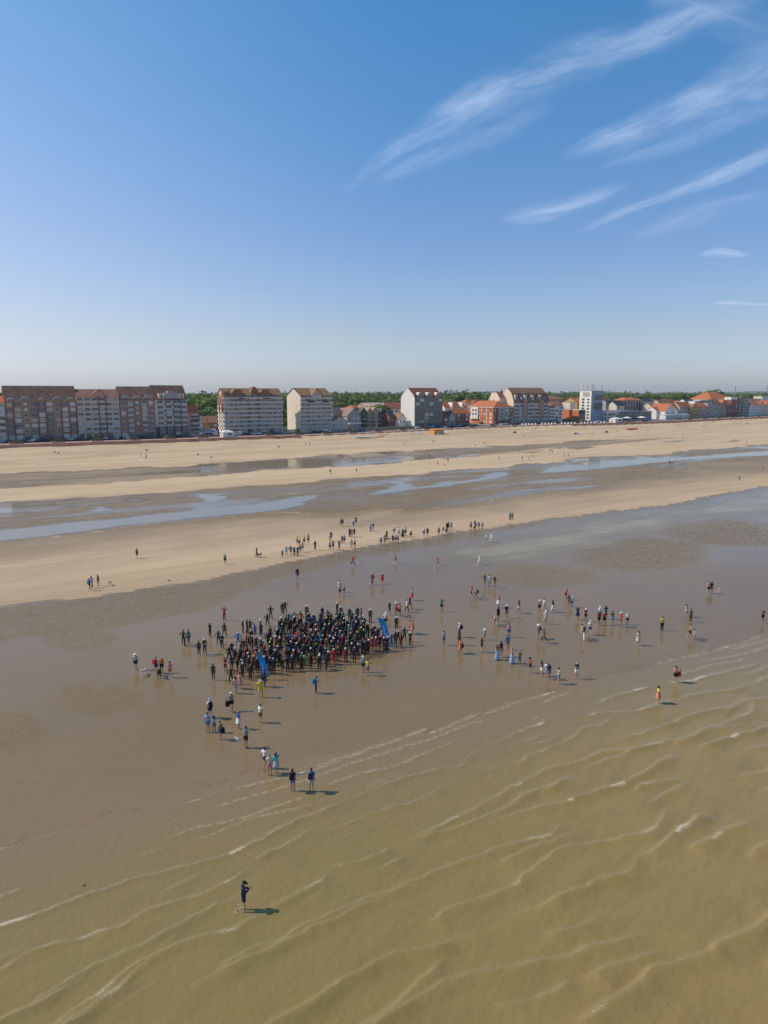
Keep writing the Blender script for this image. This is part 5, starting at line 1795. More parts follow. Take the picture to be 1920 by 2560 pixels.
for px, s, c in ((1045, 17, 'white'), (1056, 17, 'black'), (1066, 17, 'grey'), (1080, 17, 'silver'), (1092, 17, 'black'), (1114, 13, 'white'), (1130, 17, 'dark blue'), (1145, 17, 'silver'), (1160, 17, 'black'), (1178, 17, 'dark blue'), (1188, 17, 'grey'),
                 (1256, 14, 'white'), (1265, 14, 'white'), (1289, 16, 'red'), (1302, 17, 'blue'), (1316, 17, 'silver'), (1330, 17, 'black'), (1342, 17, 'dark blue'), (1355, 17, 'silver'), (1366, 17, 'black'), (1380, 17, 'silver'), (1392, 17, 'dark blue'),
                 (1408, 17, 'dark blue'), (1418, 17, 'grey'), (1430, 17, 'black'), (1440, 17, 'dark green'), (1452, 17, 'dark blue'), (1463, 17, 'black'), (1495, 16, 'white'), (1700, 15, 'grey')):
    near = ('by the glazed block' if px < 1105 else 'before the dark red brick houses' if px < 1195 else 'at the corner of the red and white building' if px < 1282 else 'below the big tan mansard roof' if px < 1368 else
            'below the narrow beige and white blocks' if px < 1400 else 'below the orange brick shops and tower' if px < 1500 else 'by the terrace cafe')
    car(px, s, c, f'{c} car parked {near}', crng.choice((0, math.pi)))
car(954, 46, 'white', 'long white camper van parked on the green yard', 0, True, 1.35)
car(906, 14, 'blue', 'blue van driving on the road before the long low wall', 0, True, .9)

# ---------------------------------------------------------------- seafront furniture
M_PLANT = simple("planter_stone", (.36, .25, .17), .9, .1, .3, 1.5)
M_SHRUB = simple("dry_shrub", (.20, .15, .07), .9, .1, .35, 3)
rngp = np.random.RandomState(4)
def planter_mesh():
    g = Geo().box(-3.0, 3.0, -1.2, 1.2, 0, .45).box(-2.6, 2.6, -1.0, 1.0, .451, .62)
    return g.mesh('planter_box', M_PLANT)
def shrub_mesh():
    vs, fs, tn = crown_arrays(rngp, 1.3, 3.2, 8, 160, .22)
    vs = [(v[0] * 1.5, v[1] * .6, v[2] * .9 + .4) for v in vs]
    return mesh_np('shrub', vs, fs, M_SHRUB)
PB, SB = planter_mesh(), shrub_mesh()
for px, what in ((41, 'below the left end of the brick block'), (145, 'below the middle of the brick block'), (242, 'below the lower cream block'), (336, 'below the brown brick block'), (425, 'below the modern dark gridded block'), (505, 'by the side street corner'),
                 (509, None), (672, 'below the large cream block'), (745, 'left of the half timbered block'), (816, 'right of the half timbered block'), (880, 'before the low dark wall'), (944, 'before the green yard'), (1005, 'left of the tall white block'),
                 (1066, 'before the glazed block'), (1121, 'right of the orange hut'), (1178, 'before the wide red brick house'), (1230, 'before the corner building'), (1284, 'before the big dark mansard block'), (1332, 'below the mansard block'), (1384, 'before the narrow beige block'),
                 (1428, 'before the open yard'), (1475, 'before the tower'), (1568, 'under the left white parasol'), (1608, 'under the right white parasol'), (1722, 'before the terrace cafe'), (1758, 'before the violet house'), (1795, 'before the ornate grey house'), (1828, 'before the brown flat block'), (1862, 'before the tall teal block'), (1893, 'near the right edge')):
    if what is None:
        continue
    p = from_as(a_at(px, 3.5), 3.5, 4.12)
    r = bpy.data.objects.new('planter', None); COL.objects.link(r); r.location = p; r.rotation_euler = (0, 0, math.atan2(U.y, U.x))
    r['label'] = 'stone planter with dry shrubs on the promenade ' + what; r['category'] = 'planter'; r['group'] = 'planters along the promenade'
    link_obj('planter_box', PB, r); link_obj('shrub', SB, r)

M_REDBASE = simple("red_base", (.30, .10, .08), .8, .2)
BLOCK = None
g = Geo()
for z, r_ in ((0, .75), (.9, .75), (1.25, .55), (1.4, .2)):
    for i in range(10):
        t = 2 * math.pi * i / 10
        g.v.append((r_ * math.cos(t), r_ * math.sin(t), z))
for q in range(3):
    g.f += [(q * 10 + i, q * 10 + (i + 1) % 10, q * 10 + 10 + (i + 1) % 10, q * 10 + 10 + i) for i in range(10)]
g.f += [tuple(range(30, 40)), tuple(range(9, -1, -1))]
BLOCK = g.mesh('bollard', M_WHITE)
for px in np.arange(1298, 1512, 8.2):
    if int(px) % 7 == 3:
        continue
    s = .9
    p = from_as(a_at(px, s), s, 4.11)
    o = link_obj('bollard', BLOCK, None, p, None, label='squat white domed bollard in the row along the promenade edge', category='bollard', group='white domed bollards on the promenade edge')

def kiosk(px, s, w, d, h, wall, roofm, label, name='kiosk', roofh=1.1):
    p = from_as(a_at(px, s), s, 4.11)
    r = bpy.data.objects.new(name, None); COL.objects.link(r); r.location = p; r.rotation_euler = (0, 0, math.atan2(U.y, U.x))
    r['label'] = label; r['category'] = 'kiosk'
    link_obj('wall', Geo().box(0, w, 0, d, -1.5, h).mesh('wall', wall), r)
    g = Geo(); g.v = [(-.3, -.3, h), (w + .3, -.3, h), (w + .3, d + .3, h), (-.3, d + .3, h), (w * .35, d / 2, h + roofh), (w * .65, d / 2, h + roofh)]
    g.f = [(0, 1, 5, 4), (1, 2, 5), (2, 3, 4, 5), (3, 0, 4), (3, 2, 1, 0)]
    link_obj('roof', g.mesh('roof', roofm), r)
    link_obj('hatch', Geo().box(w * .45, w * .78, -.08, -.004, h * .42, h * .8).mesh('hatch', M_METAL), r)
    link_obj('door', Geo().box(-.06, -.004, d * .4, d * .65, 0, h * .75).mesh('door', M_GREY), r)
    return r
kiosk(558, .8, 6.3, 4.5, 2.6, M_WHITE, M_WHITE, 'small white kiosk with a dark serving hatch below the large cream block')
kiosk(1538, 1.0, 9.5, 6, 3.0, M_WHITE, M_WHITE, 'small white kiosk with a square window beside the white parasols')
M_OR = simple("orange_canvas", (.62, .27, .08), .7, .2, .08)
M_ORD = simple("orange_canvas_plain", (.58, .36, .17), .7, .2, .08)
# orange hut stands on the sand
p = at(1086, 1079.5)
r = bpy.data.objects.new('beach_hut', None); COL.objects.link(r); r.location = p; r.rotation_euler = (0, 0, math.atan2(U.y, U.x))
r['label'] = 'orange barrel roofed beach hut standing on the sand'; r['category'] = 'beach hut'
link_obj('wall', Geo().box(0, 7.4, 0, 5.2, -.3, 2.6).mesh('wall', M_OR), r)
arc = [(5.2 / 2 - 2.6 * math.cos(math.pi * i / 8), 2.6 + .9 * math.sin(math.pi * i / 8)) for i in range(9)]
link_obj('roof', Geo().prism(arc, 'x', -.15, 7.55).mesh('roof', M_OR), r)
link_obj('door', Geo().box(1.0, 6.4, -.06, -.004, .1, 2.2).mesh('door', M_ORD), r)

def parasol(px, s, r_, mat, label, h=3.0, pos=None, z=4.12):
    p = pos or from_as(a_at(px, s), s, z)
    r = bpy.data.objects.new('parasol', None); COL.objects.link(r); r.location = p
    r['label'] = label; r['category'] = 'parasol'
    link_obj('pole', Geo().cyl(0, 0, 0, h, .04, 6).mesh('pole', M_ANT), r)
    g = Geo(); k = 8
    g.v = [(r_ * math.cos(2 * math.pi * i / k), r_ * math.sin(2 * math.pi * i / k), h - r_ * .28) for i in range(k)] + [(0, 0, h + .05)]
    g.f = [(i, (i + 1) % k, k) for i in range(k)] + [tuple(range(k - 1, -1, -1))]
    link_obj('canopy', g.mesh('canopy', mat), r)
    return r
M_WCAN = simple("white_canvas", (.78, .76, .72), .8, .2, .03)
parasol(1567, 5.5, 4.0, M_WCAN, 'left white parasol in front of the glazed restaurant', 4.4)
parasol(1603, 5.5, 4.0, M_WCAN, 'right white parasol in front of the glazed restaurant', 4.4)
M_RED = simple("red_cloth", (.55, .05, .03), .8, .2, .05)
M_GREEN = simple("green_cloth", (.10, .26, .08), .8, .2, .05)
M_BLUE = simple("blue_cloth", (.06, .20, .42), .8, .2, .05)
M_LBLUE = simple("light_blue_cloth", (.25, .42, .62), .8, .2, .05)
parasol(0, 0, 1.6, M_RED, 'small red parasol stuck in the sand below the right hand houses', 1.9, at(1783, 1056.5))
def tent(px, py, mat, label, w=2.2):
    p = at(px, py)
    r = bpy.data.objects.new('beach_tent', None); COL.objects.link(r); r.location = p; r['label'] = label; r['category'] = 'beach tent'
    pts = []
    g = Geo(); K = 8
    for j in range(4):
        f = j / 3; rr = w / 2 * math.cos(f * math.pi / 2 * .96); zz = 1.3 * math.sin(f * math.pi / 2)
        for i in range(K):
            t = math.pi * 2 * i / K
            g.v.append((rr * math.cos(t), rr * math.sin(t) * .8, zz))
    for j in range(3):
        g.f += [(j * K + i, j * K + (i + 1) % K, (j + 1) * K + (i + 1) % K, (j + 1) * K + i) for i in range(K) if not (j < 2 and i in (5,))]
    g.f.append(tuple(3 * K + i for i in range(K)))
    link_obj('canopy', g.mesh('canopy', mat), r)
    link_obj('groundsheet', Geo().box(-w * .4, w * .4, -w * .55, -w * .1, 0.01, .04).mesh('groundsheet', M_GREY), r)
tent(1287, 1074, M_GREEN, 'green pop up tent on the sand below the big mansard block', 3.0)
tent(1440, 1086, M_BLUE, 'blue beach tent beside scattered towels', 3.4)
tent(1446, 1086.5, M_WCAN, 'small white beach tent beside the blue one', 2.0)
tent(1516, 1081.5, simple("teal_cloth", (.06, .28, .30), .8, .2, .05), 'teal beach tent alone on the sand', 3.0)
tent(1886, 1050, M_WCAN, 'tiny white tent near the right edge below the slope', 2.2)

# flat things lying on the sand: towels, boards, red banner
def towel(px, py, mat, label, l=2.2, w=1.2, rot=0.3, name='beach_towel', cat='towel', h=.06):
    p = at(px, py)
    o = link_obj(name, Geo().box(-l / 2, l / 2, -w / 2, w / 2, .01, h).mesh(name, mat), None, p, (0, 0, rot), label=label, category=cat)
    return o
towel(1580, 1069.5, M_RED, 'long red inflatable banner lying on the sand', 12, 1.6, math.atan2(U.y, U.x), 'banner', 'banner', .8)
for k_, (px, py, m) in enumerate(((112, 1147, M_WCAN), (118, 1147.5, M_GREY), (355, 1149, M_WCAN), (498, 1140.5, M_WCAN), (1455, 1087, M_YELL), (1484, 1086, M_WCAN), (1510, 1084, M_GREY), (1700, 1067, M_GREY), (1757, 1060, M_BRICKP), (1764, 1060, M_BRICKP))):
    towel(px, py, m, f'small {["pale","grey","pale","pale","ochre","white","grey","grey","dark red","dark red"][k_]} towel on the sand, number of metres {["left of the sun bathers","left of the sun bathers","by the sitting pair","by the standing family","right of the blue tent","further right of the blue tent","left of the teal tent","below the terrace cafe","below the violet house","left of the small red parasol"][k_]}'.replace(', number of metres', ''), 2.4, 1.4, k_ * .7)
for k_, (px, py, m, l) in enumerate(((908, 1087, M_LBLUE, 12), (922, 1088.5, M_GREEN, 12), (946, 1086, M_OR, 7), (956, 1088, M_PINK, 7), (1036, 1085, M_GREY, 7), (1046, 1084.5, M_WCAN, 5))):
    o = towel(px, py, m, ['light blue board lying by the sailing gear', 'green net rolled out below the wall', 'orange sail bundle on the sand', 'pink sail bundle beside the orange one', 'grey tarpaulin left of the beach hut', 'white board left of the beach hut'][k_], l, 2.0, math.atan2(U.y, U.x) + .1, 'sail_bundle', 'beach gear', .35)
for k_ in range(6):
    p = at(1096 + k_ * 4.6, 1080.5 + (k_ % 2) * .6)
    g = Geo().box(-.6, .6, -.5, .5, 0, .5).prism([(-.6, .5), (.6, .5), (.3, 1.0), (-.4, 1.0)], 'y', -.4, .4)
    link_obj('white_bag', g.mesh('white_bag', M_WCAN), None, p, (0, 0, k_), label='bulky white bag in the row in front of the orange hut', category='bag', group='white bags by the orange hut')

# street lamps and flag poles
def pole(px, s, h, label, name='street_lamp', z=4.12, arm=1.2):
    p = from_as(a_at(px, s), s, z)
    r = bpy.data.objects.new(name, None); COL.objects.link(r); r.location = p; r.rotation_euler = (0, 0, math.atan2(U.y, U.x))
    r['label'] = label; r['category'] = 'street lamp' if name == 'street_lamp' else 'flag pole'
    link_obj('pole', Geo().cyl(0, 0, 0, h, .10, 6, .06).mesh('pole', M_ANT), r)
    if name == 'street_lamp':
        link_obj('lamp_head', Geo().box(-arm, arm, -.12, .12, h, h + .15).mesh('lamp_head', M_ANT), r)
for px, what in ((1281, 'at the corner of the mansard block'), (1310, 'before the mansard block'), (1404, 'before the white narrow block'), (662, 'before the large cream block'), (942, 'before the green yard'), (1247, 'before the corner building'), (1064, 'before the glazed block'), (333, 'before the brown brick block')):
    pole(px, 9.0, 8.5, 'tall double headed street lamp ' + what)
def sail_flag(px, s, mat, label, h=8.5):
    p = from_as(a_at(px, s), s, 4.14)
    r = bpy.data.objects.new('sail_flag', None); COL.objects.link(r); r.location = p; r.rotation_euler = (0, 0, math.atan2(U.y, U.x))
    r['label'] = label; r['category'] = 'flag'
    link_obj('mast', Geo().cyl(0, 0, 0, h + .4, .07, 6).mesh('mast', M_ANT), r)
    link_obj('sail', Geo().prism([(-1.4, 2.0), (1.6, 2.2), (.2, h)], 'y', -.04, .04).mesh('sail', mat), r)
sail_flag(502, 30, M_WCAN, 'white pointed sail flag by the side street', 11)
sail_flag(518, 30, M_OR, 'orange pointed sail flag by the side street', 11)
pole(506, 28, 16, 'tall pale pole between the white and orange sail flags', 'flag_pole')
p = from_as(a_at(496, 24), 24, 4.14)
r = bpy.data.objects.new('market_tent', None); COL.objects.link(r); r.location = p; r.rotation_euler = (0, 0, math.atan2(U.y, U.x)); r['label'] = 'long dark ridge tent between the row and the car park'; r['category'] = 'tent'
link_obj('canopy', Geo().prism([(0, 1.6), (2.8, 3.6), (5.6, 1.6)], 'x', 0, 11).mesh('canopy', M_GREY), r)
link_obj('trim', Geo().box(0, 11, -.1, -.02, 1.3, 1.6).mesh('trim', M_WCAN), r)
# crane jib over the roofs
p = from_as(a_at(1252, 160), 160, 5.0)
r = bpy.data.objects.new('tower_crane', None); COL.objects.link(r); r.location = p; r['label'] = 'thin tower crane with a long jib behind the mansard block'; r['category'] = 'crane'
zj = z_of(p, 981.5) - 5.0
link_obj('mast', Geo().box(-.7, .7, -.7, .7, 0, zj + 3).mesh('mast', M_ANT), r)
link_obj('jib', Geo().box(-8, 2, -.5, .5, zj, zj + .5).box(-8, 2, -.4, .4, zj + .9, zj + 1.1).box(-30, -8.01, -.5, .5, zj, zj + .9).mesh('jib', M_ANT), r)
# radio masts on the skyline
for px, h in ((1837, 62), (1522, 45), (1918, 66)):
    d = ray(px, 983); d.z = 0; d.normalize(); p = d * 4200
    link_obj('radio_mast', Geo().box(-2, 2, -2, 2, 0, h).cyl(0, 0, h, h + 12, .6, 5).mesh('radio_mast', M_ANT), None, p, None, label='thin radio mast on the skyline ' + ('above the teal block' if px == 1837 else 'right of the tower' if px == 1522 else 'at the right edge'), category='mast')
# hedge in the open yard and the green yard
def hedge(px0, px1, s, h, label):
    a0, a1 = a_at(px0, s), a_at(px1, s)
    rg = np.random.RandomState(int(px0))
    vs, fs, tn = [], [], []
    n = int((a1 - a0) / 1.2)
    for i in range(n * 46):
        a = a0 + (a1 - a0) * rg.uniform(); z = h * rg.uniform() ** .7
        c = from_as(float(a), s + rg.uniform(-.9, .9), 4.1 + z)
        o = len(vs)
        for q in range(4):
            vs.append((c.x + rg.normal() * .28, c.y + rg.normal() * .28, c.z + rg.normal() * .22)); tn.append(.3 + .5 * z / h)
        fs.append((o, o + 1, o + 2, o + 3))
    me = mesh_np('hedge', vs, fs, LEAF); attr(me, 'tone', tn)
    link_obj('hedge', me, None, label=label, category='hedge')
hedge(1405, 1440, 24, 2.6, 'green hedge along the open yard below the orange walls')
hedge(706, 748, 24, 2.0, 'low green hedge between the two cream blocks')
hedge(905, 992, 27, 1.2, 'grassy green bank in the yard left of the tall white block')

# ---------------------------------------------------------------- people
def V3(*a):
    return Vector(a)

def pose_joints(kind):
    """joint name -> position for a 1.75 m figure facing +Y; x to the figure's right is +"""
    J = {}
    lean = 0.0
    hip, ch = V3(0, 0, .93), V3(0, 0, 1.30)
    legs = {}
    sx = (-1, 1)
    J['pelvis'] = V3(0, 0, .95); J['waist'] = V3(0, .0, 1.10); J['chest'] = V3(0, 0, 1.30); J['neck'] = V3(0, -.01, 1.49)
    J['skull'] = V3(0, .01, 1.58); J['crown'] = V3(0, .015, 1.67)
    for i, s in enumerate(sx):
        n = 'LR'[i]
        J['hip' + n] = V3(s * .085, 0, .90); J['knee' + n] = V3(s * .10, .015, .50); J['ankle' + n] = V3(s * .105, -.02, .085); J['toe' + n] = V3(s * .12, .13, .03)
        J['sh' + n] = V3(s * .165, -.01, 1.42); J['elb' + n] = V3(s * .215, -.03, 1.14); J['wri' + n] = V3(s * .225, .03, .90)
    def arm(n, e, w):
        J['elb' + n] = V3(*e); J['wri' + n] = V3(*w)
    if kind == 'hips':
        arm('L', (-.40, -.06, 1.20), (-.19, .02, 1.03)); arm('R', (.40, -.06, 1.20), (.19, .02, 1.03))
        J['kneeL'].x -= .05; J['ankleL'].x -= .09; J['toeL'].x -= .10; J['kneeR'].x += .05; J['ankleR'].x += .09; J['toeR'].x += .10
    elif kind == 'fold':
        arm('L', (-.22, .06, 1.16), (.03, .21, 1.23)); arm('R', (.22, .06, 1.16), (-.03, .22, 1.20))
    elif kind == 'phone':
        arm('L', (-.20, .05, 1.16), (-.07, .27, 1.27)); arm('R', (.20, .05, 1.16), (.06, .28, 1.29)); J['crown'] = V3(0, .075, 1.655); J['skull'] = V3(0, .03, 1.575)
    elif kind == 'camera':
        arm('L', (-.24, .14, 1.27), (-.09, .20, 1.52)); arm('R', (.24, .14, 1.27), (.09, .20, 1.52))
    elif kind == 'overhead':
        arm('L', (-.38, .02, 1.56), (-.12, .06, 1.66)); arm('R', (.38, .02, 1.56), (.12, .06, 1.66))
    elif kind == 'raise':
        arm('R', (.26, .12, 1.62), (.20, .20, 1.86))
    elif kind == 'cheer':
        arm('L', (-.30, .03, 1.66), (-.26, .06, 1.92)); arm('R', (.30, .03, 1.66), (.27, .08, 1.92))
    elif kind == 'walk':
        J['kneeL'] = V3(-.09, .17, .53); J['ankleL'] = V3(-.09, .25, .10); J['toeL'] = V3(-.10, .38, .06)
        J['kneeR'] = V3(.09, -.06, .50); J['ankleR'] = V3(.09, -.30, .13); J['toeR'] = V3(.10, -.20, .02)
        arm('L', (-.22, -.13, 1.16), (-.21, -.12, .93)); arm('R', (.22, .10, 1.16), (.20, .26, .98))
    elif kind == 'run':
        J['kneeL'] = V3(-.09, .34, .66); J['ankleL'] = V3(-.09, .24, .27); J['toeL'] = V3(-.09, .37, .20)
        J['kneeR'] = V3(.09, -.10, .50); J['ankleR'] = V3(.09, -.42, .20); J['toeR'] = V3(.09, -.38, .05)
        for k in ('waist', 'chest', 'neck', 'skull', 'crown', 'shL', 'shR'):
            J[k].y += (J[k].z - .95) * .16
        arm('L', (-.24, -.16, 1.20), (-.20, -.02, 1.02)); arm('R', (.24, .20, 1.18), (.16, .36, 1.34))
    elif kind == 'bend':
        for k, (y, z) in {'waist': (.12, 1.06), 'chest': (.34, 1.16), 'neck': (.52, 1.20), 'skull': (.60, 1.19), 'crown': (.68, 1.16), 'shL': (.44, 1.17), 'shR': (.44, 1.17)}.items():
            J[k].y = y; J[k].z = z
        arm('L', (-.20, .50, .92), (-.15, .52, .68)); arm('R', (.20, .50, .92), (.15, .52, .68))
    elif kind == 'wide':
        J['kneeL'].x -= .08; J['ankleL'].x -= .16; J['toeL'].x -= .20; J['kneeR'].x += .08; J['ankleR'].x += .16; J['toeR'].x += .20
        arm('L', (-.26, .0, 1.16), (-.29, .06, .93)); arm('R', (.26, .0, 1.16), (.22, .16, 1.0))
    elif kind == 'relaxed':
        J['kneeL'] = V3(-.10, .08, .51); J['ankleL'] = V3(-.14, .05, .085); J['toeL'] = V3(-.18, .19, .03)
        arm('R', (.20, .05, 1.16), (.05, .24, 1.18)); arm('L', (-.23, -.05, 1.15), (-.22, .05, .91))
    elif kind == 'sit':
        dz = -.80
        for k in list(J):
            J[k].z += dz
        J['kneeL'] = V3(-.14, .42, .42); J['ankleL'] = V3(-.12, .62, .08); J['toeL'] = V3(-.13, .76, .05)
        J['kneeR'] = V3(.14, .42, .42); J['ankleR'] = V3(.12, .62, .08); J['toeR'] = V3(.13, .76, .05)
        J['elbL'] = V3(-.24, .12, .38); J['wriL'] = V3(-.14, .32, .44); J['elbR'] = V3(.24, .12, .38); J['wriR'] = V3(.14, .32, .44)
    for i, s in enumerate(sx):
        n = 'LR'[i]
        d = (J['wri' + n] - J['elb' + n]).normalized()
        J['palm' + n] = J['wri' + n] + d * .075
        side = V3(1, 0, 0) if abs(d.x) < .7 else V3(0, 1, 0)
        side = (side - d * side.dot(d)).normalized()
        for f in range(4):
            o = side * (-.030 + .020 * f)
            J['fin%d%s' % (f, n)] = J['palm' + n] + o * 1.2 + d * (.035)
            J['tip%d%s' % (f, n)] = J['palm' + n] + o * 1.35 + d * (.085 - .012 * abs(f - 1.4)) + V3(0, .012, -.008)
        J['thb' + n] = J['wri' + n] + d * .035 + side * .045 * (-s)
    return J

EDGES = [('pelvis', 'waist'), ('waist', 'chest'), ('chest', 'neck'), ('neck', 'skull'), ('skull', 'crown')]
for n in 'LR':
    EDGES += [('pelvis', 'hip' + n), ('hip' + n, 'knee' + n), ('knee' + n, 'ankle' + n), ('ankle' + n, 'toe' + n), ('chest', 'sh' + n), ('sh' + n, 'elb' + n), ('elb' + n, 'wri' + n), ('wri' + n, 'palm' + n), ('wri' + n, 'thb' + n)]
    EDGES += [e for f in range(4) for e in (('palm' + n, 'fin%d%s' % (f, n)), ('fin%d%s' % (f, n), 'tip%d%s' % (f, n)))]
RAD = {'pelvis': (.145, .105), 'waist': (.125, .095), 'chest': (.155, .11), 'neck': (.052, .055), 'skull': (.072, .085), 'crown': (.062, .078), 'hip': (.09, .09), 'knee': (.057, .057), 'ankle': (.038, .042), 'toe': (.035, .025),
       'sh': (.058, .058), 'elb': (.040, .040), 'wri': (.027, .027), 'palm': (.034, .020), 'thb': (.012, .012), 'fin': (.010, .010), 'tip': (.008, .008)}

def rad_of(n):
    for k in sorted(RAD, key=len, reverse=True):
        if n.startswith(k):
            return RAD[k]

BODIES = {}
def body_meshes(kind):
    """body surface grown over the posed skeleton, plus clothing shells cut from it"""
    if kind in BODIES:
        return BODIES[kind]
    J = pose_joints(kind)
    names = list(J)
    idx = {n: i for i, n in enumerate(names)}
    me = bpy.data.meshes.new('skel')
    me.from_pydata([tuple(J[n]) for n in names], [(idx[a], idx[b]) for a, b in EDGES], [])
    o = bpy.data.objects.new('skel', me); COL.objects.link(o)
    md = o.modifiers.new('skin', 'SKIN'); md.use_smooth_shade = True; md.branch_smoothing = .4
    bm = bmesh.new(); bm.from_mesh(me)
    sl = bm.verts.layers.skin.verify()
    bm.verts.ensure_lookup_table()
    for i, n in enumerate(names):
        bm.verts[i][sl].radius = rad_of(n)
        bm.verts[i][sl].use_root = (n == 'pelvis')
    bm.to_mesh(me); bm.free()
    sb = o.modifiers.new('sub', 'SUBSURF'); sb.levels = 1; sb.render_levels = 1
    dg = bpy.context.evaluated_depsgraph_get()
    body = bpy.data.meshes.new_from_object(o.evaluated_get(dg))
    bpy.data.objects.remove(o)
    body.name = 'body'
    body.materials.clear(); body.materials.append(MATS['skin_light'])
    # which bone each face hangs on
    segs = [(a, b, J[a], J[b]) for a, b in EDGES]
    A_ = np.array([s[2] for s in segs]); B_ = np.array([s[3] for s in segs])
    C_ = np.array([p.center for p in body.polygons])
    D_ = B_ - A_; L2 = (D_ ** 2).sum(1)
    T = np.clip(((C_[:, None] - A_[None]) * D_[None]).sum(-1) / L2, 0, 1)
    R_ = np.array([(rad_of(s[0])[0] + rad_of(s[1])[0]) / 2 for s in segs])
    dist = np.linalg.norm(C_[:, None] - (A_[None] + T[..., None] * D_[None]), axis=-1) / (R_[None] + .02)
    best = dist.argmin(1); tb = T[np.arange(len(best)), best]
    bone = [(segs[i][0][:4], segs[i][1][:4], t) for i, t in zip(best, tb)]
    head_z = J['neck'] + (J['skull'] - J['neck']) * .5
    up = (J['crown'] - J['neck']).normalized()
    def zone(q):
        a, b, t = q
        if a == 'skul' or (a == 'neck'):
            return 'head'
        if b in ('palm', 'wriL', 'wriR') and a.startswith('wri'):
            return 'hand'
        if a.startswith(('palm', 'fin', 'wri')):
            return 'hand'
        if a.startswith('elb'):
            return 'fore'
        if a.startswith('sh'):
            return 'upper' if t > .55 else 'sleeve'
        if a == 'ches' or a == 'wais':
            return 'torso'
        if a == 'pelv' and b == 'wais':
            return 'hips' if t < .65 else 'torso'
        if a == 'pelv':
            return 'hips'
        if a.startswith('hip'):
            return 'thigh' if t < .62 else 'thighlow'
        if a == 'knee':
            return 'shin'
        return 'foot'
    Z = [zone(q) for q in bone]
    co = np.array([v.co for v in body.vertices]); no = np.array([v.normal for v in body.vertices])
    def shell(name, zones, off, flare=None):
        fs = [tuple(p.vertices) for p, z in zip(body.polygons, Z) if z in zones]
        used = sorted({i for f in fs for i in f}); mp = {v: i for i, v in enumerate(used)}
        c = co[used] + no[used] * off
        if flare:
            c = flare(c)
        return mesh_np(name, c, [tuple(mp[i] for i in f) for f in fs], MATS['skin_light'], True)
    out = {'body': body}
    out['wetsuit'] = shell('wetsuit', ('torso', 'sleeve', 'upper', 'fore', 'hips', 'thigh', 'thighlow', 'shin'), .007)
    out['trisuit'] = shell('trisuit', ('torso', 'hips', 'thigh'), .007)
    out['shirt'] = shell('shirt', ('torso', 'sleeve', 'hips'), .022)
    out['long_shirt'] = shell('long_shirt', ('torso', 'sleeve', 'upper', 'fore', 'hips'), .022)
    out['tank'] = shell('tank', ('torso',), .016)
    out['shorts'] = shell('shorts', ('hips', 'thigh'), .034)
    out['trousers'] = shell('trousers', ('hips', 'thigh', 'thighlow', 'shin'), .026)
    out['leggings'] = shell('leggings', ('hips', 'thigh', 'thighlow', 'shin'), .012)
    # skirt and long dress: flared tubes round the hips
    def tube(z0, z1, r0, r1):
        g = Geo(); k = 14; base = J['pelvis']
        for z, r_ in ((z1, r1), ((z0 + z1) / 2, (r0 + r1) / 2 * 1.02), (z0, r0)):
            for i in range(k):
                t = 2 * math.pi * i / k
                g.v.append((base.x + r_ * 1.1 * math.cos(t) * (1 + .05 * math.sin(5 * t)), base.y + r_ * .9 * math.sin(t), z))
        for q in range(2):
            g.f += [(q * k + i, q * k + k + i, q * k + k + (i + 1) % k, q * k + (i + 1) % k) for i in range(k)]
        return g.mesh('skirt', MATS['skin_light'])
    out['skirt'] = tube(J['pelvis'].z - .36, J['pelvis'].z + .14, .25, .155)
    out['long_skirt'] = tube(J['pelvis'].z - .80, J['pelvis'].z + .14, .27, .155)
    # headgear, placed on the skull
    S = (J['skull'] + J['crown']) / 2
    q = Vector((0, 0, 1)).rotation_difference(up).to_matrix()
    def dome(name, rx, ry, z0, h, brim=0.0, peak=0.0, long_=0.0):
        g = Geo(); k = 12; rings = 4
        for j in range(rings):
            f = j / (rings - 1); a = f * math.pi / 2 * .92
            for i in range(k):
                t = 2 * math.pi * i / k
                g.v.append((rx * math.cos(a) * math.cos(t), ry * math.cos(a) * math.sin(t), z0 + h * math.sin(a)))
        for j in range(rings - 1):
            g.f += [(j * k + i, j * k + (i + 1) % k, (j + 1) * k + (i + 1) % k, (j + 1) * k + i) for i in range(k)]
        g.f.append(tuple((rings - 1) * k + i for i in range(k)))
        if brim:
            n = len(g.v)
            for i in range(k):
                t = 2 * math.pi * i / k
                g.v.append(((rx + brim) * math.cos(t), (ry + brim) * math.sin(t), z0 - .02))
            g.f += [(i, n + i, n + (i + 1) % k, (i + 1) % k) for i in range(k)]
        if peak:
            g.box(-.06, .06, ry - .01, ry + peak, z0 - .005, z0 + .012)
        if long_:
            g.prism([(-rx * .95, z0 + .02), (rx * .95, z0 + .02), (rx * .8, z0 - long_), (-rx * .8, z0 - long_)], 'y', -ry * 1.02, -ry * .25)
        g.v = [tuple(q @ V3(*v) + S) for v in g.v]
        return g.mesh(name, MATS['skin_light'])
    out['swim_cap'] = dome('swim_cap', .100, .118, -.02, .125)
    out['hair'] = dome('hair', .100, .118, -.025, .128)
    out['long_hair'] = dome('long_hair', .100, .118, -.03, .128, long_=.17)
    out['cap'] = dome('cap', .106, .122, .0, .12, peak=.09)
    out['sun_hat'] = dome('sun_hat', .108, .124, -.005, .125, brim=.10)
    BODIES[kind] = out
    return out

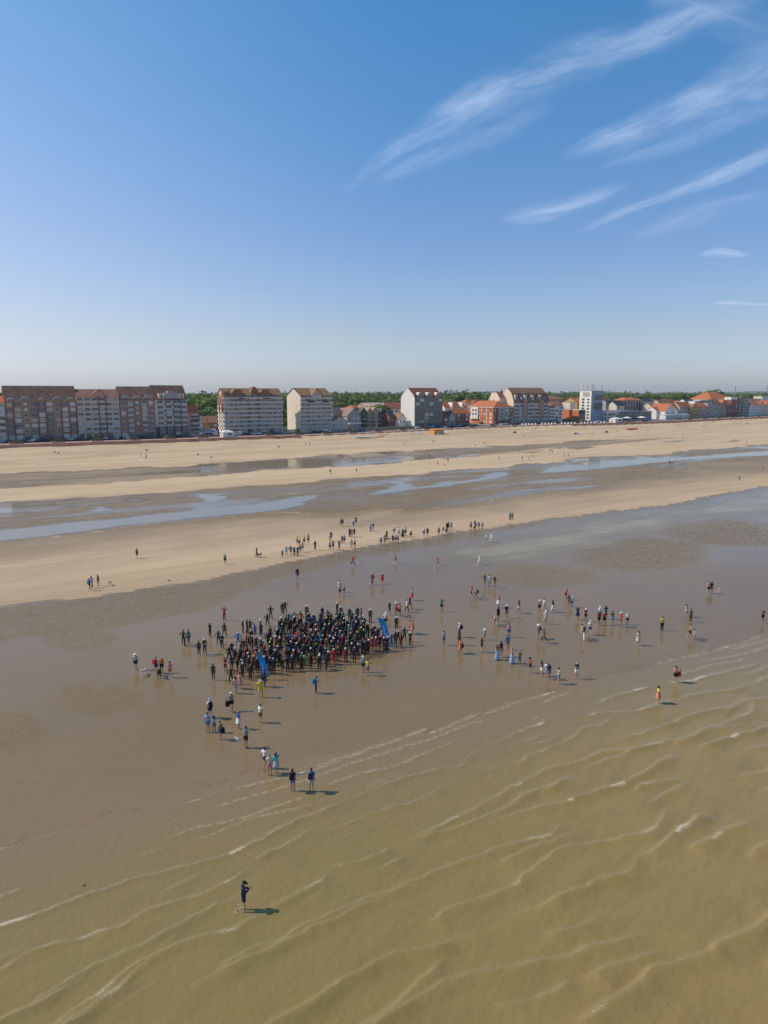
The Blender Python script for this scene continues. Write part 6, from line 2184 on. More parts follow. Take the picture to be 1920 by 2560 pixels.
PAL = {'black': (.012, .012, .015), 'navy': (.018, .03, .085), 'blue': (.035, .12, .38), 'light blue': (.24, .40, .60), 'teal': (.03, .24, .28), 'turquoise': (.06, .42, .46), 'white': (.74, .73, .71), 'cream': (.62, .53, .38),
       'grey': (.20, .21, .22), 'light grey': (.42, .43, .44), 'red': (.50, .03, .03), 'dark red': (.20, .02, .03), 'orange': (.70, .16, .03), 'yellow': (.68, .52, .04), 'lime': (.42, .66, .06), 'green': (.04, .28, .09), 'olive': (.13, .13, .07),
       'khaki': (.36, .28, .16), 'tan': (.42, .28, .17), 'brown': (.13, .07, .04), 'pink': (.66, .24, .30), 'coral': (.60, .20, .14), 'purple': (.20, .07, .26), 'lilac': (.46, .38, .52), 'denim': (.10, .18, .32), 'blond': (.42, .29, .13)}
for k_, c_ in PAL.items():
    simple('cloth_' + k_, c_, .78, .25, .10, 9.0)
simple('neoprene', (.012, .012, .014), .42, .4, .15, 6.0)
for k_, c_ in {'skin_light': (.52, .29, .20), 'skin_tan': (.40, .21, .13), 'skin_dark': (.16, .075, .045)}.items():
    simple(k_, c_, .6, .3, .06, 8.0)
simple('hair_brown', (.05, .028, .016), .7, .3, .2, 30); simple('hair_dark', (.012, .009, .008), .6, .3, .2, 30); simple('hair_blond', (.34, .22, .10), .7, .3, .2, 30); simple('hair_grey', (.38, .37, .36), .7, .3, .1, 30)

def cloth(c):
    if c == 'wet':
        return MATS['neoprene']
    if c.startswith('hair_') or c.startswith('skin_'):
        return MATS[c]
    return MATS['cloth_' + c]

def dressed(o, mat):
    o.material_slots[0].link = 'OBJECT'
    o.material_slots[0].material = mat
    return o

prng = random.Random(21)
PEOPLE = []
def person(p, pose, face, top, bottom, head, label, scale=1.0, group=None, skin=None, fat=1.0):
    """face: heading in degrees, 0 looks away from the camera (+Y), 90 looks right"""
    M = body_meshes(pose)
    skin = skin or prng.choice(('skin_light', 'skin_light', 'skin_tan'))
    o = link_obj('person', M['body'], None, p, (0, 0, -math.radians(face)))
    k = scale * prng.uniform(.97, 1.03)
    o.scale = (k * fat, k * fat, k)
    dressed(o, MATS[skin])
    if top:
        t, c = top
        dressed(link_obj(t, M[t], o), cloth(c))
    if bottom:
        t, c = bottom
        dressed(link_obj(t, M[t], o), cloth(c))
    if head:
        t, c = head
        dressed(link_obj(t, M[t], o), cloth(c))
    o['label'] = label; o['category'] = 'person'
    if group:
        o['group'] = group
    PEOPLE.append(o)
    return o

TOPS = {'s': 'shirt', 'l': 'long_shirt', 't': 'tank', 'w': 'wetsuit', 'r': 'trisuit'}
BOTS = {'s': 'shorts', 't': 'trousers', 'g': 'leggings', 'k': 'skirt', 'd': 'long_skirt'}
HEADS = {'c': 'cap', 'h': 'sun_hat', 'm': 'swim_cap', 'n': 'hair', 'f': 'long_hair'}
WORD = {'shirt': 't-shirt', 'long_shirt': 'long sleeved top', 'tank': 'vest top', 'wetsuit': 'wetsuit', 'trisuit': 'sleeveless suit', 'shorts': 'shorts', 'trousers': 'trousers', 'leggings': 'leggings', 'skirt': 'skirt', 'long_skirt': 'long skirt',
        'cap': 'cap', 'sun_hat': 'hat', 'swim_cap': 'swim cap', 'hair': 'hair', 'long_hair': 'long hair'}
PW = {'hips': 'hands on hips', 'fold': 'arms folded', 'phone': 'looking at a phone', 'camera': 'hands raised to the face', 'overhead': 'hands on head', 'raise': 'one arm raised', 'cheer': 'both arms up', 'walk': 'walking', 'run': 'running', 'bend': 'bending down', 'wide': '', 'relaxed': '', 'stand': '', 'sit': 'sitting'}
HC = {'b': 'hair_brown', 'd': 'hair_dark', 'y': 'hair_blond', 'g': 'hair_grey'}
# x y (feet in the photograph) | pose | heading | top | bottom | head | size | area
ROWS = """
343 1396|walk|0|s navy|s black|n b|1|b1
563 1411|stand|0|s green|s black|n b|1|b1
224 1476|walk|20|l blue|s navy|n b|1|b2
230 1470|walk|20|s lilac|g navy|f b|1|b2
246 1465|stand|200|t brown|s grey|n d|1|b2
561 1551.5|overhead|0|s red|g black|n d|1|lw
642 1392.5|walk|100|s navy|g black|f d|.97|b1
706 1394|stand|180|s teal|s navy|n b|.78|b3
716 1390|hips|180|s light blue|s light blue|n b|1|b3
727 1389|hips|180|l navy|s grey|n b|1|b3
736 1388.5|stand|180|s blue|t black|n b|.95|b3
744 1390|relaxed|180|s navy|t navy|n d|.95|b3
750 1382|stand|0|s yellow|s black|n b|1|b3
756 1379.5|stand|180|t lilac|s grey|f b|.97|b3
743.6 1362|stand|180|s yellow|s black|n b|.95|b4
748.5 1366|stand|0|s white|s navy|n b|1|b4
760.5 1362|stand|180|l yellow|s black|n b|1.03|b4
771 1360|fold|180|s pink|s black|n b|1.08|b4
788 1376|fold|200|l black|g black|f d|1|b4
824 1353.5|stand|180|s white|s lilac|f b|.95|b5
828 1352|stand|180|s brown|s grey|n b|1.03|b5
825 1377|stand|180|s light blue|s navy|n b|1.02|b5
833 1375|fold|180|s red|s black|n b|1.03|b5
848 1376|phone|180|s blue|s denim|f b|1.05|b5
855 1359.5|stand|180|s brown|g brown|n d|.95|b6
861 1359.5|stand|180|s light blue|s black|n b|1.02|b6
874.5 1343|fold|180|l black|t black|n d|1.02|b6
880 1342.7|stand|180|s pink|g pink|f b|.95|b6
886 1342|phone|180|l black|s brown|n d|1|b6
878.7 1371|stand|180|t light grey|s light grey|f b|1|b6
887 1370.4|fold|180|s white|s black|n b|1.05|b6
851.5 1316|stand|180|t pink|s grey|f b|.92|b7
856.4 1316|stand|20|s blue|s navy|n b|1|b7
883.5 1316|stand|180|l white|t denim|n d|1.05|b7
890 1312.5|fold|180|s black|s black|n d|1|b7
927 1329.4|stand|180|s light blue|t denim|n b|1|b7
933 1328|stand|180|s black|t white|n b|1|b7
952.3 1363.8|stand|180|s light blue|s navy|c white|1|b8
961.4 1358|stand|180|s pink|t khaki|f b|1|b8
966.8 1348|phone|180|s black|t black|n d|1|b8
985.5 1336|stand|180|s cream|s black|c white|1|b8
982 1358.4|stand|180|t black|s purple|n d|.97|b8
988.5 1357|stand|180|s white|s red|c white|1|b8
994.5 1357|stand|180|s white|s black|c white|.95|b8
997.5 1339|walk|-60|s white|t grey|n b|1|b9
1006.6 1343|stand|180|t navy|d navy|f b|1|b9
1013 1341|stand|180|s cream|s black|n d|1.08|b9
1027 1344|stand|180|t cream|k black|h white|.98|b9
1059.6 1341.5|stand|180|s white|s navy|n b|1.05|b10
1068.7 1341|stand|180|s black|s navy|n d|1|b10
1097 1338.8|stand|180|s grey|s navy|n d|1.02|b10
1108.5 1329|walk|-90|s white|t black|n d|.93|b10
1116 1336.5|stand|180|s blue|s navy|n b|.85|b10
1117 1326.7|stand|180|s black|s black|n b|.95|b10
1120.6 1326.7|stand|180|s teal|s black|n b|1.08|b10
1128 1326|stand|180|s pink|s pink|n b|1.08|b10
1177 1325|stand|180|s tan|s black|n b|1.06|b11
1185.4 1328|stand|180|s white|s navy|n b|.9|b11
1188.5 1324|stand|180|s blue|s navy|n b|.95|b11
1187 1322|stand|180|s red|s navy|n b|1.08|b11
1196.7 1324|stand|180|s olive|s khaki|n b|.95|b11
1205.8 1324|stand|180|s light blue|s light blue|n b|.95|b11
1215 1356.5|walk|-80|s white|s teal|n b|1.02|b12
1228.4 1355.4|walk|-90|l white|t white|c white|.95|b12
1275 1300|stand|180|l turquoise|t brown|n b|1.05|b13
1280.7 1300|stand|180|l khaki|t khaki|n b|1|b13
883 1415|run|250|s red|g black|m cream|1|rn
990 1409|run|-80|s grey|s black|n d|.85|rn
1095 1414|run|-80|s red|s grey|m yellow|.85|rn
1198.7 1413|run|-90|l white|t white|m white|.92|rn
743.4 1447.7|stand|180|l black|k purple|f y|1|rn
931 1462.4|walk|230|l dark red|g black|m cream|1.05|rn
955.6 1460|walk|200|s red|k red|m white|.95|rn
848.5 1481|stand|180|s white|s white|n b|1.0|bk
849.8 1491|walk|180|s light grey|s navy|n b|1.0|bk
860 1485|stand|180|s light grey|s black|n b|.75|bk
1030 1501.5|stand|90|s pink|k red|n b|1.02|bk
1024.5 1523.7|walk|-60|l navy|s navy|m orange|1.02|bk
1017.8 1530|walk|-60|s white|g black|n d|.95|bk
973.8 1537.5|camera|-20|t black|s denim|f b|.97|bk
990 1537|stand|180||s tan|c white|.97|bk
999 1542|fold|160|s pink|s navy|n b|1.02|bk
990.8 1575.7|stand|180|w wet||m white|1.0|rc
963.8 1566|stand|180|s white|s black|c white|1.02|rc
1031 1586|stand|90|t coral|k coral|f y|1.1|rc
908 1681|stand|-20|t light blue|s navy|c white|1.03|fc
919.4 1689.5|camera|10|s yellow|s grey|n b|1.0|fc
790 1733|phone|70|s blue|g black|n b|1.0|fc
340 1675|stand|0|s light grey|s black|h white|1.02|dg
390.6 1682.5|stand|20|s pink|s navy|m teal|.98|dg
405 1682.5|stand|180|s orange|s black|m light grey|1.0|dg
425.3 1694|walk|160|s pink|s coral|n d|.98|dg
1211 1466|phone|180|s navy|s khaki|n d|1.02|r1
1223 1466|stand|180|s white|s white|n d|1|r1
1236 1470|phone|180|s black|s khaki|n d|1.02|r1
1179 1495|walk|120|t red|s black|m red|1.02|r1
1190 1499.5|bend|-90|s tan|s denim|n b|.95|r1
1104 1529.7|overhead|0|t green|s black|n b|1.02|r1
1246 1520|phone|190|t pink|k white|f y|1.0|r2
1265.6 1546.6|stand|180|s black|s grey|c white|1.02|r2
1245 1552.6|stand|160|s black|s black|n d|1.05|r2
1235.5 1562|stand|-60|s light grey|k coral|m light grey|.8|r2
1244 1566|bend|-90|s light grey|g light grey|n b|.95|r2
1297 1533|walk|-80|s black|s cream|n d|1|r2
1348 1530.4|stand|180|t coral|s black|c white|.95|r3
1359.7 1526|walk|-90|s white|t light grey|n d|.97|r3
1381.4 1531|walk|-90|s black|t white|f d|.95|r3
1363.3 1560|stand|170|s white|s white|c white|.98|r3
1414 1499.6|phone|180|s pink|s red|f y|.97|r4
1421 1517.6|stand|180|s olive|s khaki|n d|1|r4
1429 1517.6|stand|180|s white|s denim|c white|.85|r4
1443.6 1550|overhead|180|t navy|k navy|f d|1|r4
1463.4 1553.8|fold|190|t dark red|s dark red|c white|.97|r4
1148.7 1593|stand|-60|s white|s navy|c white|1|r5
1147.5 1613|phone|180|t brown|s brown|f b|1|r5
1150 1634.6|walk|-80|t orange|k orange|n d|1|r5
1109 1613|phone|180|t lilac|s denim|f b|.97|r5
1211 1599.6|stand|180|s light grey|s light blue|h white|.78|r5
1204 1631|phone|90|s black|s navy|c orange|1.02|r5
1271.7 1593.6|stand|180|t pink|s blue|f b|1.02|r6
1268 1625|stand|0|l denim|s grey|n b|1.02|r6
1252.4 1643|stand|150|s navy|s khaki|n d|1.03|r6
1242.7 1650|phone|170|t dark red|d light blue|f b|.98|r6
1279 1658.7|camera|-90|t pink|d light blue|f y|1.0|r6
1298 1664.7|phone|190|t olive|s denim|f y|.97|r6
1325.4 1682.8|phone|-90|s red|s black|c black|.98|r7
1353.7 1691|camera|-100|s black|s white|n d|.98|r7
1365.7 1697|stand|0|s white|s light blue|n b|1.04|r7
1371.7 1699.7|stand|180|s navy|s grey|n b|1|r7
1395.8 1710.5|camera|-100|s cream|s denim|c navy|.97|r7
1441 1697|phone|190|s navy|s white|n g|1.0|r7
1345 1597|stand|-30|s khaki|s light blue|h white|1|r3
1361 1608|run|-80|s brown|g black|n d|.95|r3
1496.5 1563|stand|180|s dark red|s black|n d|1|r8
1498.8 1548|stand|180|s white|s grey|c white|1|r8
1510 1563|hips|180|s red|s black|c grey|1|r8
1513.5 1548|phone|180|s navy|s denim|n d|1|r8
1529.7 1561.6|stand|180|s olive|s light blue|n b|1|r8
1552 1568|stand|-90|s red|s dark red|c white|1.08|r8
1567.8 1562|stand|180|s white|s black|m light grey|.88|r8
1454.2 1597|camera|-90|s cream|s khaki|n b|1|r9
1459.8 1602|stand|-90|s black|t white|f d|.97|r9
1474.4 1587.6|walk|0|s white|s blue|c white|1|r9
1594.8 1614|phone|160|s cream|k cream|n d|1|r9
1654.4 1577|stand|0|s yellow|t black|n d|1|r10
1715 1543|walk|150|l light grey|s light grey|f b|.95|r10
1725.7 1555|stand|180|s olive|t brown|n d|.98|r10
1725 1597.4|walk|-60||s black|n b|1.08|r10
1735.5 1602|walk|-60|s light blue|s light blue|c navy|.8|r10
1770.6 1484|stand|180|s pink|s black|n b|1|r11
1777.8 1483.5|stand|180|s black|s grey|n d|1|r11
1796.7 1487.7|walk|-90|s pink|s lilac|h yellow|.55|r11
1905.7 1556.7|phone|180|t brown|s navy|n y|1|r11
1687.6 1708|phone|200|t coral|s black|f b|1.02|wt
1644.3 1760|phone|-80|s yellow|k coral|f b|1.0|wt
525.8 1794.7|stand|-30|s white|s navy|c light blue|1.02|f1
519.8 1831|stand|0|s light blue|s denim|n b|1.02|f1
536 1832|camera|-10|s light blue|s denim|f d|.9|f1
551 1849|stand|-20|t tan|s denim|n d|.9|f1
578.9 1777.9|stand|0|t grey|s black|c white|1.02|f2
651 1807|phone|40|s white|s brown|n b|.95|f2
597 1822.5|stand|40|s blue|k white|n y|.95|f2
615 1870|phone|30|s grey|s black|n b|1.05|f2
662 1921|walk|30|s white|s navy|n b|1|f3
674 1939.4|stand|0|s cream|s pink|n y|1|f3
691 1934.6|raise|10|l turquoise|k light grey|f b|.98|f3
732 1978|stand|0|s navy|s denim|n d|1|f4
779 1979|stand|0|s denim|s light grey|n b|1.03|f4
589.5 1734|stand|-20|s cream|t light grey|f b|1|f5
600 1722|stand|20|s pink|k pink|n b|.92|f5
652 1743.6|hips|0|s yellow|s yellow|h lilac|1.05|f5
"""
AREA = {'b1': 'alone on the pale sand bar', 'b2': 'at the left edge of the sand bar', 'lw': 'at the back left of the swimmers', 'b3': 'in the lower left group on the sand bar', 'b4': 'in the yellow shirted group on the sand bar', 'b5': 'in the group left of centre on the bar',
        'b6': 'in the middle group on the sand bar', 'b7': 'high on the sand bar in a pair', 'b8': 'at the waterline of the bar near the dog', 'b9': 'in the small cluster on the bar', 'b10': 'by the waterline right of centre', 'b11': 'in the right hand row on the bar',
        'b12': 'wading below the bar in a pair', 'b13': 'far right on the bar in a pair', 'rn': 'in the shallow water below the bar', 'bk': 'behind the crowd of swimmers', 'rc': 'beside the right end of the crowd', 'fc': 'in front of the crowd of swimmers',
        'dg': 'near the two dogs at the left', 'r1': 'right of the crowd, far row', 'r2': 'in the group right of the crowd', 'r3': 'among the walkers right of centre', 'r4': 'near the red dressed pair at right', 'r5': 'in the column right of the crowd',
        'r6': 'in the diagonal line of onlookers', 'r7': 'at the lower end of the diagonal line', 'r8': 'in the row of seven at the right', 'r9': 'below the row of seven at the right', 'r10': 'in the far right group', 'r11': 'far right on the wet sand',
        'wt': 'standing in the first wavelets at right', 'f1': 'in the lower left cluster of four', 'f2': 'left of centre in front of the crowd', 'f3': 'in the trio at the lower middle', 'f4': 'in the nearest pair with backpacks', 'f5': 'in front of the left blue flag'}
def mk_label(pose, top, bot, head, area, scale):
    w = ['child' if scale < .86 else 'person']
    bits = []
    if top:
        bits.append(top[1].replace('wet', 'black').strip() + ' ' + WORD[top[0]])
    else:
        bits.append('bare chest')
    if bot:
        bits.append(bot[1] + ' ' + WORD[bot[0]])
    if head and head[0] in ('cap', 'sun_hat', 'swim_cap'):
        bits.append(head[1] + ' ' + WORD[head[0]])
    s = w[0] + ' in ' + ', '.join(bits)
    s += ', ' + AREA[area]
    return s
def ent(code, table):
    code = code.strip()
    if not code:
        return None
    a, c = code.split(' ', 1)
    c = HC.get(c, c) if table is HEADS and a in 'nf' else c
    return (table[a], c)
PX = {}
for ln in ROWS.strip().splitlines():
    xy, pose, face, top, bot, head, sc, area = ln.split('|')
    x, y = map(float, xy.split())
    top, bot, head = ent(top, TOPS), ent(bot, BOTS), ent(head, HEADS)
    sc = float(sc)
    p = at(x, y)
    o = person(p, pose, float(face), top, bot, head, mk_label(pose, top, bot, head, area, sc), sc, None)
    PX[(x, y)] = o

# the person nearest the camera, wading with a phone
hero = person(at(610, 2278) + Vector((0, 0, -.06)), 'phone', 75, ('long_shirt', 'navy'), ('shorts', 'navy'), ('cap', 'black'), 'person in navy top and dark cap wading alone nearest the camera, holding a phone', 1.06, None, 'skin_light')

# ---------------------------------------------------------------- the swimmers
CAPC = ['white'] * 22 + ['light grey'] * 14 + ['red'] * 9 + ['orange'] * 5 + ['yellow'] * 4 + ['lime'] * 4 + ['light blue'] * 6 + ['blue'] * 5 + ['pink'] * 6 + ['green'] * 4 + ['teal'] * 3 + ['coral'] * 5 + ['navy'] * 8 + ['grey'] * 8
SUITC = ['wet'] * 84 + ['navy'] * 6 + ['dark red'] * 4 + ['blue'] * 2 + ['red'] * 2 + ['teal'] * 1 + ['green'] * 1
swim_poses = ['stand', 'hips', 'fold', 'relaxed', 'stand', 'wide', 'camera', 'stand', 'bend', 'walk', 'cheer', 'fold', 'hips']
OUT = """459.3 1612.4|hips|20|wet|m navy
462 1616|bend|90|navy|n d
471.8 1609.5|stand|0|green|n d
497.9 1639.4|stand|180|wet|n d
512.3 1636|relaxed|160|wet|m white
525.8 1593|phone|200|wet|n b
547 1612.4|hips|0|wet|m navy
555.7 1622|fold|180|wet|m light grey
561.5 1593|wide|180|wet|m navy
668.6 1567|hips|0|wet|n d
676.9 1548.7|hips|180|wet|n d
705.8 1537|stand|180|wet|m red
713 1535|hips|180|wet|m light grey
767 1546|stand|180|wet|m white
607.8 1583.5|hips|90|wet|m lime
618.4 1583.5|stand|60|wet|m lilac
626 1583.5|hips|0|wet|n d
637.7 1595|stand|0|blue|n d
652 1583.5|stand|90|wet|m white
533.6 1700|stand|180|wet|n d
563.5 1683.8|fold|180|dark red|n d
578 1710.8|hips|180|wet|m red
573 1655|wide|0|wet|m light blue
588 1660|stand|20|wet|m lilac
599 1672|hips|0|wet|n d
632 1626|stand|90|wet|m light grey
641 1627|stand|180|wet|m pink
662 1717.5|stand|90|wet|n d
843 1537|stand|-60|wet|m white
806 1548|stand|-20|wet|m green
926 1556|stand|180|wet|m white
988 1614|stand|180|wet|n b
995.6 1609.5|hips|180|wet|m white
1003 1618|stand|-60|dark red|n d
1011 1604.7|hips|180|wet|n d
1025.5 1614|fold|-30|wet|m white
968 1627|stand|180|wet|m white
960 1629|fold|180|wet|m white
821 1668|stand|0|wet|m white
800 1672|relaxed|180|blue|m white
777 1671|stand|20|wet|n d
845 1655|fold|180|wet|m orange
864 1660|stand|180|dark red|m white
886 1657|stand|20|wet|m pink
940 1630|fold|180|red|m white
928 1628|fold|180|coral|m orange
754 1678|stand|180|wet|m green
761 1676|stand|180|green|m lime
737 1566|hips|180|wet|n b
751.5 1568|hips|180|orange|n d"""
crowd_pts = []
for ln in OUT.splitlines():
    xy, pose, face, suit, head = ln.split('|')
    x, y = map(float, xy.split())
    crowd_pts.append((x, y, pose, float(face), suit, ent(head, HEADS)))
# outline of the packed crowd on the sand, in photograph pixels (feet)
POLY = [(560, 1700), (566, 1640), (600, 1610), (650, 1580), (700, 1565), (760, 1556), (800, 1545), (840, 1545), (900, 1547), (935, 1556), (958, 1572), (972, 1592), (985, 1610), (975, 1632), (935, 1642), (890, 1655), (850, 1668), (790, 1682), (752, 1690), (706, 1702), (660, 1705), (600, 1706)]
def inside(x, y, poly):
    c = False
    for i in range(len(poly)):
        x0, y0 = poly[i]; x1, y1 = poly[(i + 1) % len(poly)]
        if (y0 > y) != (y1 > y) and x < (x1 - x0) * (y - y0) / (y1 - y0) + x0:
            c = not c
    return c
def depth_in(x, y):
    """metres to the nearest edge of the crowd"""
    p = at(x, y)
    best = 99
    for i in range(len(POLYW)):
        a, b = POLYW[i], POLYW[(i + 1) % len(POLYW)]
        t = max(0, min(1, (p - a).dot(b - a) / (b - a).length_squared))
        best = min(best, (p - (a + (b - a) * t)).length)
    return best
POLYW = [at(*q) for q in POLY]
cr = random.Random(44)
pts = [at(q[0], q[1]) for q in crowd_pts]
tries = 0
while len(crowd_pts) < 318 and tries < 30000:
    tries += 1
    x, y = cr.uniform(555, 990), cr.uniform(1540, 1710)
    if not inside(x, y, POLY) or (abs(x - 657) < 20 and y > 1686):
        continue
    ctr = abs((x - 800) / 200) + abs((y - (1640 - (x - 600) * .14)) / 60)
    if x < 690 and y < 1645 and cr.random() < .72:
        continue
    p = at(x, y)
    if depth_in(x, y) < 3.2 * float(vnoise(p.x / 2.2, p.y / 2.2, 61)) - .6:
        continue
    dmin = .40 + .22 * ctr * cr.random()
    if any((p - q).length < dmin for q in pts):
        continue
    pts.append(p)
    crowd_pts.append((x, y, cr.choice(swim_poses), cr.choice((180, 200, 150, 0, 90, -90, 170, 190, 20, -30)) + cr.uniform(-15, 15), cr.choice(SUITC), ('swim_cap', cr.choice(CAPC)) if cr.random() < .74 else ('hair', cr.choice(('hair_dark', 'hair_brown')))))
# seen individuals: the outer ones and the front rows; the ones packed inside become one mass
order = sorted(range(len(crowd_pts)), key=lambda i: (-1 if i < 50 else depth_in(crowd_pts[i][0], crowd_pts[i][1])))
NIND = 300 - len(PEOPLE)
MASS = []
for rank, i in enumerate(order):
    x, y, pose, face, suit, head = crowd_pts[i]
    sc = cr.uniform(.94, 1.04)
    if rank < NIND:
        where = ('by the left blue flag' if abs(x - 651) < 40 and y > 1655 else 'by the right blue flag' if abs(x - 955) < 38 and y < 1640 else 'front edge of crowd' if y > 1660 else
                 'left of the crowd' if x < 640 else 'back of the crowd' if y < 1580 else 'right end of crowd' if x > 930 else 'left side of crowd' if x < 730 else 'middle of the crowd')
        sname = 'black' if suit == 'wet' else suit
        hd = (head[1] + ' cap') if head[0] == 'swim_cap' else 'bare head'
        act = PW.get(pose, '')
        act = act if pose not in ('camera', 'phone') else ''
        lab = f'swimmer in {sname} suit, {hd}, ' + (act + ', ' if act else '') + where
        if len(lab.split()) > 13:
            lab = f'swimmer in {sname} suit, {hd}, {where}'
        tp = ('wetsuit', suit) if suit in ('wet', 'navy') or cr.random() < .5 else ('trisuit', suit)
        person(at(x, y), pose, face, tp, None, head, lab, sc, 'swimmers gathered for the start')
    else:
        MASS.append((at(x, y), pose, face, suit, head, sc))
# far bathers on the upper beach and the swimmers packed inside: one mass
FAR = [(824.4, 1183.5), (827, 1185), (891.5, 1181.5), (1094, 1163), (1120, 1156), (1073, 1145.7), (1248, 1150.7), (1211, 1112), (764, 1112), (774, 1112), (694.8, 1120), (698.6, 1120), (1299, 1130.7), (1306, 1151), (1322.4, 1151), (1331, 1144),
       (1372.6, 1130.7), (1377, 1130), (1381, 1132.6), (1410, 1143.4), (1421, 1143), (1673.5, 1161.5), (1709, 1089), (1706.7, 1100), (1826, 1107), (1831, 1106), (1835, 1106.5), (1839, 1106), (1844, 1106), (1865.6, 1109), (1907, 1174), (1848, 1203),
       (353, 1145.6), (364.6, 1146), (366.5, 1146), (1744, 1055), (1803, 1053), (1808, 1055), (1861, 1061), (1866, 1061), (1869, 1061), (1872, 1061), (424, 1091), (439, 1091), (897, 1083), (839, 1084), (1198, 1067), (1204, 1067), (1338, 1069), (1340, 1071),
       (1512, 1056), (1516, 1057), (1521, 1057), (1527, 1057), (1690, 1050), (1735, 1045), (1830, 1041), (1842, 1040), (1620, 1053), (1633, 1052), (1640, 1052)]
FSIT = [(365.7, 1120.5), (368, 1121), (137, 1130), (146, 1130), (493, 1138), (497, 1138.5), (528, 1145), (1012, 1109), (1082.5, 1104), (1085, 1104), (1310, 1093), (1325, 1094), (1337, 1094), (1332, 1073), (1618, 1076.5), (1622, 1076.5), (1540, 1079.5), (1544, 1079.5), (1505, 1081.5), (1629, 1068), (1760, 1060), (1765, 1060),
        (1697, 1062), (1476, 1086), (1482, 1086.5), (1188, 1115)]
fr = random.Random(8)
for x, y in FAR:
    c = fr.choice(['black', 'navy', 'brown', 'white', 'red', 'grey', 'blue', 'light blue', 'navy', 'black'])
    MASS.append((at(x, y), fr.choice(['stand', 'walk', 'relaxed']), fr.uniform(0, 360), '+' + c, ('hair', 'hair_dark'), fr.uniform(.92, 1.05)))
for x, y in FSIT:
    MASS.append((at(x, y), 'sit', fr.uniform(0, 360), '+' + fr.choice(['red', 'navy', 'coral', 'black', 'blue']), ('hair', 'hair_brown'), 1.0))
vs_, fs_, mi_, mats_ = [], [], [], []
def midx(m):
    if m not in mats_:
        mats_.append(m)
    return mats_.index(m)
MC = {}
def arr(me):
    if me.name not in MC:
        c = np.empty(len(me.vertices) * 3); me.vertices.foreach_get('co', c)
        MC[me.name] = (c.reshape(-1, 3), [tuple(p.vertices) for p in me.polygons])
    return MC[me.name]
off = 0
for p, pose, face, suit, head, sc in MASS:
    M = body_meshes(pose)
    t = -math.radians(face); R = np.array([[math.cos(t), -math.sin(t), 0], [math.sin(t), math.cos(t), 0], [0, 0, 1]])
    if suit.startswith('+'):
        pieces = [(M['body'], 'skin_tan'), (M['shirt'], suit[1:]), (M['shorts'], fr.choice(['black', 'navy', 'grey'])), (M[head[0]], head[1])]
    else:
        pieces = [(M['body'], 'skin_tan'), (M['wetsuit'], suit), (M[head[0]], head[1])]
    for me, c in pieces:
        v, f = arr(me)
        vs_.append(v * sc @ R.T + np.array(p)); m = midx(cloth(c))
        fs_ += [tuple(i + off for i in ff) for ff in f]; mi_ += [m] * len(f)
        off += len(v)
me = bpy.data.meshes.new('crowd'); me.from_pydata(np.concatenate(vs_).tolist(), [], fs_)
for m in mats_:
    me.materials.append(m)
me.polygons.foreach_set('material_index', mi_); me.polygons.foreach_set('use_smooth', [True] * len(mi_)); me.update()
link_obj('crowd', me, kind='stuff', label='swimmers packed inside the crowd and tiny bathers far up the beach')

# ---------------------------------------------------------------- things people carry
def backpack_mesh():
    g = Geo().prism([(-.15, .0), (.15, .0), (.17, .12), (.16, .36), (.10, .46), (-.10, .46), (-.16, .36), (-.17, .12)], 'y', -.11, .08)
    g.box(-.11, .11, -.17, -.111, .04, .24)
    return g.mesh('bag', MATS['cloth_black'])
BP = backpack_mesh()
STRAP = Geo().box(-.13, -.09, .0, .02, .02, .42).box(.09, .13, .0, .02, .02, .42).mesh('strap', MATS['cloth_black'])
def pack_on(key, colr, label, dz=1.04, side=0.0, name='backpack'):
    o = PX[key]
    h = o.rotation_euler[2]; k = o.scale[2]
    off = Vector((side, -.215, dz)) * k
    r = bpy.data.objects.new(name, None); COL.objects.link(r)
    r.location = Matrix.Rotation(h, 3, 'Z') @ off + Vector(o.location)
    r.rotation_euler = (0, 0, h); r.scale = (k, k, k)
    r['label'] = label; r['category'] = 'bag'
    dressed(link_obj('bag', BP, r), cloth(colr))
    if name == 'backpack':
        dressed(link_obj('strap', STRAP, r, (0, .085, 0)), cloth('black'))
    else:
        dressed(link_obj('strap', STRAP, r, (0, 0, .42)), cloth('black'))
pack_on((732.0, 1978.0), 'black', 'black backpack on the left one of the nearest pair')
pack_on((779.0, 1979.0), 'navy', 'navy backpack on the right one of the nearest pair')
pack_on((525.8, 1794.7), 'black', 'black backpack on the person in white in the lower left cluster')
pack_on((390.6, 1682.5), 'red', 'red backpack on the person with the teal cap near the dogs')
pack_on((790.0, 1733.0), 'teal', 'teal backpack on the walker in blue in front of the crowd')
pack_on((1148.7, 1593.0), 'black', 'black backpack on the white shirted man right of the crowd')
pack_on((1190.0, 1499.5), 'black', 'black backpack beside the bending person in the far row', 1.0)
pack_on((856.4, 1316.0), 'navy', 'navy backpack on the person high on the sand bar')
pack_on((1345.0, 1597.0), 'brown', 'brown backpack on the person in the white hat right of centre')
pack_on((1687.6, 1708.0), 'red', 'red shoulder bag held by the person in the wavelets', .62, -.30, 'shoulder_bag')
pack_on((1150.0, 1634.6), 'black', 'big black bag held by the person in orange', .62, .32, 'shoulder_bag')
pack_on((1031.0, 1586.0), 'coral', 'coral tote bag held beside the right end of the crowd', .62, -.30, 'shoulder_bag')
pack_on((999.0, 1542.0), 'red', 'red bag behind the person with folded arms behind the crowd', .72, .25, 'shoulder_bag')
pack_on((551.0, 1849.0), 'black', 'black shoulder bag on the person in the tan vest', .72, .22, 'shoulder_bag')
pack_on((578.9, 1777.9), 'black', 'black handbag held by the person in the white cap', .55, -.28, 'shoulder_bag')

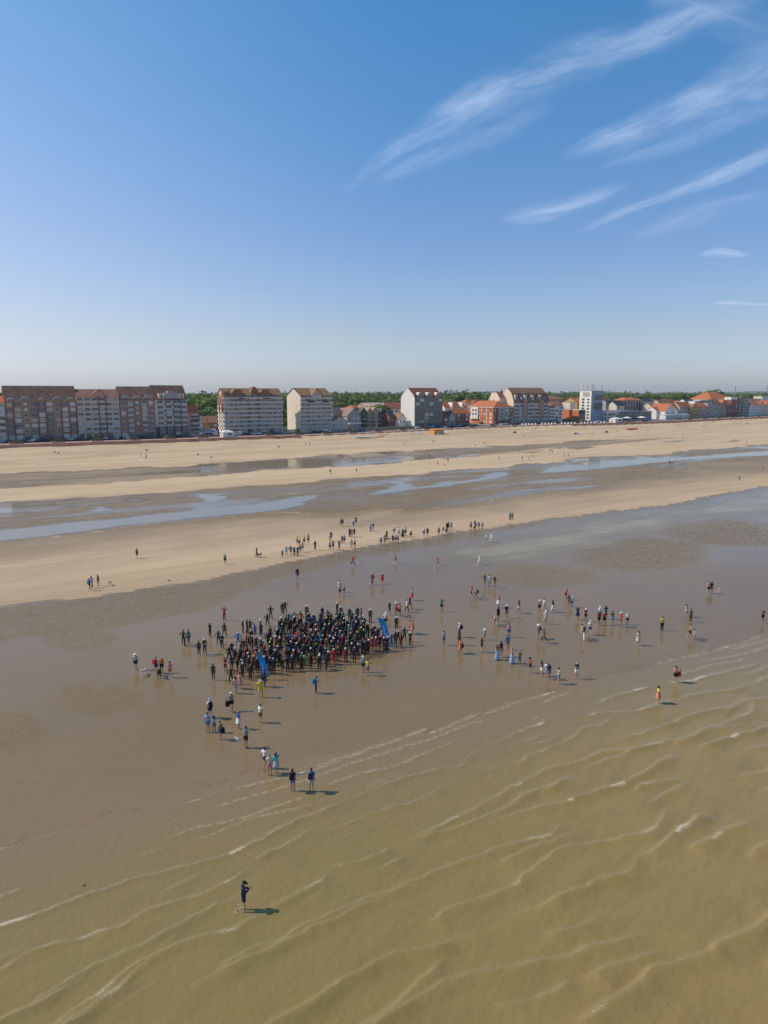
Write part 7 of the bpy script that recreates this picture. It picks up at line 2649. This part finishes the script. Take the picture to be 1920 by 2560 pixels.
def phone_at(o, fwd=.37, z=1.30, label=''):
    h = o.rotation_euler[2]; k = o.scale[2]
    p = Matrix.Rotation(h, 3, 'Z') @ (Vector((0, fwd, z)) * k) + Vector(o.location)
    r = link_obj('phone', Geo().box(-.04, .04, -.006, .006, -.075, .075).mesh('phone', MATS['cloth_black']), None, p, (.5, 0, h), label=label, category='phone')
phone_at(hero, label='dark phone in the hands of the wader nearest the camera')

# fishing net shaped white bag held by one onlooker
o = PX[(615.0, 1870.0)]
p = Vector(o.location) + Vector((-.62, -.05, .78))
g = Geo().cyl(0, 0, -.32, .0, .02, 8, .12).cyl(0, 0, .0, .28, .12, 8, .05)
link_obj('white_bag', g.mesh('white_bag', MATS['cloth_white']), None, p, (0, -.9, 0), label='pointed white bag held out by the onlooker in grey', category='bag')

# ---------------------------------------------------------------- feather flags
M_FLAG = simple("flag_blue", (.02, .30, .72), .6, .3, .06)
M_FLAGL = simple("flag_light_blue", (.38, .60, .85), .6, .3, .06)
def feather(px, py, lean, label, h0=.45, H=2.75, w=.62):
    p = at(px, py)
    r = bpy.data.objects.new('feather_flag', None); COL.objects.link(r); r.location = p; r.rotation_euler = (0, lean, .1)
    r['label'] = label; r['category'] = 'flag'; r['group'] = 'blue feather flags at the start'
    n = 14
    left, right = [], []
    for i in range(n + 1):
        f = i / n
        z = h0 + (H - h0) * f
        bow = -.16 * f ** 2.2
        left.append((bow, z)); right.append((bow + w * math.sqrt(max(0.0, 1 - f ** 4.5)) + .02, z))
    g = Geo()
    for (x, z), (x2, z2) in zip(left, right):
        for q in range(4):
            xx = x + (x2 - x) * q / 3
            g.v.append((xx, .05 * math.sin(q * 1.3 + z * 2.4), z))
    g.f = [(i * 4 + q, i * 4 + q + 1, (i + 1) * 4 + q + 1, (i + 1) * 4 + q) for i in range(n) for q in range(3)]
    me = g.mesh('cloth', M_FLAG)
    for pl in me.polygons:
        pl.use_smooth = True
    link_obj('cloth', me, r)
    g2 = Geo(); g2.v = [(x * .9 + .06 + (x2 - x) * .16, .06 + .02 * math.sin(z), z) for (x, z), (x2, z2) in zip(left[:9], right[:9])] + [(x * .9 + .06 + (x2 - x) * .34, .065 + .02 * math.sin(z), z) for (x, z), (x2, z2) in zip(left[:9], right[:9])]
    g2.v = [(a, -.09, c) for a, b_, c in g2.v]
    g2.f = [(i, i + 9, i + 10, i + 1) for i in range(8)]
    link_obj('print', g2.mesh('print', M_FLAGL), r)
    gp = Geo()
    for i in range(n):
        (x0, z0), (x1, z1) = left[i], left[i + 1]
        gp.box(min(x0, x1) - .02, max(x0, x1) + .015, -.015, .015, z0, z1)
    gp.cyl(0, 0, 0, h0, .018, 6)
    link_obj('pole', gp.mesh('pole', M_METAL), r)
    link_obj('base', Geo().box(-.3, .3, -.3, .3, 0, .10).cyl(0, 0, .10, .22, .10, 8).mesh('base', MATS['cloth_black']), r)
    return r
f1 = feather(656, 1699, -.10, 'blue feather flag standing at the front left of the crowd', .34, 2.75, .60)
link_obj('lower_panel', Geo().box(-.02, .40, -.02, .02, .1, .44).mesh('lower_panel', MATS['cloth_olive']), f1)
feather(966, 1624, -.20, 'blue feather flag rising behind the right end of the crowd', 1.55, 3.75, .62)

# ---------------------------------------------------------------- dogs
DOGM = {}
def dog_mesh(sit=False):
    k = 'dog' + str(sit)
    if k in DOGM:
        return DOGM[k]
    Jd = {'hip': (0, -.28, .50), 'mid': (0, 0, .50), 'chest': (0, .26, .52), 'neck': (0, .38, .64), 'head': (0, .46, .72), 'muz': (0, .60, .69), 'tail0': (0, -.38, .55), 'tail1': (0, -.56, .70)}
    Rd = {'hip': .10, 'mid': .10, 'chest': .13, 'neck': .075, 'head': .075, 'muz': .035, 'tail0': .03, 'tail1': .015}
    E = [('hip', 'mid'), ('mid', 'chest'), ('chest', 'neck'), ('neck', 'head'), ('head', 'muz'), ('hip', 'tail0'), ('tail0', 'tail1')]
    for s, n in ((-1, 'L'), (1, 'R')):
        Jd['hk' + n] = (s * .09, -.20, .33); Jd['hh' + n] = (s * .09, -.36, .20); Jd['hf' + n] = (s * .09, -.33, .03); Jd['hp' + n] = (s * .09, -.26, .02)
        Jd['fe' + n] = (s * .09, .22, .36); Jd['fk' + n] = (s * .09, .27, .20); Jd['ff' + n] = (s * .09, .27, .03); Jd['fp' + n] = (s * .09, .33, .02)
        for q, r_ in (('hk', .065), ('hh', .03), ('hf', .025), ('hp', .022), ('fe', .05), ('fk', .028), ('ff', .025), ('fp', .022)):
            Rd[q + n] = r_
        Jd['er' + n] = (s * .06, .43, .80); Rd['er' + n] = .02
        E += [('hip', 'hk' + n), ('hk' + n, 'hh' + n), ('hh' + n, 'hf' + n), ('hf' + n, 'hp' + n), ('chest', 'fe' + n), ('fe' + n, 'fk' + n), ('fk' + n, 'ff' + n), ('ff' + n, 'fp' + n), ('head', 'er' + n)]
    names = list(Jd); ix = {n: i for i, n in enumerate(names)}
    me = bpy.data.meshes.new('d'); me.from_pydata([Jd[n] for n in names], [(ix[a], ix[b]) for a, b in E], [])
    o = bpy.data.objects.new('d', me); COL.objects.link(o)
    o.modifiers.new('s', 'SKIN').use_smooth_shade = True
    bm = bmesh.new(); bm.from_mesh(me); sl = bm.verts.layers.skin.verify(); bm.verts.ensure_lookup_table()
    for i, n in enumerate(names):
        bm.verts[i][sl].radius = (Rd[n], Rd[n]); bm.verts[i][sl].use_root = n == 'hip'
    bm.to_mesh(me); bm.free()
    o.modifiers.new('u', 'SUBSURF').levels = 1
    r = bpy.data.meshes.new_from_object(o.evaluated_get(bpy.context.evaluated_depsgraph_get()))
    bpy.data.objects.remove(o); r.materials.clear(); r.materials.append(MATS['cloth_cream'])
    DOGM[k] = r
    return r
for x, y, c, k, hd, lab in ((275, 1463, 'cream', 1.0, 180, 'pale dog on the left edge of the sand bar'), (647, 1393.5, 'black', 1.0, 90, 'black dog beside a walker on the sand bar'), (360, 1688, 'white', .95, 190, 'white dog standing on the wet sand at the left'),
                          (399, 1693, 'black', 1.25, 170, 'large black dog at the feet of the two people talking'), (969, 1354, 'black', 1.0, 90, 'black dog by the waterline group on the bar'), (1679, 1161.5, 'black', 1.0, 90, 'small black dog beside a far bather at the right channel'),):
    o = link_obj('dog', dog_mesh(), None, at(x, y), (0, 0, -math.radians(hd)), label=lab, category='dog')
    o.scale = (k, k, k); dressed(o, cloth(c))

# ---------------------------------------------------------------- splashes and bits on the sand
M_DROP = simple("water_drops", (.72, .66, .52), .25, .6, .05)
def splash(px, py, r_, n, label, hmax=.35, dx=-.25):
    p = at(px, py)
    rg = np.random.RandomState(int(px * 3 + py))
    vs, fs = [], []
    for i in range(n):
        u = rg.uniform(0, 2 * math.pi); q = abs(rg.normal()) * r_ * .55
        c = np.array([dx * rg.uniform(.2, 1.2) + q * math.cos(u), q * math.sin(u) * .8, .06 + hmax * rg.uniform() ** 2.2 * max(0, 1 - q / r_)])
        s_ = rg.uniform(.007, .024)
        d = rg.normal(size=(4, 3)) * s_
        o = len(vs)
        vs += [tuple(c + e) for e in d]
        fs += [(o, o + 1, o + 2), (o, o + 2, o + 3), (o, o + 3, o + 1), (o + 1, o + 3, o + 2)]
    me = mesh_np('splash', vs, fs, M_DROP)
    link_obj('splash', me, None, p, None, label=label, kind='stuff')
splash(606, 2276, .55, 130, 'spray of drops around the legs of the nearest wader')
splash(1684, 1708, .5, 200, 'white splash round the feet of the person with the red bag', .12, 0)
splash(987, 1410, .8, 220, 'splash kicked up by the second runner from the left', .3)
splash(1195, 1415, .9, 240, 'splash kicked up by the runner in white', .35)
splash(928, 1463, .8, 240, 'splash at the feet of the walker in dark red and black', .35)
splash(1097, 1414, .5, 90, 'small splash behind the runner in red with yellow cap', .2, .3)
splash(738, 1978, .4, 110, 'splash between the nearest pair', .12, .2)
p = at(210, 2216)
link_obj('seaweed', Geo().prism([(-.09, 0), (.10, 0), (.06, .03), (-.04, .04)], 'y', -.03, .04).mesh('seaweed', M_METAL), None, p + Vector((0, 0, .05)), (0, 0, .6), label='dark scrap of seaweed drifting alone at the lower left', category='seaweed')
p = at(422, 1452)
link_obj('seaweed', Geo().prism([(-.22, 0), (.25, 0), (.1, .12), (-.05, .14)], 'y', -.1, .12).mesh('seaweed', M_METAL), None, p, (0, 0, .3), label='dark clump of seaweed near the edge of the sand bar', category='seaweed')
p = at(1111, 1164)
link_obj('ball', Geo().cyl(0, 0, 0, .5, .22, 10).mesh('ball', MATS['cloth_dark red'] if 'cloth_dark red' in MATS else M_RED), None, p, None, label='small dark ball on the sand near the far players', category='ball')

# ---------------------------------------------------------------- labels that still coincide get their place in the row
ORD = ['first', 'second', 'third', 'fourth', 'fifth', 'sixth', 'seventh', 'eighth', 'ninth', 'tenth', 'eleventh', 'twelfth', 'thirteenth', 'fourteenth', 'fifteenth', 'sixteenth', 'seventeenth', 'eighteenth', 'nineteenth', 'twentieth', 'twenty first', 'twenty second', 'twenty third', 'twenty fourth', 'twenty fifth', 'twenty sixth', 'twenty seventh', 'twenty eighth']
byl = {}
for o in COL.objects:
    if o.parent is None and o.get('label') and o.get('category'):
        byl.setdefault(o['label'], []).append(o)
for lab, os_ in byl.items():
    if len(os_) > 1 and len(os_) <= 28:
        os_.sort(key=lambda o: project(o.location.x, o.location.y, o.location.z)[0])
        for i, o in enumerate(os_):
            extra = 'leftmost of them' if i == 0 and len(lab.split()) <= 13 else 'rightmost of them' if i == len(os_) - 1 and len(lab.split()) <= 13 else ORD[i] + ' from left'
            o['label'] = (lab + ', ' + extra)
            if not o.get('group'):
                o['group'] = lab
for o in COL.objects:
    l = o.get('label')
    if l and len(l.split()) > 16:
        w = l.split()
        o['label'] = ' '.join(w[:16])

# ---------------------------------------------------------------- air
M_HAZE = bpy.data.materials.new("haze")
_t = nt(M_HAZE)
_o = node(_t, 'ShaderNodeOutputMaterial'); _v = node(_t, 'ShaderNodeVolumePrincipled')
_v.inputs['Color'].default_value = (0.97, 0.98, 1.0, 1); _v.inputs['Density'].default_value = 0.00006; _v.inputs['Anisotropy'].default_value = 0.2
link(_t, _v.outputs[0], _o.inputs['Volume'])
hz = Geo().box(-16500, 16500, -16500, 16500, -2.0, 95.0).mesh('haze', M_HAZE)
link_obj('haze', hz, kind='stuff', label='thin pale sea haze over the whole shore')
